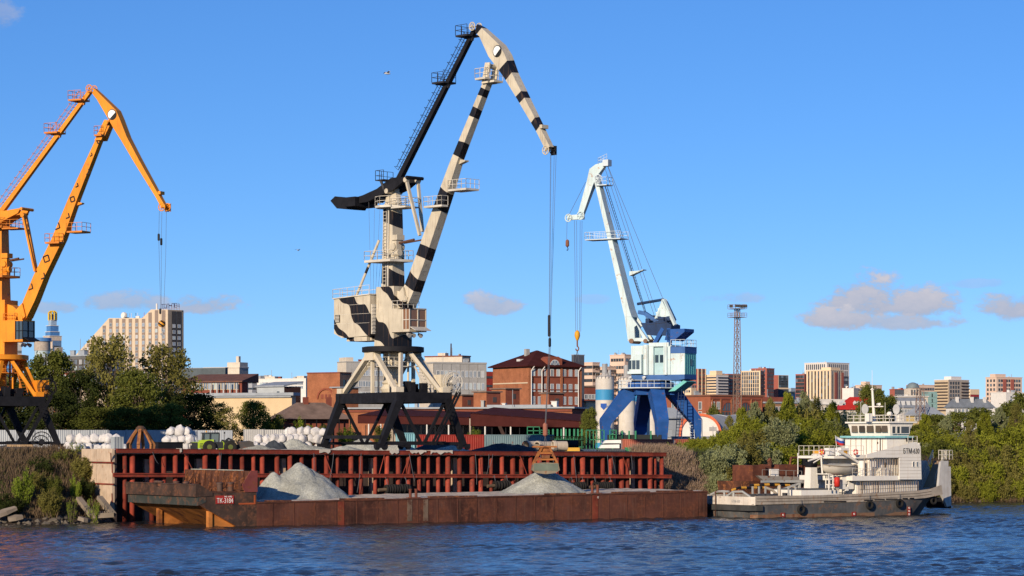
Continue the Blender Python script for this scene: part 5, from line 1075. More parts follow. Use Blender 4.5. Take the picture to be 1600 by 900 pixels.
    for px, py, txt in ((1223, 804.5, '·'), (1334, 803, '∅'), (1420, 798.5, '1')):
        w = .3 if px != 1420 else .2; a0, z = tz(px, py, 0); mb = MB(); hh = .24 if px != 1420 else .5; mb.box(a0 - w, a0 + w, -.06, .0, z - hh, z + hh); pl = D('draught_mark', mb, M('mark_red', (.25, .025, .02), .6, rust=.2))
        for q in ((-.18, 0, .18) if px == 1420 else (0,)):
            mb = MB(); mb.torus((a0, -.065, z + q * 2), .09, .025, 'y', 10, 5); D('lettering', mb, PAINTW, pl)
    return t_
tug()

def tyre(label, px, py, R=.55, off=-.28, fr=TF, group='tyre fenders on the tug'):
    t, z = fr.tz(px, py, off); r = T('hanging_tyre', label, 'tyre', fr.world(t, off, z), fr.a, group)
    mb = MB(); mb.torus((0, 0, 0), R * .72, R * .3, 'y', 20, 8); mb.build('tyre', RUBBER, r, smooth=True)
    mb = MB(); mb.path([(0, 0, R * .5), (.05, .1, 1.1)], .03, 5); mb.build('rope', ROPE, r)
tyre('big black tyre fender near the bow of the tug', 1252, 796); tyre('black tyre fender on the tug hull below the deckhouse doors', 1359, 789)
tyre('black tyre fender on the tug hull under the planked side screen', 1406, 786.5); tyre('small tyre fender at the raised stern of the tug', 1459, 782, .5, .4)

def lifeboat(label, px0, px1, py, s, h):
    t0, z = TF.tz(px0, py, s); t1 = TF.t(px1, s); L = t1 - t0; r = T('lifeboat', label, 'lifeboat', TF.world((t0 + t1) / 2, s, z), TF.a, 'lifeboats of the tug'); mb = MB(); rings = []
    for k in range(9):
        x = -1 + 2 * k / 8; b = .95 * (1 - abs(x) ** 2.6) + .06; sheer = .22 * x * x
        rings.append([(x * L / 2, b * sin(a) * 1.0, -h * (cos(a) ** .7 if cos(a) > 0 else 0) * (1 - .35 * x ** 4) + sheer) for a in [pi / 2 * q / 4 for q in range(-4, 5)]])
    mb.loft(rings); mb.build('boat_hull', M('boat_cream', (.42, .38, .31), .6, var=.15, streak=.2), r, smooth=True)
    mb = MB(); rim = []
    for sg in (-1, 1): mb.path([(x * L / 2, sg * (.95 * (1 - abs(x) ** 2.6) + .08), .22 * x * x) for x in [-1 + 2 * k / 10 for k in range(11)]], .05, 5)
    mb.build('gunwale', M('boat_rim', (.3, .24, .17), .6), r)
    mb = MB(); mb.prism([(-L * .42, .05), (L * .42, .05), (L * .2, .3), (-L * .2, .34)], -.6, .6); mb.build('tarpaulin', M('boat_tarp', (.4, .38, .33), .8), r)
lifeboat('cream lifeboat slung beside the white tug superstructure', 1286, 1338, 729, 1.3, 1.0)
lifeboat('cream lifeboat partly hidden behind the tug funnel', 1262, 1296, 733, 7.6, .8)

def buoy(label, px, py, s):
    t, z = TF.tz(px, py, s); r = T('life_buoy', label, 'life buoy', TF.world(t, s, z), TF.a, 'life buoys on the tug'); mb = MB(); n = 20
    mb.torus((0, 0, 0), .28, .08, 'y', n, 8)
    for i in range(len(mb.m)): mb.m[i] = 1 if (i // 8) % 5 < 1 else 0
    mb.build('ring', [M('buoy_red', (.65, .05, .03), .5), WHITE], r, smooth=True)
    mb = MB(); mb.torus((0, 0, 0), .385, .012, 'y', 16, 4); mb.build('grab_line', WHITE, r)
buoy('red and white life buoy below the tug wheelhouse', 1337, 706.5, .6); buoy('red life buoy at the fore corner of the upper deck', 1284, 706.5, 3.2)
def flag():
    t, z = TF.tz(1311, 711, 3.0); r = T('flag', 'white blue and red striped flag on a leaning pole at the tug upper deck', 'flag', TF.world(t, 3.0, z), TF.a)
    mb = MB(); mb.tube((0, 0, -1.6), (-.55, 0, 2.25), .035, .025); mb.build('pole', WHITE, r)
    for k, m in enumerate((M('flag_white', (.72, .70, .68), .8), M('flag_blue', (.03, .10, .42), .8), M('flag_red', (.6, .04, .03), .8))):
        mb = MB(); vs = []; n = 12; z1 = 2.15 - k * .27; z0 = z1 - .27
        for i in range(n + 1):
            f = i / n; y = .12 * sin(f * 7) * f ** .5; dz = -.38 * f + .04 * sin(f * 9); vs += [(-.53 + f * 1.4, y, z1 + dz), (-.53 + f * 1.4 - .02, y, z0 + dz)]
        mb.add(vs, [(2 * i, 2 * i + 2, 2 * i + 3, 2 * i + 1) for i in range(n)]); mb.build('stripe', m, r, smooth=True, fix=False)
flag()

def rusty_vessel():
    r = T('rusty_workboat', 'brown rusted workboat with pipes moored behind the tug bow', 'workboat', (TF.X0, TF.Y0, 0), TF.a); s0 = 19.5; tz = TF.tz
    mb = MB(); a, z1 = tz(1166, 752, s0); b, _ = tz(1330, 752, s0); mb.prism([(a, -1), (a - .6, z1), (b, z1), (b, -1)], s0, s0 + 5); mb.build('hull', RUST, r)
    for x0, x1, y0, y1, ds in ((1176, 1196, 727, 758, 0), (1196.2, 1205, 728, 756, .8), (1217, 1248, 726, 746, .3), (1250, 1300, 727, 752, 1.0)):
        a, z1 = tz(x0, y0, s0 + ds); b, z0 = tz(x1, y1, s0 + ds); mb = MB(); mb.box(a, b, s0 + ds, s0 + ds + 4, z0, z1); mb.build('deckhouse', M('rust_red_brown', (.13, .045, .028), .8, var=.4, rust=.4, streak=.4), r)
    a, z1 = tz(1205, 733, s0 + .2); b, z0 = tz(1217, 745, s0 + .2); mb = MB(); mb.box(a, b, s0 + .2, s0 + 2, z0, z1); mb.build('white_tank', WHITE, r)
    mb = MB(); q = [tz(x, y, s0 + 1) for x, y in ((1203, 726), (1203, 720), (1201, 718))]; mb.path([(t, s0 + 1, z) for t, z in q], .3, 8); mb.build('exhaust_pipe', RUST, r)
    mb = MB(); q = [tz(x, y, s0 + 1) for x, y in ((1257, 727), (1257, 717))]; mb.path([(t, s0 + 1, z) for t, z in q], .3, 8); mb.build('exhaust_pipe', BLKM, r)
    mb = MB(); q = [tz(x, y, s0 + 2) for x, y in ((1234, 727), (1236, 715), (1282, 715), (1284, 727))]; mb.path([(t, s0 + 2, z) for t, z in q], .14, 8); mb.build('pipe_frame', RUST, r)
    a, z = tz(1182, 743, s0 - .6); b, _ = tz(1262, 746, s0 - .6); mb = MB(); mb.prism([(a, z), (b, z - .25), (b - .5, z - 1.0), (a + 1.2, z - .8)], s0 - .8, s0 - .3); mb.rail([(a + .8, s0 - .7, z - .2), (b - 1, s0 - .7, z - .4)], .9, .03, 1.3, 1); mb.build('gangway', M('gangway_grey', (.3, .28, .25), .7, rust=.3), r)
    t, z = tz(1243.5, 745, s0 + .5); mb = MB(); mb.tube((t, s0 + .1, z), (t, s0 + .1, z + 2.9), .06); mb.build('pole', WHITE, r)
rusty_vessel()
# ================================================================== the harbour yard
from mathutils.bvhtree import BVHTree
_gb = BVHTree.FromPolygons([v.co.copy() for v in GROUND.data.vertices], [tuple(p.vertices) for p in GROUND.data.polygons])
def gz(x, y):
    h = _gb.ray_cast(Vector((x, y, 400)), Vector((0, 0, -1)))
    return h[0].z if h[0] else GZ
def at(px, Y, z=None):
    x = (px - 800) / F * Y; return Vector((x, Y, gz(x, Y) if z is None else z))
def hgt(py, Y): return HC + (HZ - py) / F * Y

GRAVEL_SHADE = M('shade_painted_gravel', (.052, .062, .075), .95, var=.25, scale=1.0, bump=.8, bscale=12, fine=.3)  # gravel lying in shadow: the shade is put into this dark colour
for k, (px, top, hw, Y, lb) in enumerate([
        (458, 684, 46, 330, 'pale gravel heap behind the quay beam right of the green loader'), (402, 694, 48, 303, 'low pale gravel spread in front of the green loader bucket'),
        (482, 695, 62, 302, 'wide low pale gravel bank beside the left foot of the striped crane'), (566, 682, 44, 338, 'pointed pale gravel heap seen between the left legs of the striped crane'),
        (622, 692, 42, 320, 'pale gravel heap under the middle of the striped crane'), (705, 695, 36, 316, 'low pale gravel heap by the right foot of the striped crane'), (540, 696, 40, 318, 'small flat gravel heap just inside the left crane foot')]):
    heap('gravel_heap', lb, at(px, Y), hw * Y / F, hw * Y / F * .55, hgt(top, Y) - GZ, .2, ((0, 0, 1), (.45, .1, .6)) if k % 2 else ((0, 0, 1), (-.5, 0, .5)), 11 + k, group='gravel heaps on the quay', n=64, m=22)
for k, (px, top, hw, Y, lb) in enumerate([(682, 689, 50, 322, 'gravel mound painted in blue-grey shade in front of the red container'), (785, 691, 62, 317, 'long gravel mound painted in dark shade in front of the teal container'), (22, 692, 62, 290, 'mound painted in dark shade with a plank at the foot of the orange crane'), (428, 686, 26, 318, 'gravel heap painted in dark shade between loader bucket and white bags')]):
    heap('shade_painted_heap', lb, at(px, Y), hw * Y / F, hw * Y / F * .5, hgt(top, Y) - GZ, .1, ((0, 0, 1), (.4, 0, .8)), 31 + k, GRAVEL_SHADE, 'dark mounds on the quay', 'mound', n=64, m=22)
pl = MB(); pl.box(-1.4, 1.4, -.2, .2, 0, .25); o = pl.build('plank', M('plank_wood', (.4, .27, .15), .8), None, .1, at(31, 285, 7.9)); tag(o, 'pale timber plank lying on the dark mound by the orange crane', 'plank')
bx_ = MB(); bx_.box(-1.5, 1.5, -.8, .8, 0, .9); bx_.box(-1.6, 1.6, -.9, .9, .9, 1.0); o = bx_.build('steel_skip', BLKM, None, QF.a, at(262, 288, ztop(20) - .1)); tag(o, 'low black steel box standing on the quay beside the grab', 'box')
bx_ = MB(); bx_.box(-.5, .5, -.5, .5, 0, 1.3)
for k in range(4): bx_.bar((-.5 + k * .33, -.52, 0), (-.5 + k * .33, -.52, 1.3), .05)
o = bx_.build('wire_crate', M('crate_grey', (.32, .35, .36), .6), None, QF.a, QF.world(.2, 1.6, ztop(0))); tag(o, 'small grey crate on the corner of the quay above the pale panels', 'crate')

# ---- wheel loader
def loader():
    Y = 303; c = at(341, Y, ztop(28) - .42); S = Y / F
    G = M('loader_green', (.36, .50, .03), .45, var=.12); K = M('loader_dark', (.025, .028, .03), .6, var=.3); r = T('wheel_loader', 'lime green wheel loader with dark raised bucket on the quay', 'loader', c, .22)
    X = lambda p: (p - 341) * S * 1.02
    Z = lambda p: (702 - p) * S
    mb = MB(); mb.prism([(X(301), Z(694)), (X(301), Z(684)), (X(312), Z(683.5)), (X(312), Z(681)), (X(333), Z(680)), (X(333), Z(694))], -1.0, 1.0); bd = mb.build('engine_hood', G, r)
    mb = MB(); mb.box(X(300) - .05, X(308), -1.05, 1.05, Z(696), Z(684.5)); mb.build('rear_grille', K, r)
    for y in (-.6, .6): mb = MB(); mb.box(X(300) - .09, X(300) - .04, y - .22, y + .22, Z(689), Z(686.5)); mb.build('tail_lamp', M('lamp_cream', (.6, .55, .4), .4), r)
    for k in range(4): mb = MB(); mb.prism([(X(310) + .1, Z(686.4) - k * .16), (X(316), Z(686) - k * .16), (X(316), Z(686) - k * .16 - .07), (X(310) + .1, Z(686.4) - k * .16 - .07)], -1.03, -1.0); mb.build('vent', K, r)
    mb = MB(); mb.box(X(333), X(347), -.95, .95, Z(694), Z(684)); mb.build('chassis', K, r)
    mb = MB()
    for x, y in ((317, -.8), (317, .8), (327, -.82), (341, -.8), (341, .8), (327, .82)): mb.bar((X(x), y, Z(684)), (X(x) + .05, y * .96, Z(670.5)), .12)
    mb.prism([(X(315), Z(670.5)), (X(342), Z(670.5)), (X(341), Z(668.8)), (X(316), Z(669.2))], -.9, .9); cb = mb.build('cab_frame', K, r)
    mb = MB(); mb.prism([(X(317.5), Z(683)), (X(340.5), Z(684)), (X(341), Z(670.6)), (X(317.5), Z(670.6))], -.72, .72); mb.build('cab_glass', glass('loader_glass', (.12, .15, .15), .1), r)
    mb = MB(); mb.prism([(X(340), Z(696)), (X(349), Z(696)), (X(350), Z(685)), (X(346), Z(683)), (X(342), Z(690))], -.9, .9); mb.build('front_frame', G, r)
    me = MB(); me.lathe([(.3, -.26), (.62, -.28), (.78, -.2), (.78, .2), (.62, .28), (.3, .26)], 20); wm = me.mesh('tyre', RUBBER); hm = MB(); hm.lathe([(.05, -.3), (.3, -.29), (.3, .29), (.05, .3)], 14); hm = hm.mesh('rim', M('rim_dark', (.10, .12, .03), .6))
    for x in (326, 358):
        for y in (-1.05, 1.05):
            w = link('wheel', wm, r, 0, (X(x), y, .78)); w.rotation_euler = (pi / 2, 0, 0); link('rim', hm, w)
    for y in (-.45, .45): mb = MB(); mb.bar((X(346), y, Z(683)), (X(360), y, Z(687)), .25, .45); mb.bar((X(360), y, Z(687)), (X(374), y, Z(693)), .25, .4); mb.build('lift_arm', K, r)
    mb = MB(); mb.prism([(X(347), Z(685)), (X(356), Z(677)), (X(368), Z(682)), (X(366), Z(684)), (X(357), Z(680)), (X(350), Z(687))], -.2, .2); mb.build('bucket_linkage', K, r)
    mb = MB(); bp = [(X(371), Z(684)), (X(387), Z(682)), (X(393), Z(684)), (X(396), Z(697)), (X(392), Z(698)), (X(374), Z(696))]; mb.prism(bp, -1.35, -1.25); mb.prism(bp, 1.25, 1.35); mb.prism([bp[0], bp[1], (bp[1][0], bp[1][1] - .15), (bp[0][0] + .15, bp[0][1] - .15)], -1.25, 1.25); mb.prism([bp[0], (bp[0][0] + .2, bp[0][1]), (bp[5][0] + .2, bp[5][1]), bp[5]], -1.25, 1.25); mb.prism([bp[5], bp[4], (bp[4][0], bp[4][1] + .12), (bp[5][0], bp[5][1] + .12)], -1.25, 1.25); mb.build('bucket', M('bucket_dark', (.07, .065, .06), .5, rust=.3), r)
    mb = MB(); mb.tube((X(322), -.6, Z(668.8)), (X(322), -.6, Z(666.5)), .09); mb.build('beacon', YEL, r)
    mb = MB(); mb.bar((X(349), -.95, Z(686)), (X(349), -.95, Z(669)), .06); mb.box(X(348.3), X(350), -1.1, -.8, Z(671), Z(668)); mb.build('mirror', K, r)
loader()

# ---- white bulk bags, each its own object
def bag_mesh(seed):
    r = random.Random(seed); mb = MB(); rings = []; n = 18; ph = [r.uniform(0, 6.28) for _ in range(4)]
    for z, k in ((0, .43), (.06, .52), (.2, .57), (.4, .59), (.6, .58), (.8, .54), (.95, .47), (1.1, .3), (1.16, .16), (1.2, .1), (1.24, .09)):
        rings.append([(k * (1 + .07 * sin(3 * a + ph[0] + z * 3) + .05 * sin(5 * a + ph[1])) * (abs(cos(a)) ** 7 + abs(sin(a)) ** 7) ** -.15 * cos(a), k * (1 + .07 * sin(3 * a + ph[2]) + .05 * sin(4 * a + ph[3] + z * 5)) * (abs(cos(a)) ** 7 + abs(sin(a)) ** 7) ** -.15 * sin(a), z + .03 * sin(a * 2 + ph[0])) for a in [2 * pi * i / n for i in range(n)]])
    mb.loft(rings)
    mb.v = [tuple(Vector(v) + Vector((MN.noise(Vector(v) * 2.3 + Vector((seed * 5, 0, 0))), MN.noise(Vector(v) * 2.3 + Vector((9, seed * 5, 0))), MN.noise(Vector(v) * 2.0 + Vector((0, 7, seed * 3))))) * .13) for v in mb.v]
    return mb.mesh('bulk_bag', M('bag_white', (.60, .58, .56), .85, var=.16, scale=2, bump=.5, bscale=4, jit=.15), True)
BAGS = [bag_mesh(k) for k in range(5)]; rb = random.Random(12)
ORD = ('first', 'second', 'third', 'fourth', 'fifth', 'sixth', 'seventh', 'eighth', 'ninth', 'tenth', 'eleventh', 'twelfth')
def bags(label, group, spots):
    spots = sorted(spots, key=lambda q: (round(q[2]), q[0])); cnt = {}
    base_label = label
    for (px, Y, lev) in spots:
        cnt[lev] = cnt.get(lev, 0) + 1; label = f"{ORD[cnt[lev] - 1]} white bag from left, {('bottom', 'second', 'third')[lev]} tier, {base_label}"
        p = at(px, Y); p.z += lev * 1.02 + rb.uniform(-.05, .05); o = link('bulk_bag', BAGS[rb.randrange(5)], None, rb.uniform(0, 6.28), p, (rb.uniform(.82, 1.15), rb.uniform(.82, 1.15), rb.uniform(.75, 1.08))); o.rotation_euler = (rb.uniform(-.22, .22), rb.uniform(-.22, .22), rb.uniform(0, 6.28)); tag(o, label, 'bag', group)
bags('long row beside the orange crane', 'bags in the row by the fence', [(108 + k * 11 + rb.uniform(-2, 2), 326 + rb.uniform(-1, 2), 0) for k in range(9)] + [(112 + k * 12 + rb.uniform(-3, 3), 328, 1) for k in range(7)])
bags('stack left of the green loader', 'bags stacked left of the loader', [(258 + k * 11, 322, 0) for k in range(5)] + [(263 + k * 11, 322, 1) for k in range(4)] + [(270 + k * 11, 322.5, 2) for k in range(3)])
bags('low row right of the loader', 'bags in the low row behind the gravel', [(398 + k * 11.5 + rb.uniform(-2, 2), 340 + rb.uniform(-1, 1), 0) for k in range(7)] + [(404 + k * 12, 341, 1) for k in range(5)])
bags('high row left of the striped crane', 'bags in the high row by the striped crane', [(448 + k * 12 + rb.uniform(-2, 2), 345 + rb.uniform(-.5, .5), l) for l in (0, 1) for k in range(6)] + [(456 + k * 12.5, 345.5, 2) for k in range(5)] + [(452, 346, 2)])

# ---- corrugated fence, panel by panel
def corrugated(L, h, pitch=.28, d=.05):
    n = int(L / pitch * 2); v = []
    for i in range(n + 1):
        x = L * i / n; v += [(x, d if i % 2 else 0, 0), (x, d if i % 2 else 0, h)]
    mb = MB(); mb.add(v + [(a, b + .02, c) for a, b, c in v], [(2 * i, 2 * i + 2, 2 * i + 3, 2 * i + 1) for i in range(n)]); return mb
def fence(label, px0, px1, Y0, Y1, top, mat, step=2.5):
    a, b = at(px0, Y0), at(px1, Y1); d = (b - a); L = d.to_2d().length; ang = atan2(d.y, d.x); r = T('fence', label, 'fence', (a.x, a.y, GZ), ang); h = hgt(top, (Y0 + Y1) / 2) - GZ
    n = int(L / step); me = corrugated(step - .03, h).mesh('panel', mat, fix=False); pm = MB(); pm.box(-.04, .04, .06, .14, 0, h + .05); pm = pm.mesh('post', STEEL)
    for k in range(n): link('panel', me, r, 0, (k * step, 0, random.uniform(-.03, .03))); link('post', pm, r, 0, (k * step, 0, 0))
    mb = MB(); mb.box(0, n * step, .06, .1, h - .4, h - .32); mb.build('rail', STEEL, r)
fence('long pale grey corrugated metal fence behind the white bags on the left', -60, 380, 352, 362, 672, M('fence_grey', (.40, .43, .46), .45, var=.12, streak=.2))
fence('short pale concrete-grey fence behind the bags right of the loader', 381, 446, 364, 366, 671, M('fence_pale', (.50, .49, .46), .7, var=.1), 3.0)

# ---- shipping containers
def container(label, px0, px1, top, Y, rz, mat, door=None, h=2.6, w=2.44, name='shipping_container', dside=-1):
    S = Y / F; L = (px1 - px0) * S / cos(rz); p = at(px0, Y, hgt(top, Y) - h); r = T(name, label, 'container', p, rz, 'shipping containers in the yard')
    mb = corrugated(L - .3, h - .3, .3, .06); s = mb.build('side_wall', mat, r, 0, (.15, -.0, .15), fix=False); mb = corrugated(L - .3, h - .3, .3, .06); mb.build('side_wall', mat, r, 0, (.15, w - .1, .15), fix=False)
    mb = MB(); mb.box(.0, L, .0, w, h - .12, h - .04); mb.build('roof', mat, r)
    for x in (0, L - .16):
        for y in (-.03, w - .16): mb = MB(); mb.box(x, x + .16, y, y + .19, 0, h); mb.build('corner_post', mat, r)
    mb = MB()
    for z in (0, h - .15):
        for y in (-.02, w - .1): mb.box(.16, L - .16, y, y + .12, z, z + .14)
    mb.build('frame_rail', mat, r)
    for x in ((-.01 if dside < 0 else L - .04), ):
        for y0 in (.05, w / 2 + .02):
            mb = MB(); mb.box(x, x + .05, y0, y0 + w / 2 - .07, .15, h - .15); dd = mb.build('door', door or mat, r); mb = MB(); mb.tube((x - .04, y0 + .5, .2), (x - .04, y0 + .5, h - .2), .03, None, 6); mb.build('lock_rod', STEEL, dd)
    mb = MB(); mb.box((L - .06) if dside < 0 else 0, L if dside < 0 else .06, .1, w - .1, .1, h - .1); mb.build('end_wall', mat, r); return r
CRED = M('container_red', (.23, .02, .013), .55, var=.15, rust=.1); CTEAL = M('container_teal', (.13, .20, .22), .55, var=.15, rust=.08); CSAL = M('container_salmon', (.40, .12, .075), .6, var=.15, rust=.12); CLB = M('container_light_blue', (.22, .45, .5), .55, var=.2)
container('red shipping container behind the striped crane legs', 652, 756, 679, 350, .05, CRED); container('teal grey shipping container right of the red one', 758, 866, 679, 350, .04, CTEAL, CLB)
container('salmon red container behind the blue crane legs', 973, 1052, 686, 382, .06, CSAL); container('brown red container under the bushes right of the blue crane', 1056, 1150, 686, 386, .05, M('container_brown', (.27, .07, .045), .6, rust=.2))
container('low bright green container at the end of the quay', 978, 1043, 699, 334, .03, M('container_green', (.03, .24, .10), .55, var=.15), h=1.6)
container('dark grey container box beside the green one', 934, 977, 702, 333, .03, M('container_dark', (.07, .085, .10), .55), h=1.4); container('navy blue box container left of the dark one', 905, 932, 702, 333, .03, M('container_navy', (.05, .08, .14), .55), h=1.4)
container('slate grey container half hidden in the trees on the right bank', 1481, 1530, 677, 395, .5, M('container_slate', (.16, .19, .24), .6, var=.15))
container('light blue container end behind the striped crane', 630, 648, 676, 366, .5, CLB)
bx_ = MB(); bx_.box(0, 1.9, 0, 1.2, 0, .75); bx_.box(-.05, 1.95, -.05, 1.25, .6, .7); o = bx_.build('yellow_box', M('box_yellow', (.62, .36, .05), .6, rust=.1), None, .05, at(883, 331, hgt(708.5, 331))); tag(o, 'small yellow box on the quay below the dark tank', 'box')

# ---- concrete pipes, tank, racks, posts
def pipe(label, px, py, Y, R, L, rz, mat):
    r = T('concrete_pipe', label, 'pipe', Vector((*at(px, Y)[:2], hgt(py, Y))), rz, 'concrete pipes on the quay'); mb = MB(); n = 20; ri = []
    for x, k in ((0, 1.12), (.35, 1.12), (.4, 1), (L, 1), (L, .82), (0, .82)): ri.append([(x, R * k * cos(2 * pi * i / n), R * k * sin(2 * pi * i / n)) for i in range(n)])
    mb.loft(ri + ri[:1], cap=False); smooth_by_angle(mb.build('pipe_wall', mat, r)); mb = MB(); mb.torus((.02, 0, 0), R * .97, R * .13, 'x', 24, 6); mb.build('socket_rim', M('pipe_rim_rust', (.30, .10, .05), .7, rust=.3) if px < 830 else mat, r)
PC = M('pipe_concrete', (.50, .42, .33), .9, var=.2)
pipe('concrete pipe with a rust red rim on the quay', 821, 697, 322, .62, 2.6, .75, PC); pipe('pale concrete pipe between the rusty one and the grab', 839, 697.5, 322, .62, 2.6, .75, PC); pipe('pale concrete pipe behind the hanging grab', 864, 697, 322, .62, 1.8, .3, PC)
def rack():
    r = T('yellow_black_rack', 'yellow and black ribbed rack with red end posts around a dark tank', 'rack', at(860, 345, hgt(703, 345)), .04); S = 345 / F; L = 53 * S; Yk = M('rack_yellow', (.5, .28, .03), .6)
    me = MB(); me.box(0, .1, -.05, .05, 0, .55); mt = me.mesh('slat', Yk)
    for k in range(20): link('slat', mt, r, 0, (k * L / 20, 0, 1.3))
    me = MB(); me.box(0, .1, -.05, .05, 0, 1.75); mt = me.mesh('slat', Yk)
    for k in range(5): link('slat', mt, r, 0, (L * .82 + k * .18, 0, .1))
    mb = MB(); mb.box(-.1, L, .05, .1, 1.2, 1.35); mb.box(-.1, L, .05, .1, 1.75, 1.85); mb.build('rail', BLKM, r)
    for x in (.15, L * .78): mb = MB(); mb.box(x - .1, x + .1, -.2, -.04, 0, 1.35); mb.build('red_post', M('post_red', (.5, .03, .02), .5), r)
    o = MB(); o.tube((.3, -.3, .75), (L * .78, -.3, .75), .55, None, 18); g = o.build('storage_tank', BLKM, None, .04, at(862, 344, hgt(703, 344))); smooth_by_angle(g); tag(g, 'black horizontal tank lying inside the yellow and black rack', 'tank')
rack()
GRN = M('frame_green', (.03, .20, .10), .55, var=.2)
gp = MB(); gp.box(-.12, .12, -.12, .12, 0, 3.0); gp = gp.mesh('green_post', GRN)
rp_ = T('stanchion_rack', 'row of upright green steel posts right of the teal container', 'rack', at(864, 370), 0)
for k, px in enumerate((864, 871, 877, 884, 890, 897, 903, 909)): p = at(px, 370) - at(864, 370); link('green_post', gp, rp_, 0, (p.x, 0, 0))
mb = MB(); mb.box(-.3, 4.4, -.1, .1, .3, .5); mb.box(-.3, 4.4, -.1, .1, 1.4, 1.6); mb.build('rail', GRN, rp_)
rp_ = T('stanchion_rack', 'row of upright green steel posts in front of the silos', 'rack', at(952, 392), 0)
for k, px in enumerate((957, 972, 983, 993, 1017)): p = at(px, 392) - at(952, 392); link('green_post', gp, rp_, 0, (p.x, 0, -.2))
mb = MB(); mb.box(-.3, 8, .15, .3, .6, 2.2); mb.build('dark_wall', M('rack_board', (.025, .03, .03), .8), rp_)
def cage(label, px0, px1, top, bot, Y, n):
    S = Y / F; L = (px1 - px0) * S; z1 = hgt(top, Y); z0 = hgt(bot, Y); r = T('steel_cage', label, 'cage', at(px0, Y, z0), 0, 'green steel frames in the yard'); h = z1 - z0; mb = MB()
    for y in (0, 1.6):
        for k in range(n + 1): mb.bar((L * k / n, y, 0), (L * k / n, y, h), .1)
        for z in (0, h * .5, h): mb.bar((0, y, z), (L, y, z), .1)
    for x in (0, L): mb.bar((x, 0, h), (x, 1.6, h), .1); mb.bar((x, 0, 0), (x, 1.6, 0), .1)
    mb.build('frame_bars', GRN, r)
cage('green open cage on top of the teal container', 824, 843, 667, 679, 352, 2); cage('low green barrow frame right of the open cage', 844, 858, 672, 679, 352, 2); cage('tall green scaffold frame left of the first silo', 916, 944, 672, 702, 372, 5); cage('green ladder frame beside the blue crane left leg', 953, 963, 672, 686, 390, 1)
def camper():
    r = T('boat_cabin', 'low white cabin roof lying on the quay in front of the salmon container', 'cabin', at(936, 338, hgt(701.5, 338)), .05); mb = MB(); mb.prism([(0, .1), (.4, .55), (2.7, .6), (2.7, .1)], 0, 1.8); mb.build('lower_shell', WHITE, r); mb = MB(); mb.prism([(.5, .72), (.9, 1.15), (2.9, 1.2), (2.9, .75)], .1, 1.7); mb.build('upper_shell', WHITE, r); mb = MB(); mb.box(.7, 2.65, .05, .1, .56, .76); mb.box(2.72, 2.76, .1, 1.7, .15, .55); mb.build('dark_gap', BLKM, r)
camper()
# lamp post by the blue crane foot, reel on the left
mb = MB(); mb.tube((0, 0, 0), (0, 0, 4.2), .09, .07, 8); mb.bar((0, 0, 4.2), (-.5, -.3, 4.3), .08); o = mb.build('lamp_post', STEEL, None, 0, at(1097, 352)); tag(o, 'thin grey post beside the right foot of the blue crane', 'post')
def big_reel():
    r = T('cable_drum', 'large black spoked wheel leaning by the orange crane leg', 'wheel', at(65, 318), .3); mb = MB(); mb.torus((0, 0, 1.25), 1.2, .06, 'y', 26, 6); mb.torus((0, .7, 1.0), 1.0, .06, 'y', 24, 6); mb.build('rim', BLKM, r)
    mb = MB()
    for k in range(10): a = pi * k / 5; mb.bar((0, 0, 1.25), (1.2 * cos(a), 0, 1.25 + 1.2 * sin(a)), .05); mb.bar((0, .7, 1.0), (1.0 * cos(a), .7, 1.0 + 1.0 * sin(a)), .05)
    mb.build('spoke', BLKM, r); mb = MB(); mb.tube((0, -.2, 1.25), (0, .9, 1.05), .35, None, 14); mb.build('hub', BLKM, r)
big_reel()
# gulls
def gull(label, px, py, Y, w, rz):
    r = T('gull', label, 'bird', P(px, py, Y), rz); mb = MB(); mb.loft([[(x, b * cos(a), .02 * x + b * sin(a)) for a in [2 * pi * i / 8 for i in range(8)]] for x, b in ((-.3, .01), (-.2, .06), (0, .09), (.18, .07), (.27, .05), (.33, .01))])
    for s in (-1, 1): mb.add([(-.12, s * .05, .04), (.14, s * .05, .04), (.16, s * w * .5, .2), (-.04, s * w * .5, .2), (-.1, s * w, .1), (.0, s * w, .1)], [(0, 1, 2, 3), (3, 2, 5, 4)])
    mb.build('body', M('gull_white', (.6, .6, .6), .8), r)
gull('white gull flying in the sky left of the striped crane', 605, 115, 230, .65, .5); gull('tiny distant gull low in the sky left of the striped crane', 466, 391, 420, .65, 1.0)
# ================================================================== buildings behind the yard
ROOFG = M('roof_grey', (.30, .33, .36), .6, var=.15, streak=.15); ROOFM = M('roof_maroon', (.06, .016, .014), .9, var=.2, spec=.08); ROOFB = M('roof_brown', (.19, .13, .10), .9, var=.3)
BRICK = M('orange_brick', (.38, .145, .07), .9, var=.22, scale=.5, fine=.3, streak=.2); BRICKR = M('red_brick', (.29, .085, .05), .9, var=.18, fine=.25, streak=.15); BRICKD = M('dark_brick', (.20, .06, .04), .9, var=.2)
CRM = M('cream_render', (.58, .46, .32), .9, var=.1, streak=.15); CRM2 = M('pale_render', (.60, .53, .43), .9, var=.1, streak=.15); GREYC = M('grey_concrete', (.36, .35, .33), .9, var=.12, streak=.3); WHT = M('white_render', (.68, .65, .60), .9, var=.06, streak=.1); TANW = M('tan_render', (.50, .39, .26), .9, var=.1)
FRW = M('window_white', (.6, .6, .58), .6, var=.05); FRD = M('window_dark_frame', (.09, .075, .07), .7)
_wm = {}
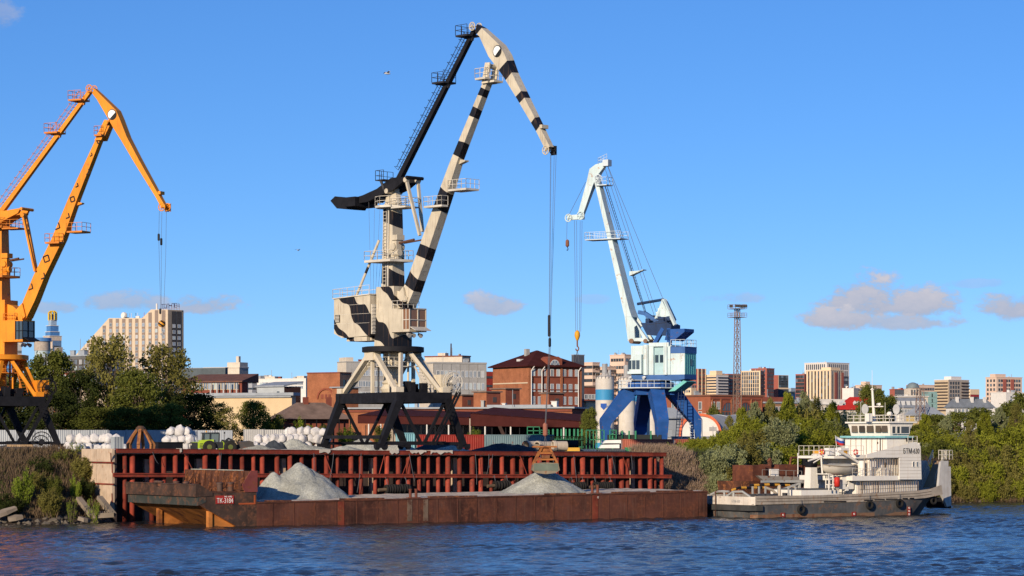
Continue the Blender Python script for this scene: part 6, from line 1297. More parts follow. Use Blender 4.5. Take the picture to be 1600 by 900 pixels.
def win_mesh(w, h, fr, gl):
    k = (round(w, 2), round(h, 2), fr.name, gl.name)
    if k not in _wm:
        t = min(.14, w * .14); mb = MB(); mb.box(-w / 2 + t, w / 2 - t, -.05, .0, -h / 2 + t, h / 2 - t); mb.cm = 1
        mb.box(-w / 2, w / 2, -.1, .0, h / 2 - t, h / 2); mb.box(-w / 2, w / 2, -.14, .0, -h / 2, -h / 2 + t); mb.box(-w / 2, -w / 2 + t, -.1, 0, -h / 2 + t, h / 2 - t); mb.box(w / 2 - t, w / 2, -.1, 0, -h / 2 + t, h / 2 - t)
        if w > .8: mb.box(-t * .4, t * .4, -.09, 0, -h / 2 + t, h / 2 - t)
        _wm[k] = mb.mesh('window', [gl, fr])
    return _wm[k]
class Bld:
    def __init__(s, name, label, l, c, r, top, Y, al, wallL, wallR=None, depth=None, group=None, cat='building', base=None):
        p = at(c, Y); s.Y = Y; s.root = T(name, label, cat, (p.x, p.y, 0), radians(al), group); s.al = al
        s.fR = Frame(p.x, p.y, al); s.fL = Frame(p.x, p.y, al + 90); s.wR = s.fR.t(r) if r > c else 12; s.wL = s.fL.t(l) if l < c else (depth or 14)
        if r <= c: s.wR = depth or 14
        s.z1 = hgt(top, Y); s.z0 = (p.z - 1.5) if base is None else hgt(base, Y); s.h = s.z1 - s.z0
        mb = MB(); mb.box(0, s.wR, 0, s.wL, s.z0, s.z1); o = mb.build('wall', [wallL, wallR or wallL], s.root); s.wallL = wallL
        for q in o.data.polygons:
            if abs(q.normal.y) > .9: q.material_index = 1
    def flat(s, mat=ROOFG, over=.35, th=.35, par=None):
        mb = MB(); mb.box(-over, s.wR + over, -over, s.wL + over, s.z1, s.z1 + th); mb.build('roof', mat, s.root); q = random.Random(int(s.wR * 97 + s.wL * 31 + s.z1))
        if s.wR * s.wL > 50:
            for k in range(q.randint(2, 5)):
                x, y, w, d, h = q.uniform(.1, .8) * s.wR, q.uniform(.08, .8) * s.wL, q.uniform(.5, 1.6), q.uniform(.5, 1.6), q.uniform(.4, 1.5); mb = MB(); mb.box(x, x + w, y, y + d, s.z1 + th, s.z1 + th + h); mb.box(x - .1, x + w + .1, y - .1, y + d + .1, s.z1 + th + h, s.z1 + th + h + .1); mb.build('roof_unit', q.choice((ROOFG, GREYC, BRICKD, WHT)), s.root)
            for k in range(q.randint(0, 2)):
                x, y = q.uniform(.1, .9) * s.wR, q.uniform(.1, .9) * s.wL; mb = MB(); mb.tube((x, y, s.z1), (x, y, s.z1 + q.uniform(2, 5)), .05 + s.Y / 30000, None, 5); mb.build('aerial', STEEL, s.root)
        return s
    def hip(s, mat, h, over=.7, ridge=.35):
        a, b = s.wR, s.wL; mb = MB(); z = s.z1; o = over; cx, cy = a / 2, b / 2; d = min(a, b) * .5 * (1 - 0)
        p0, p1 = ((d, cy), (a - d, cy)) if a > b else ((cx, d), (cx, b - d))
        mb.add([(-o, -o, z), (a + o, -o, z), (a + o, b + o, z), (-o, b + o, z), (p0[0], p0[1], z + h), (p1[0] + .01, p1[1] + .01, z + h)], [(0, 3, 2, 1), (0, 1, 5, 4) if a > b else (0, 1, 4), (1, 2, 5) if a > b else (1, 2, 5, 4), (2, 3, 4, 5) if a > b else (2, 3, 5), (3, 0, 4) if a > b else (3, 0, 4, 5)])
        mb.box(-o, a + o, -o, b + o, z - .25, z - .01); mb.build('roof', mat, s.root); return s
    def wins(s, face, nc, nr, w, h, top=None, bot=None, m0=.06, m1=.06, fr=FRW, gl=GLASS, skip=()):
        L = s.wR if face == 'R' else s.wL; zt = s.z1 - .5 if top is None else hgt(top, s.Y); zb = s.z0 + 2 if bot is None else hgt(bot, s.Y); me = win_mesh(w, h, fr, gl)
        for i in range(nc):
            t = L * (m0 + (1 - m0 - m1) * (i + .5) / nc)
            for j in range(nr):
                if (i, j) in skip: continue
                z = zt + (zb - zt) * (j + .5) / nr
                link('window', me, s.root, 0 if face == 'R' else -pi / 2, (t, 0, z) if face == 'R' else (0, t, z))
        return s
    def strip(s, face, f0, f1, z0, z1, mat, d=.25, nm='pilaster'):
        L = s.wR if face == 'R' else s.wL; zb = s.z0 + s.h * z0; zt = s.z0 + s.h * z1; mb = MB()
        if face == 'R': mb.box(L * f0, L * f1, -d, .05, zb, zt)
        else: mb.box(-d, .05, L * f0, L * f1, zb, zt)
        mb.build(nm, mat, s.root); return s
    def bx(s, x0, x1, y0, y1, h, mat, nm='roof_box', z=0):
        mb = MB(); mb.box(s.wR * x0, s.wR * x1, s.wL * y0, s.wL * y1, s.z1 + z, s.z1 + z + h); mb.build(nm, mat, s.root); return s

# ---- brick mansion with the maroon hip roof
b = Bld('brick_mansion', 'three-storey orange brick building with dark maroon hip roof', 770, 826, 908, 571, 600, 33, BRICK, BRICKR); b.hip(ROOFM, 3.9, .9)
for top, bot in ((573, 592), (596, 615), (617, 634)): b.wins('R', 8, 1, .95, 1.9, top, bot, .03, .03, FRW, GLASS2)
for z in (.50, .70, .86): b.strip('R', 0, 1, z, z + .012, BRICKD, .2, 'cornice'); 
b.strip('L', .02, .98, .78, .795, CRM, .12, 'cornice')
for f in (0, .33, .60, .965): b.strip('R', f, f + .035, 0, .99, BRICK, .3)
mb = MB(); x0, x1 = b.wR * .34, b.wR * .62; zt = b.z1; mb.box(x0, x1, -.35, 3, zt - .3, zt + 1.6); mb.prism([(x0, zt + 1.6), (x1, zt + 1.6), (x1 - 1, zt + 2.2), (x0 + 1, zt + 2.2)], -.35, 3); mb.build('gable_bay', BRICKR, b.root)
mb = MB(); cx = (x0 + x1) / 2; q = [(cx + 1.2 * cos(a), zt - .1 + 1.4 * sin(a)) for a in [pi * k / 14 for k in range(15)]]; mb.prism(q, -.42, -.34); mb.cm = 1; mb.prism([(cx + (p[0] - cx) * 1.15, zt - .1 + (p[1] - zt + .1) * 1.12) for p in q], -.40, -.34); mb.bar((cx, -.45, zt - .1), (cx, -.45, zt + 1.3), .1)
for a in (.25, .5, .75): mb.bar((cx, -.45, zt - .1), (cx + 1.2 * cos(pi * a), -.45, zt - .1 + 1.4 * sin(pi * a)), .08)
mb.build('arched_window', [GLASS2, FRW], b.root)
for f in (.035, .235, .93): mb = MB(); mb.tube((b.wR * f, -.4, b.z0), (b.wR * f, -.4, b.z1 - 1.2), .12, None, 8); mb.tube((b.wR * f, -.4, b.z1 - 1.2), (b.wR * f + .5, -.9, b.z1 - .2), .12, None, 8); mb.build('downpipe', WHT, b.root)
for (t, z) in ((.45, .56), (.52, .50), (.62, .56)): mb = MB(); mb.box(-.12, 0, b.wL * t, b.wL * t + 1.1, b.z0 + b.h * z, b.z0 + b.h * z + 1.2); mb.build('window', FRW, b.root)
mb = MB(); mb.box(b.wR * .3, b.wR * .3 + 1, b.wL * .5, b.wL * .5 + 1, b.z1 + 2, b.z1 + 4.2); mb.build('chimney', GREYC, b.root)
mb = MB(); mb.box(1.6, 2.9, b.wL * .4, b.wL * .4 + 1.4, b.z1 + .6, b.z1 + 1.7); mb.build('dormer', FRW, b.root)
b = Bld('annex_block', 'dark slate-grey block rising behind the right end of the brick mansion', 893, 897, 913, 555, 640, 40, M('slate_wall', (.09, .10, .12), .7)); b.flat(ROOFG, .1, .2)
# ---- long brick warehouse with roof boxes
b = Bld('brick_warehouse', 'long low orange brick warehouse behind the dark canopy', 500, 894, 914, 638, 480, 74, BRICK, BRICKD); b.flat(ROOFG, .6, .3); b.strip('L', 0, .6, .72, .76, CRM2, .15, 'cornice').strip('L', 0, 1, .93, .97, BRICKD, .2, 'cornice')
mb = MB(); mb.box(3, b.wR - .5, 5, b.wL * .35, b.z1 + .3, b.z1 + .75); mb.build('raised_roof', ROOFG, b.root)
for nm, lb, l, c, r, top, Y, base in (('roof_block', 'cube-shaped brick block on the warehouse roof left of the mansion', 740, 760, 782, 613, 490, 640), ('roof_block', 'small brick block with a dark window behind the warehouse roof', 768, 790, 812, 608, 510, 634), ('roof_block', 'low brown brick block in front of the mansion wall', 845, 857, 880, 615, 492, 634), ('roof_block', 'low brick shed with a dark roof behind the cable reel', 706, 722, 741, 618, 520, 640)):
    b = Bld(nm, lb, l, c, r, top, Y, 42, BRICK, BRICKR, base=base, group='brick blocks on the warehouse'); b.flat(ROOFB, .3, .25); mb = MB(); mb.box(b.wR * .45, b.wR * .7, -.06, 0, b.z1 - 1.9, b.z1 - .9); mb.build('window', FRD, b.root)
# ---- dark canopy on white posts
def canopy(label, px0, px1, Y, top0, top1, bot, posts, wall):
    f = Frame(*at(px1, Y)[:2], 164); L = f.t(px0); r = T('loading_canopy', label, 'canopy', (*at(px1, Y)[:2], 0), f.a); zb = hgt(bot, Y); z0, z1 = hgt(top1, Y), hgt(top0, Y)
    mb = MB(); mb.prism([(0, zb), (L, zb + .3), (L, z1), (0, z0)], 0, .35); mb.build('fascia', ROOFM, r); mb = MB(); mb.add([(0, .35, z0), (L, .35, z1), (L, -14, z1 + 1.2), (0, -14, z0 + 1.0), (0, .35, z0 - .15), (L, .35, z1 - .15), (L, -14, z1 + 1.05), (0, -14, z0 + .85)], [(0, 1, 2, 3), (7, 6, 5, 4), (0, 4, 5, 1), (1, 5, 6, 2), (2, 6, 7, 3), (3, 7, 4, 0)]); mb.build('roof', ROOFM, r)
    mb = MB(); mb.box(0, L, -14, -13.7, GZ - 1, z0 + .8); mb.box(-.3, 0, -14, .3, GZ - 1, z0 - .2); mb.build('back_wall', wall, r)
    for p in posts: t = f.t(p, .5); mb = MB(); mb.tube((t, .1, GZ - .5), (t, .1, zb + .2), .14, None, 8); mb.build('post', WHT, r)
    for k in range(8): t = L * (k + .5) / 8; mb = MB(); mb.bar((t, -.3, GZ - .5), (t, -.3, zb), .12); mb.build('inner_post', BLKM, r)
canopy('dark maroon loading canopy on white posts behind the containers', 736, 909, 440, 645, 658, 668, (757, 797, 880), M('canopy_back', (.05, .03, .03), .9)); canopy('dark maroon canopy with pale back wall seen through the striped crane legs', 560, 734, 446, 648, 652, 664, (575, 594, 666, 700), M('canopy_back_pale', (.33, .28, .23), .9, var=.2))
# ---- concrete offices behind the striped crane
b = Bld('office_block', 'grey concrete panel office block right of the striped crane', 655, 677, 760, 568, 760, 24, CRM2, GREYC); b.flat(GREYC, .15, .5)
for row, (t, bt) in enumerate(((576, 592), (595, 611), (613, 629))): b.wins('R', 12, 1, 1.0, 2.0, t, bt, .05, .03, FRW, GLASS2)
for f in [k / 6 for k in range(7)]: b.strip('R', max(0, f - .004), min(1, f + .004), 0, 1, M('panel_joint', (.25, .24, .22), .9), .06, 'panel_joint')
b = Bld('office_block', 'concrete office block with a taller cream stair box left of the striped crane', 527, 541, 610, 566, 720, 24, CRM2, GREYC); b.flat(GREYC, .1, .3).bx(.0, .16, 0, .8, 1.4, CRM2, 'stair_box'); 
for t, bt in ((575, 590), (592, 607), (609, 624)): b.wins('R', 9, 1, 1.1, 1.7, t, bt, .28, .03, FRW, GLASS2)
b = Bld('apartment_block', 'cream flat-topped block rising behind the grey office block', 664, 722, 735, 557, 950, 60, CRM2, CRM); b.flat(BRICKD, .2, .4).bx(.2, .6, .5, .7, 1.5, CRM2)
mb = MB(); mb.tube((2, 6, b.z1), (2, 6, b.z1 + 5), .35, .25, 8); mb.build('chimney', M('stack_dark', (.08, .06, .05), .7), b.root)
b = Bld('apartment_block', 'small dark and red panelled block just left of the brick mansion', 752, 759, 772, 581, 1300, 45, M('dark_glazed', (.05, .065, .09), .4), M('bright_red_panel', (.42, .05, .03), .7)); b.flat(ROOFG, 0, .2).wins('R', 4, 6, 1.2, 1.2, fr=FRD)
b = Bld('brick_hall', 'orange brick hall with a bricked-up arch left of the striped crane', 480, 531, 549, 583, 560, 58, BRICK, M('umber_brick', (.26, .16, .11), .9, var=.2)); b.flat(BRICKD, .1, .25)
for f in (.35, .7): mb = MB(); mb.box(b.wR * f - .3, b.wR * f + .3, -.05, 0, b.z1 - 3.2, b.z1 - 1.4); mb.build('window', GLASS, b.root)
mb = MB(); cy = b.wL * .42
for k in range(18):
    a0, a1 = pi * k / 18, pi * (k + 1) / 18; mb.bar((-.12, cy + 2.2 * cos(a0), b.z1 - 5.6 + 2.2 * sin(a0)), (-.12, cy + 2.2 * cos(a1), b.z1 - 5.6 + 2.2 * sin(a1)), .3, .35)
mb.build('arch', BRICKR, b.root)
for k in range(3): mb = MB(); mb.box(-.1, 0, cy - 1.3 + k * 1.0, cy - .7 + k * 1.0, b.z1 - 5.5, b.z1 - 4.6); mb.build('niche', BRICKD, b.root)
b = Bld('brick_lean_to', 'low orange brick lean-to in front of the brick hall', 519, 532, 560, 606, 530, 40, BRICK, BRICK); b.flat(ROOFG, .4, .25)
# ---- sheds and halls left of centre
b = Bld('storage_hall', 'long cream storage hall with grey metal roof behind the loader', 290, 456, 462, 618, 470, 68, M('cream_panel', (.62, .47, .28), .8, var=.06), CRM); b.flat(ROOFG, .6, .55); b.strip('L', .0, 1, .97, 1.0, ROOFG, .4, 'eave')
def hipshed():
    Y = 425; r = T('open_shed', 'old shed with a weathered brown hipped roof left of the striped crane', 'shed', at(484, Y), .35); S = Y / F; W = 118 * S; D_ = 9; z0 = hgt(655, Y) - GZ; z1 = hgt(629, Y) - GZ
    mb = MB(); mb.add([(-W / 2, -D_ / 2, z0), (W / 2, -D_ / 2, z0), (W / 2, D_ / 2, z0), (-W / 2, D_ / 2, z0), (-W * .18, 0, z1), (W * .2, 0, z1)], [(0, 1, 5, 4), (1, 2, 5), (2, 3, 4, 5), (3, 0, 4), (0, 3, 2, 1)]); mb.build('roof', ROOFB, r); mb = MB(); mb.box(-W / 2 + .4, W / 2 - .4, -D_ / 2 + 1.5, D_ / 2 - .4, -.5, z0 - .02); mb.build('wall', BRICKD, r)
    for k in range(7): mb = MB(); x = -W / 2 + .5 + (W - 1) * k / 6; mb.bar((x, -D_ / 2 + .3, -.3), (x, -D_ / 2 + .3, z0), .16); mb.build('post', BLKM, r)
    for x in (-W * .06, W * .26): mb = MB(); mb.box(x - .4, x + .4, -.5, .3, z1 - .6, z1 + .9); mb.build('chimney', BRICKD, r)
hipshed()
b = Bld('metal_shed', 'small silver-grey metal shed with a dark brown gable end', 402, 444, 470, 604, 540, 46, M('silver_panel', (.42, .45, .46), .6, var=.08), M('shed_dark', (.06, .028, .022), .8)); mb = MB(); mb.add([(-.4, -.4, b.z1), (b.wR + .4, -.4, b.z1 + .9), (b.wR + .4, b.wL + .4, b.z1 + .9), (-.4, b.wL + .4, b.z1), (-.4, -.4, b.z1 + .3), (b.wR + .4, -.4, b.z1 + 1.2), (b.wR + .4, b.wL + .4, b.z1 + 1.2), (-.4, b.wL + .4, b.z1 + .3)], [(0, 1, 5, 4), (1, 2, 6, 5), (2, 3, 7, 6), (3, 0, 4, 7), (4, 5, 6, 7), (3, 2, 1, 0)]); mb.build('roof', ROOFG, b.root); mb = MB(); mb.box(-.06, 0, 1.5, 2.3, b.z1 - 2.4, b.z1 - 1.0); mb.build('window', GLASS, b.root)
b = Bld('factory_wing', 'low red factory wing with a rusty maroon roof left of the cream hall', 286, 378, 387, 595, 560, 66, BRICKD, BRICKD); b.wins('L', 12, 1, 1.2, 1.8, 597, 608, .05, .05, M('frame_tan', (.5, .38, .24), .8), GLASS2)
mb = MB(); L, W = b.wL, b.wR; mb.add([(-.6, -.4, b.z1), (-.6, L + .4, b.z1), (7, L, b.z1 + 1.7), (7, -.2, b.z1 + 1.7), (-.6, -.4, b.z1 - .3), (-.6, L + .4, b.z1 - .3), (7, L, b.z1 - .3), (7, -.2, b.z1 - .3)], [(0, 1, 2, 3), (4, 7, 6, 5), (0, 4, 5, 1), (1, 5, 6, 2), (2, 6, 7, 3), (3, 7, 4, 0)]); mb.build('roof', M('roof_rust', (.15, .075, .055), .8, var=.25, rust=.3), b.root)
for k in range(5): mb = MB(); t = L * (.05 + k * .11); mb.tube((-1, t, GZ), (-1, t, b.z1 - .5), .18, None, 8); mb.build('vent_stack', M('stack_grey', (.45, .45, .44), .5), b.root)
b = Bld('flat_annex', 'dark grey flat annex on top of the red factory wing', 283, 352, 356, 575, 600, 66, M('anthracite', (.09, .11, .12), .7)); b.flat(ROOFG, .1, .15)
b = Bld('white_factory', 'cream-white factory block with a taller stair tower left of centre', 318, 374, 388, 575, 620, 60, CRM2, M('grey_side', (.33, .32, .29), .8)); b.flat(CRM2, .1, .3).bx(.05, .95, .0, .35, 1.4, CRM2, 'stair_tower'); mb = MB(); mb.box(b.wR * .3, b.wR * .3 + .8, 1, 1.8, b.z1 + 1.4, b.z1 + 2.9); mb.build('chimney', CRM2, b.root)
b = Bld('long_block', 'long low white block in the distance between cream hall and brick hall', 402, 478, 486, 592, 1150, 66, WHT, CRM2); b.flat(WHT, .1, .3).wins('L', 16, 2, 1.6, 1.4, 596, 608, fr=FRW, gl=GLASS2).bx(.1, .9, .05, .2, 1.4, CRM2).bx(.1, .9, .65, .85, 1.3, CRM2)
for k, (l, c, r, top) in enumerate(((388, 394, 400, 592), (400, 407, 413, 587), (412, 418, 425, 586))):
    b = Bld('far_tower', ('tiny distant grey tower, left one above the silver shed', 'tiny distant grey tower, middle one above the silver shed', 'tiny distant grey tower, right one above the silver shed')[k], l, c, r, top, 3200, 45, M('far_grey', (.35, .36, .38), .8), group='far towers on the skyline'); b.wins('L', 3, 7, 3, 2.4, fr=FRD).wins('R', 3, 7, 3, 2.4, fr=FRD)
# ---- left cluster behind the trees
b = Bld('dark_block', 'dark flat-roofed block below the glass tower on the left', 60, 142, 192, 556, 640, 50, M('dark_stone', (.12, .12, .12), .8), M('dark_stone2', (.10, .11, .13), .8)); b.flat(ROOFG, .2, .3).wins('L', 10, 2, 1.2, 1.5, 560, 580, fr=FRD, gl=GLASS2).wins('R', 6, 2, 1.4, 1.5, 560, 580, fr=FRD, gl=GLASS2)
b = Bld('red_house', 'dark red brick house glimpsed through the left trees', 84, 117, 152, 582, 520, 45, BRICKD, CRM); b.flat(ROOFB, .3, .4).wins('L', 3, 2, 1.2, 1.6, 584, 612).wins('R', 3, 2, 1.2, 1.6, 584, 612)
b = Bld('cream_house', 'cream rendered house half hidden by the leaning tree on the left', 128, 132, 178, 608, 440, 24, CRM, CRM); b.flat(ROOFG, .4, .3)
def glass_tower():
    Y = 2100; BLU = M('blue_curtain', (.07, .2, .45), .3); b = Bld('glass_tower', 'beige and blue stepped tower with a yellow crown at far left', 58, 82, 96, 532, Y, 38, M('tower_beige', (.55, .45, .36), .8), M('tower_blue_side', (.12, .2, .33), .4)); b.wins('L', 7, 5, 2.2, 2.0, gl=BLU, fr=FRW).wins('R', 5, 7, 2, 2, fr=FRD)
    z = b.z1; S = Y / F; cx, cy = b.wR * .35, b.wL * .2
    for (w, h, m, nm) in ((11, 4, M('tower_beige', (.55, .45, .36), .8), 'upper_storey'), (8.5, 3.5, BLU, 'glass_storey'), (7.2, 5.0, BLU, 'glass_storey'), (5.0, 4.5, M('tower_steel', (.3, .4, .52), .4), 'lantern'), (3.8, 5, BLU, 'lantern')):
        mb = MB(); mb.box(cx - w / 2, cx + w / 2, cy - w / 2, cy + w / 2, z, z + h); mb.build(nm, m, b.root); mb = MB(); mb.box(cx - w / 2 - .4, cx + w / 2 + .4, cy - w / 2 - .4, cy + w / 2 + .4, z + h - .4, z + h); mb.build('ledge', WHT, b.root); z += h
    for k in range(8): a = 2 * pi * k / 8; mb = MB(); mb.path([(cx + 3.4 * cos(a), cy + 3.4 * sin(a), z - 5), (cx + 3.4 * cos(a), cy + 3.4 * sin(a), z + 1), (cx + 1.6 * cos(a), cy + 1.6 * sin(a), z + 2.4)], .6, 6); mb.build('crown_fin', M('crown_yellow', (.7, .45, .04), .5), b.root)
    c = at(66, 1800); r = T('round_hall', 'beige round hall with glass strip below the stepped tower', 'building', (c.x, c.y, 0)); R = 12 * 1800 / F; z1 = hgt(528, 1800); mb = MB(); mb.lathe([(R, c.z - 2), (R, z1 - 9)], 28); smooth_by_angle(mb.build('glass_drum', GLASS2, r)); mb = MB(); mb.lathe([(R * 1.06, z1 - 9), (R * 1.06, z1 - 2.5)], 28); smooth_by_angle(mb.build('drum', M('drum_beige', (.40, .34, .28), .8), r)); mb = MB(); mb.lathe([(R * 1.2, z1 - 2.5), (R * 1.2, z1)], 28); smooth_by_angle(mb.build('rim', BLU, r))
    b = Bld('tower_annex', 'small brown-grey annex right of the round hall', 85, 92, 98, 543, 1750, 35, M('annex_brown', (.3, .25, .21), .8)); b.flat(ROOFG, 0, .3); b = Bld('glass_tower', 'blue glazed tower seen through the orange crane cab', 8, 20, 34, 506, 2200, 40, BLU, WHT); b.wins('L', 6, 9, 2.4, 2.4, fr=FRW).wins('R', 5, 9, 2.4, 2.4, fr=FRW)
glass_tower()
# ---- striped hotel
def hotel():
    Y = 1360; CF = M('hotel_cream', (.62, .50, .36), .85, var=.05); BP = M('hotel_brown', (.26, .20, .165), .85, var=.08); DP = M('hotel_dark', (.065, .06, .06), .7); GB = M('hotel_grey_brown', (.30, .25, .20), .85)
    p = at(262, Y); fL = Frame(p.x, p.y, 138); fR = Frame(p.x, p.y, 48); r = T('striped_hotel', 'large stepped hotel with cream and brown vertical stripes behind the left trees', 'building', (p.x, p.y, 0)); zg = p.z - 2
    def out(px): return np.interp(px, [118, 170, 222, 236, 262], [555, 497, 497, 483.5, 483.5])
    xs = [118, 145, 170, 222, 236, 262]; poly = [fL.tz(x, out(x)) for x in xs]; poly = [(poly[0][0], zg)] + poly + [(poly[-1][0], zg)]
    mb = MB(); wR = fR.t(286.5); mb.prism([(a, b_) for a, b_ in poly], 0, -wR if False else -.01)
    # solid body: extrude the stepped outline along the short side
    vs = [];
    for d in (0, wR):
        for a, z in poly: vs.append((fL.u[0] * a + fR.u[0] * d, fL.u[1] * a + fR.u[1] * d, z))
    n = len(poly); mb = MB(); mb.add(vs, [tuple(range(n)), tuple(range(2 * n - 1, n - 1, -1))] + [(i, (i + 1) % n, n + (i + 1) % n, n + i) for i in range(n)]); mb.build('wall', [CF], r)
    nrm = Vector((-fR.u[0], -fR.u[1], 0))
    def face_obj(me, t, z, nm, par): o = link(nm, me, par, fL.a + pi, (fL.u[0] * t, fL.u[1] * t, z)); return o
    me = win_mesh(2.0, 1.9, FRW, GLASS2)
    cols = [131, 137.5, 143.7, 163, 173.3, 183.6, 193.6, 203.8, 213.9, 224.4, 234.7, 244.7, 256]
    for px in cols:
        t = fL.t(px); w = 2.7 if px > 150 else 1.7; yt = out(px - 2.5) + 1.2; _, zt = fL.tz(px, yt); mb = MB(); mb.box(-w / 2, w / 2, -.15, .02, zg, zt); pn = mb.build('brown_panel', BP, r, fL.a + pi, (fL.u[0] * t, fL.u[1] * t, 0))
        for k in range(16):
            py = 507.4 + 9.35 * k
            if py < out(px - 3) + 6 or py > 640: continue
            z = fL.tz(px, py)[1]; link('window', me if px > 150 else win_mesh(1.3, 1.8, FRW, GLASS2), pn, 0, (0, -.16, z))
    mb = MB(); t0, z0 = 0, hgt(484, Y); mb.box(0, wR, -.02, .0, zg, z0); sd_ = MB(); sd_.box(.05, wR, -.25, .05, zg, hgt(484.5, Y)); s_ = sd_.build('side_wall', GB, r, fR.a, (0, 0, 0))
    for px in (271, 279): t = fR.t(px); mb = MB(); mb.box(t - 1.5, t + 1.5, -.4, -.2, zg, hgt(486, Y)); pn = mb.build('dark_panel', DP, r, fR.a); 
    for px in (271, 279):
        for k in range(14): link('window', win_mesh(2.0, 1.9, FRW, GLASS2), r, fR.a, (fR.u[0] * fR.t(px) - nrm.x * 0 + fR.n[0] * -.42, fR.u[1] * fR.t(px) + fR.n[1] * -.42, hgt(509 + 9.35 * k, Y)))
    zr = hgt(497, Y)
    def onroof(px, d, z): t = fL.t(px); return (fL.u[0] * t + fR.u[0] * d, fL.u[1] * t + fR.u[1] * d, z)
    mb = MB(); c = onroof(181, 6, zr + 2.9); mb.tube((c[0], c[1], c[2]), (c[0] - .8, c[1] - .9, c[2] + .2), 1.9, 1.6, 18); mb.tube((c[0], c[1], zr), (c[0], c[1], c[2]), .25); mb.build('dish', WHT, r)
    for px, m in ((187, BLKM), (191, STEEL), (194, WHT), (201, BLKM), (204, WHT), (214, M('red_unit', (.4, .08, .05), .7))): mb = MB(); c = onroof(px, 5, zr); mb.box(c[0] - 1, c[0] + 1, c[1] - 1, c[1] + 1, zr, zr + random.uniform(1.2, 2.6)); mb.tube((c[0], c[1], zr), (c[0], c[1], zr + 4), .12); mb.build('roof_unit', m, r)
    mb = MB(); c = onroof(236, 4, hgt(483, Y)); mb.tube(c, (c[0], c[1], c[2] + 3.6), .5, None, 8); mb.build('mast', WHT, r)
    sg = T('roof_sign', 'dark lettered sign on a frame on the striped hotel roof', 'sign', Vector((p.x, p.y, 0)), fR.a * 0 + .12); zs_ = hgt(483.3, Y); x0, x1 = (252 - 262) * Y / F, (280 - 262) * Y / F
    mb = MB(); 
    for k in range(8): x = x0 + (x1 - x0) * k / 7; mb.bar((x, 4, zs_), (x, 4, zs_ + 3.2), .15)
    mb.bar((x0, 4, zs_ + .7), (x1, 4, zs_ + .9), .15); mb.build('sign_frame', M('sign_brown', (.25, .12, .08), .7), sg)
    for k, ch in enumerate('ГОСТИНИЦА'[:0] or 'ТОЛ-ПЕЦ'): link('letter', text_mesh('letter', ch, M('sign_navy', (.03, .025, .07), .6), 2.3 if ch != '-' else .5, 1.25, .3), sg, 0, (x0 + (x1 - x0) * (k + .5) / 7, 3.8, zs_ + 1.8 + .12 * k))
hotel()
# ---- silos
def silo(label, px, Y, hw, top, h_band, logo=False):
    c = at(px, Y); R = hw * Y / F; r = T('silo', label, 'silo', c, 0, 'concrete silos'); H = hgt(top, Y) - c.z; SW = M('silo_white', (.60, .56, .50), .7, var=.1, streak=.25, scol=(.35, .27, .2)); n = 6
    for k in range(n):
        z0, z1 = .9 + (H - .9) * k / n, .9 + (H - .9) * (k + 1) / n; mb = MB(); mb.lathe([(R, z0), (R, z1 - .06), (R * 1.012, z1 - .05), (R * 1.012, z1)], 28); o = mb.build('ring', SW if k != n - 2 or not h_band else M('silo_blue', (.05, .27, .50), .5, var=.06), r); smooth_by_angle(o, 25)
    mb = MB(); mb.lathe([(R * 1.02, 0), (R * 1.02, .9)], 28); smooth_by_angle(mb.build('base_ring', M('silo_blue', (.05, .27, .50), .5), r)); mb = MB(); mb.lathe([(R, H), (R * .9, H + .3), (.4, H + .9)], 24); mb.build('roof', SW, r); mb = MB(); mb.tube((0, 0, H), (0, 0, H + 2.6), .5, None, 10); mb.tube((.8, 0, H), (.8, 0, H + 1.6), .3, None, 8); mb.build('filter', STEEL, r)
    mb = MB(); mb.rail([(R * cos(a), R * sin(a), H) for a in [pi + pi * k / 8 for k in range(9)]], 1.0, .03, 1); mb.build('railing', STEEL, r)
    if logo:
        mb = MB(); a = radians(-100); mb.prism([(-.5, .5), (.5, .5), (.5, -.1), (0, -.6), (-.5, -.1)], -.05, .02); mb.build('badge', M('badge_blue', (.03, .1, .4), .5), r, 0, (R * cos(a), R * sin(a) - .05, H * .6)); [link('lettering', text_mesh('lettering', '-', M('letter_grey', (.25, .3, .4), .6), .3, .25, .05), r, radians(14), (R * .2 + q * .34, -R * (1.0 - .03 * q), H * .6)) for q in range(5)]
silo('tall white silo with blue band and shield badge left of the blue crane', 945, 440, 14.5, 592, True, True); silo('white silo half behind the left leg of the blue crane', 979, 442, 14, 594, True); silo('white silo behind the middle legs of the blue crane', 1003, 455, 12.5, 596, True); silo('white silo seen between the front and right blue crane legs', 1018, 470, 12, 606, False)
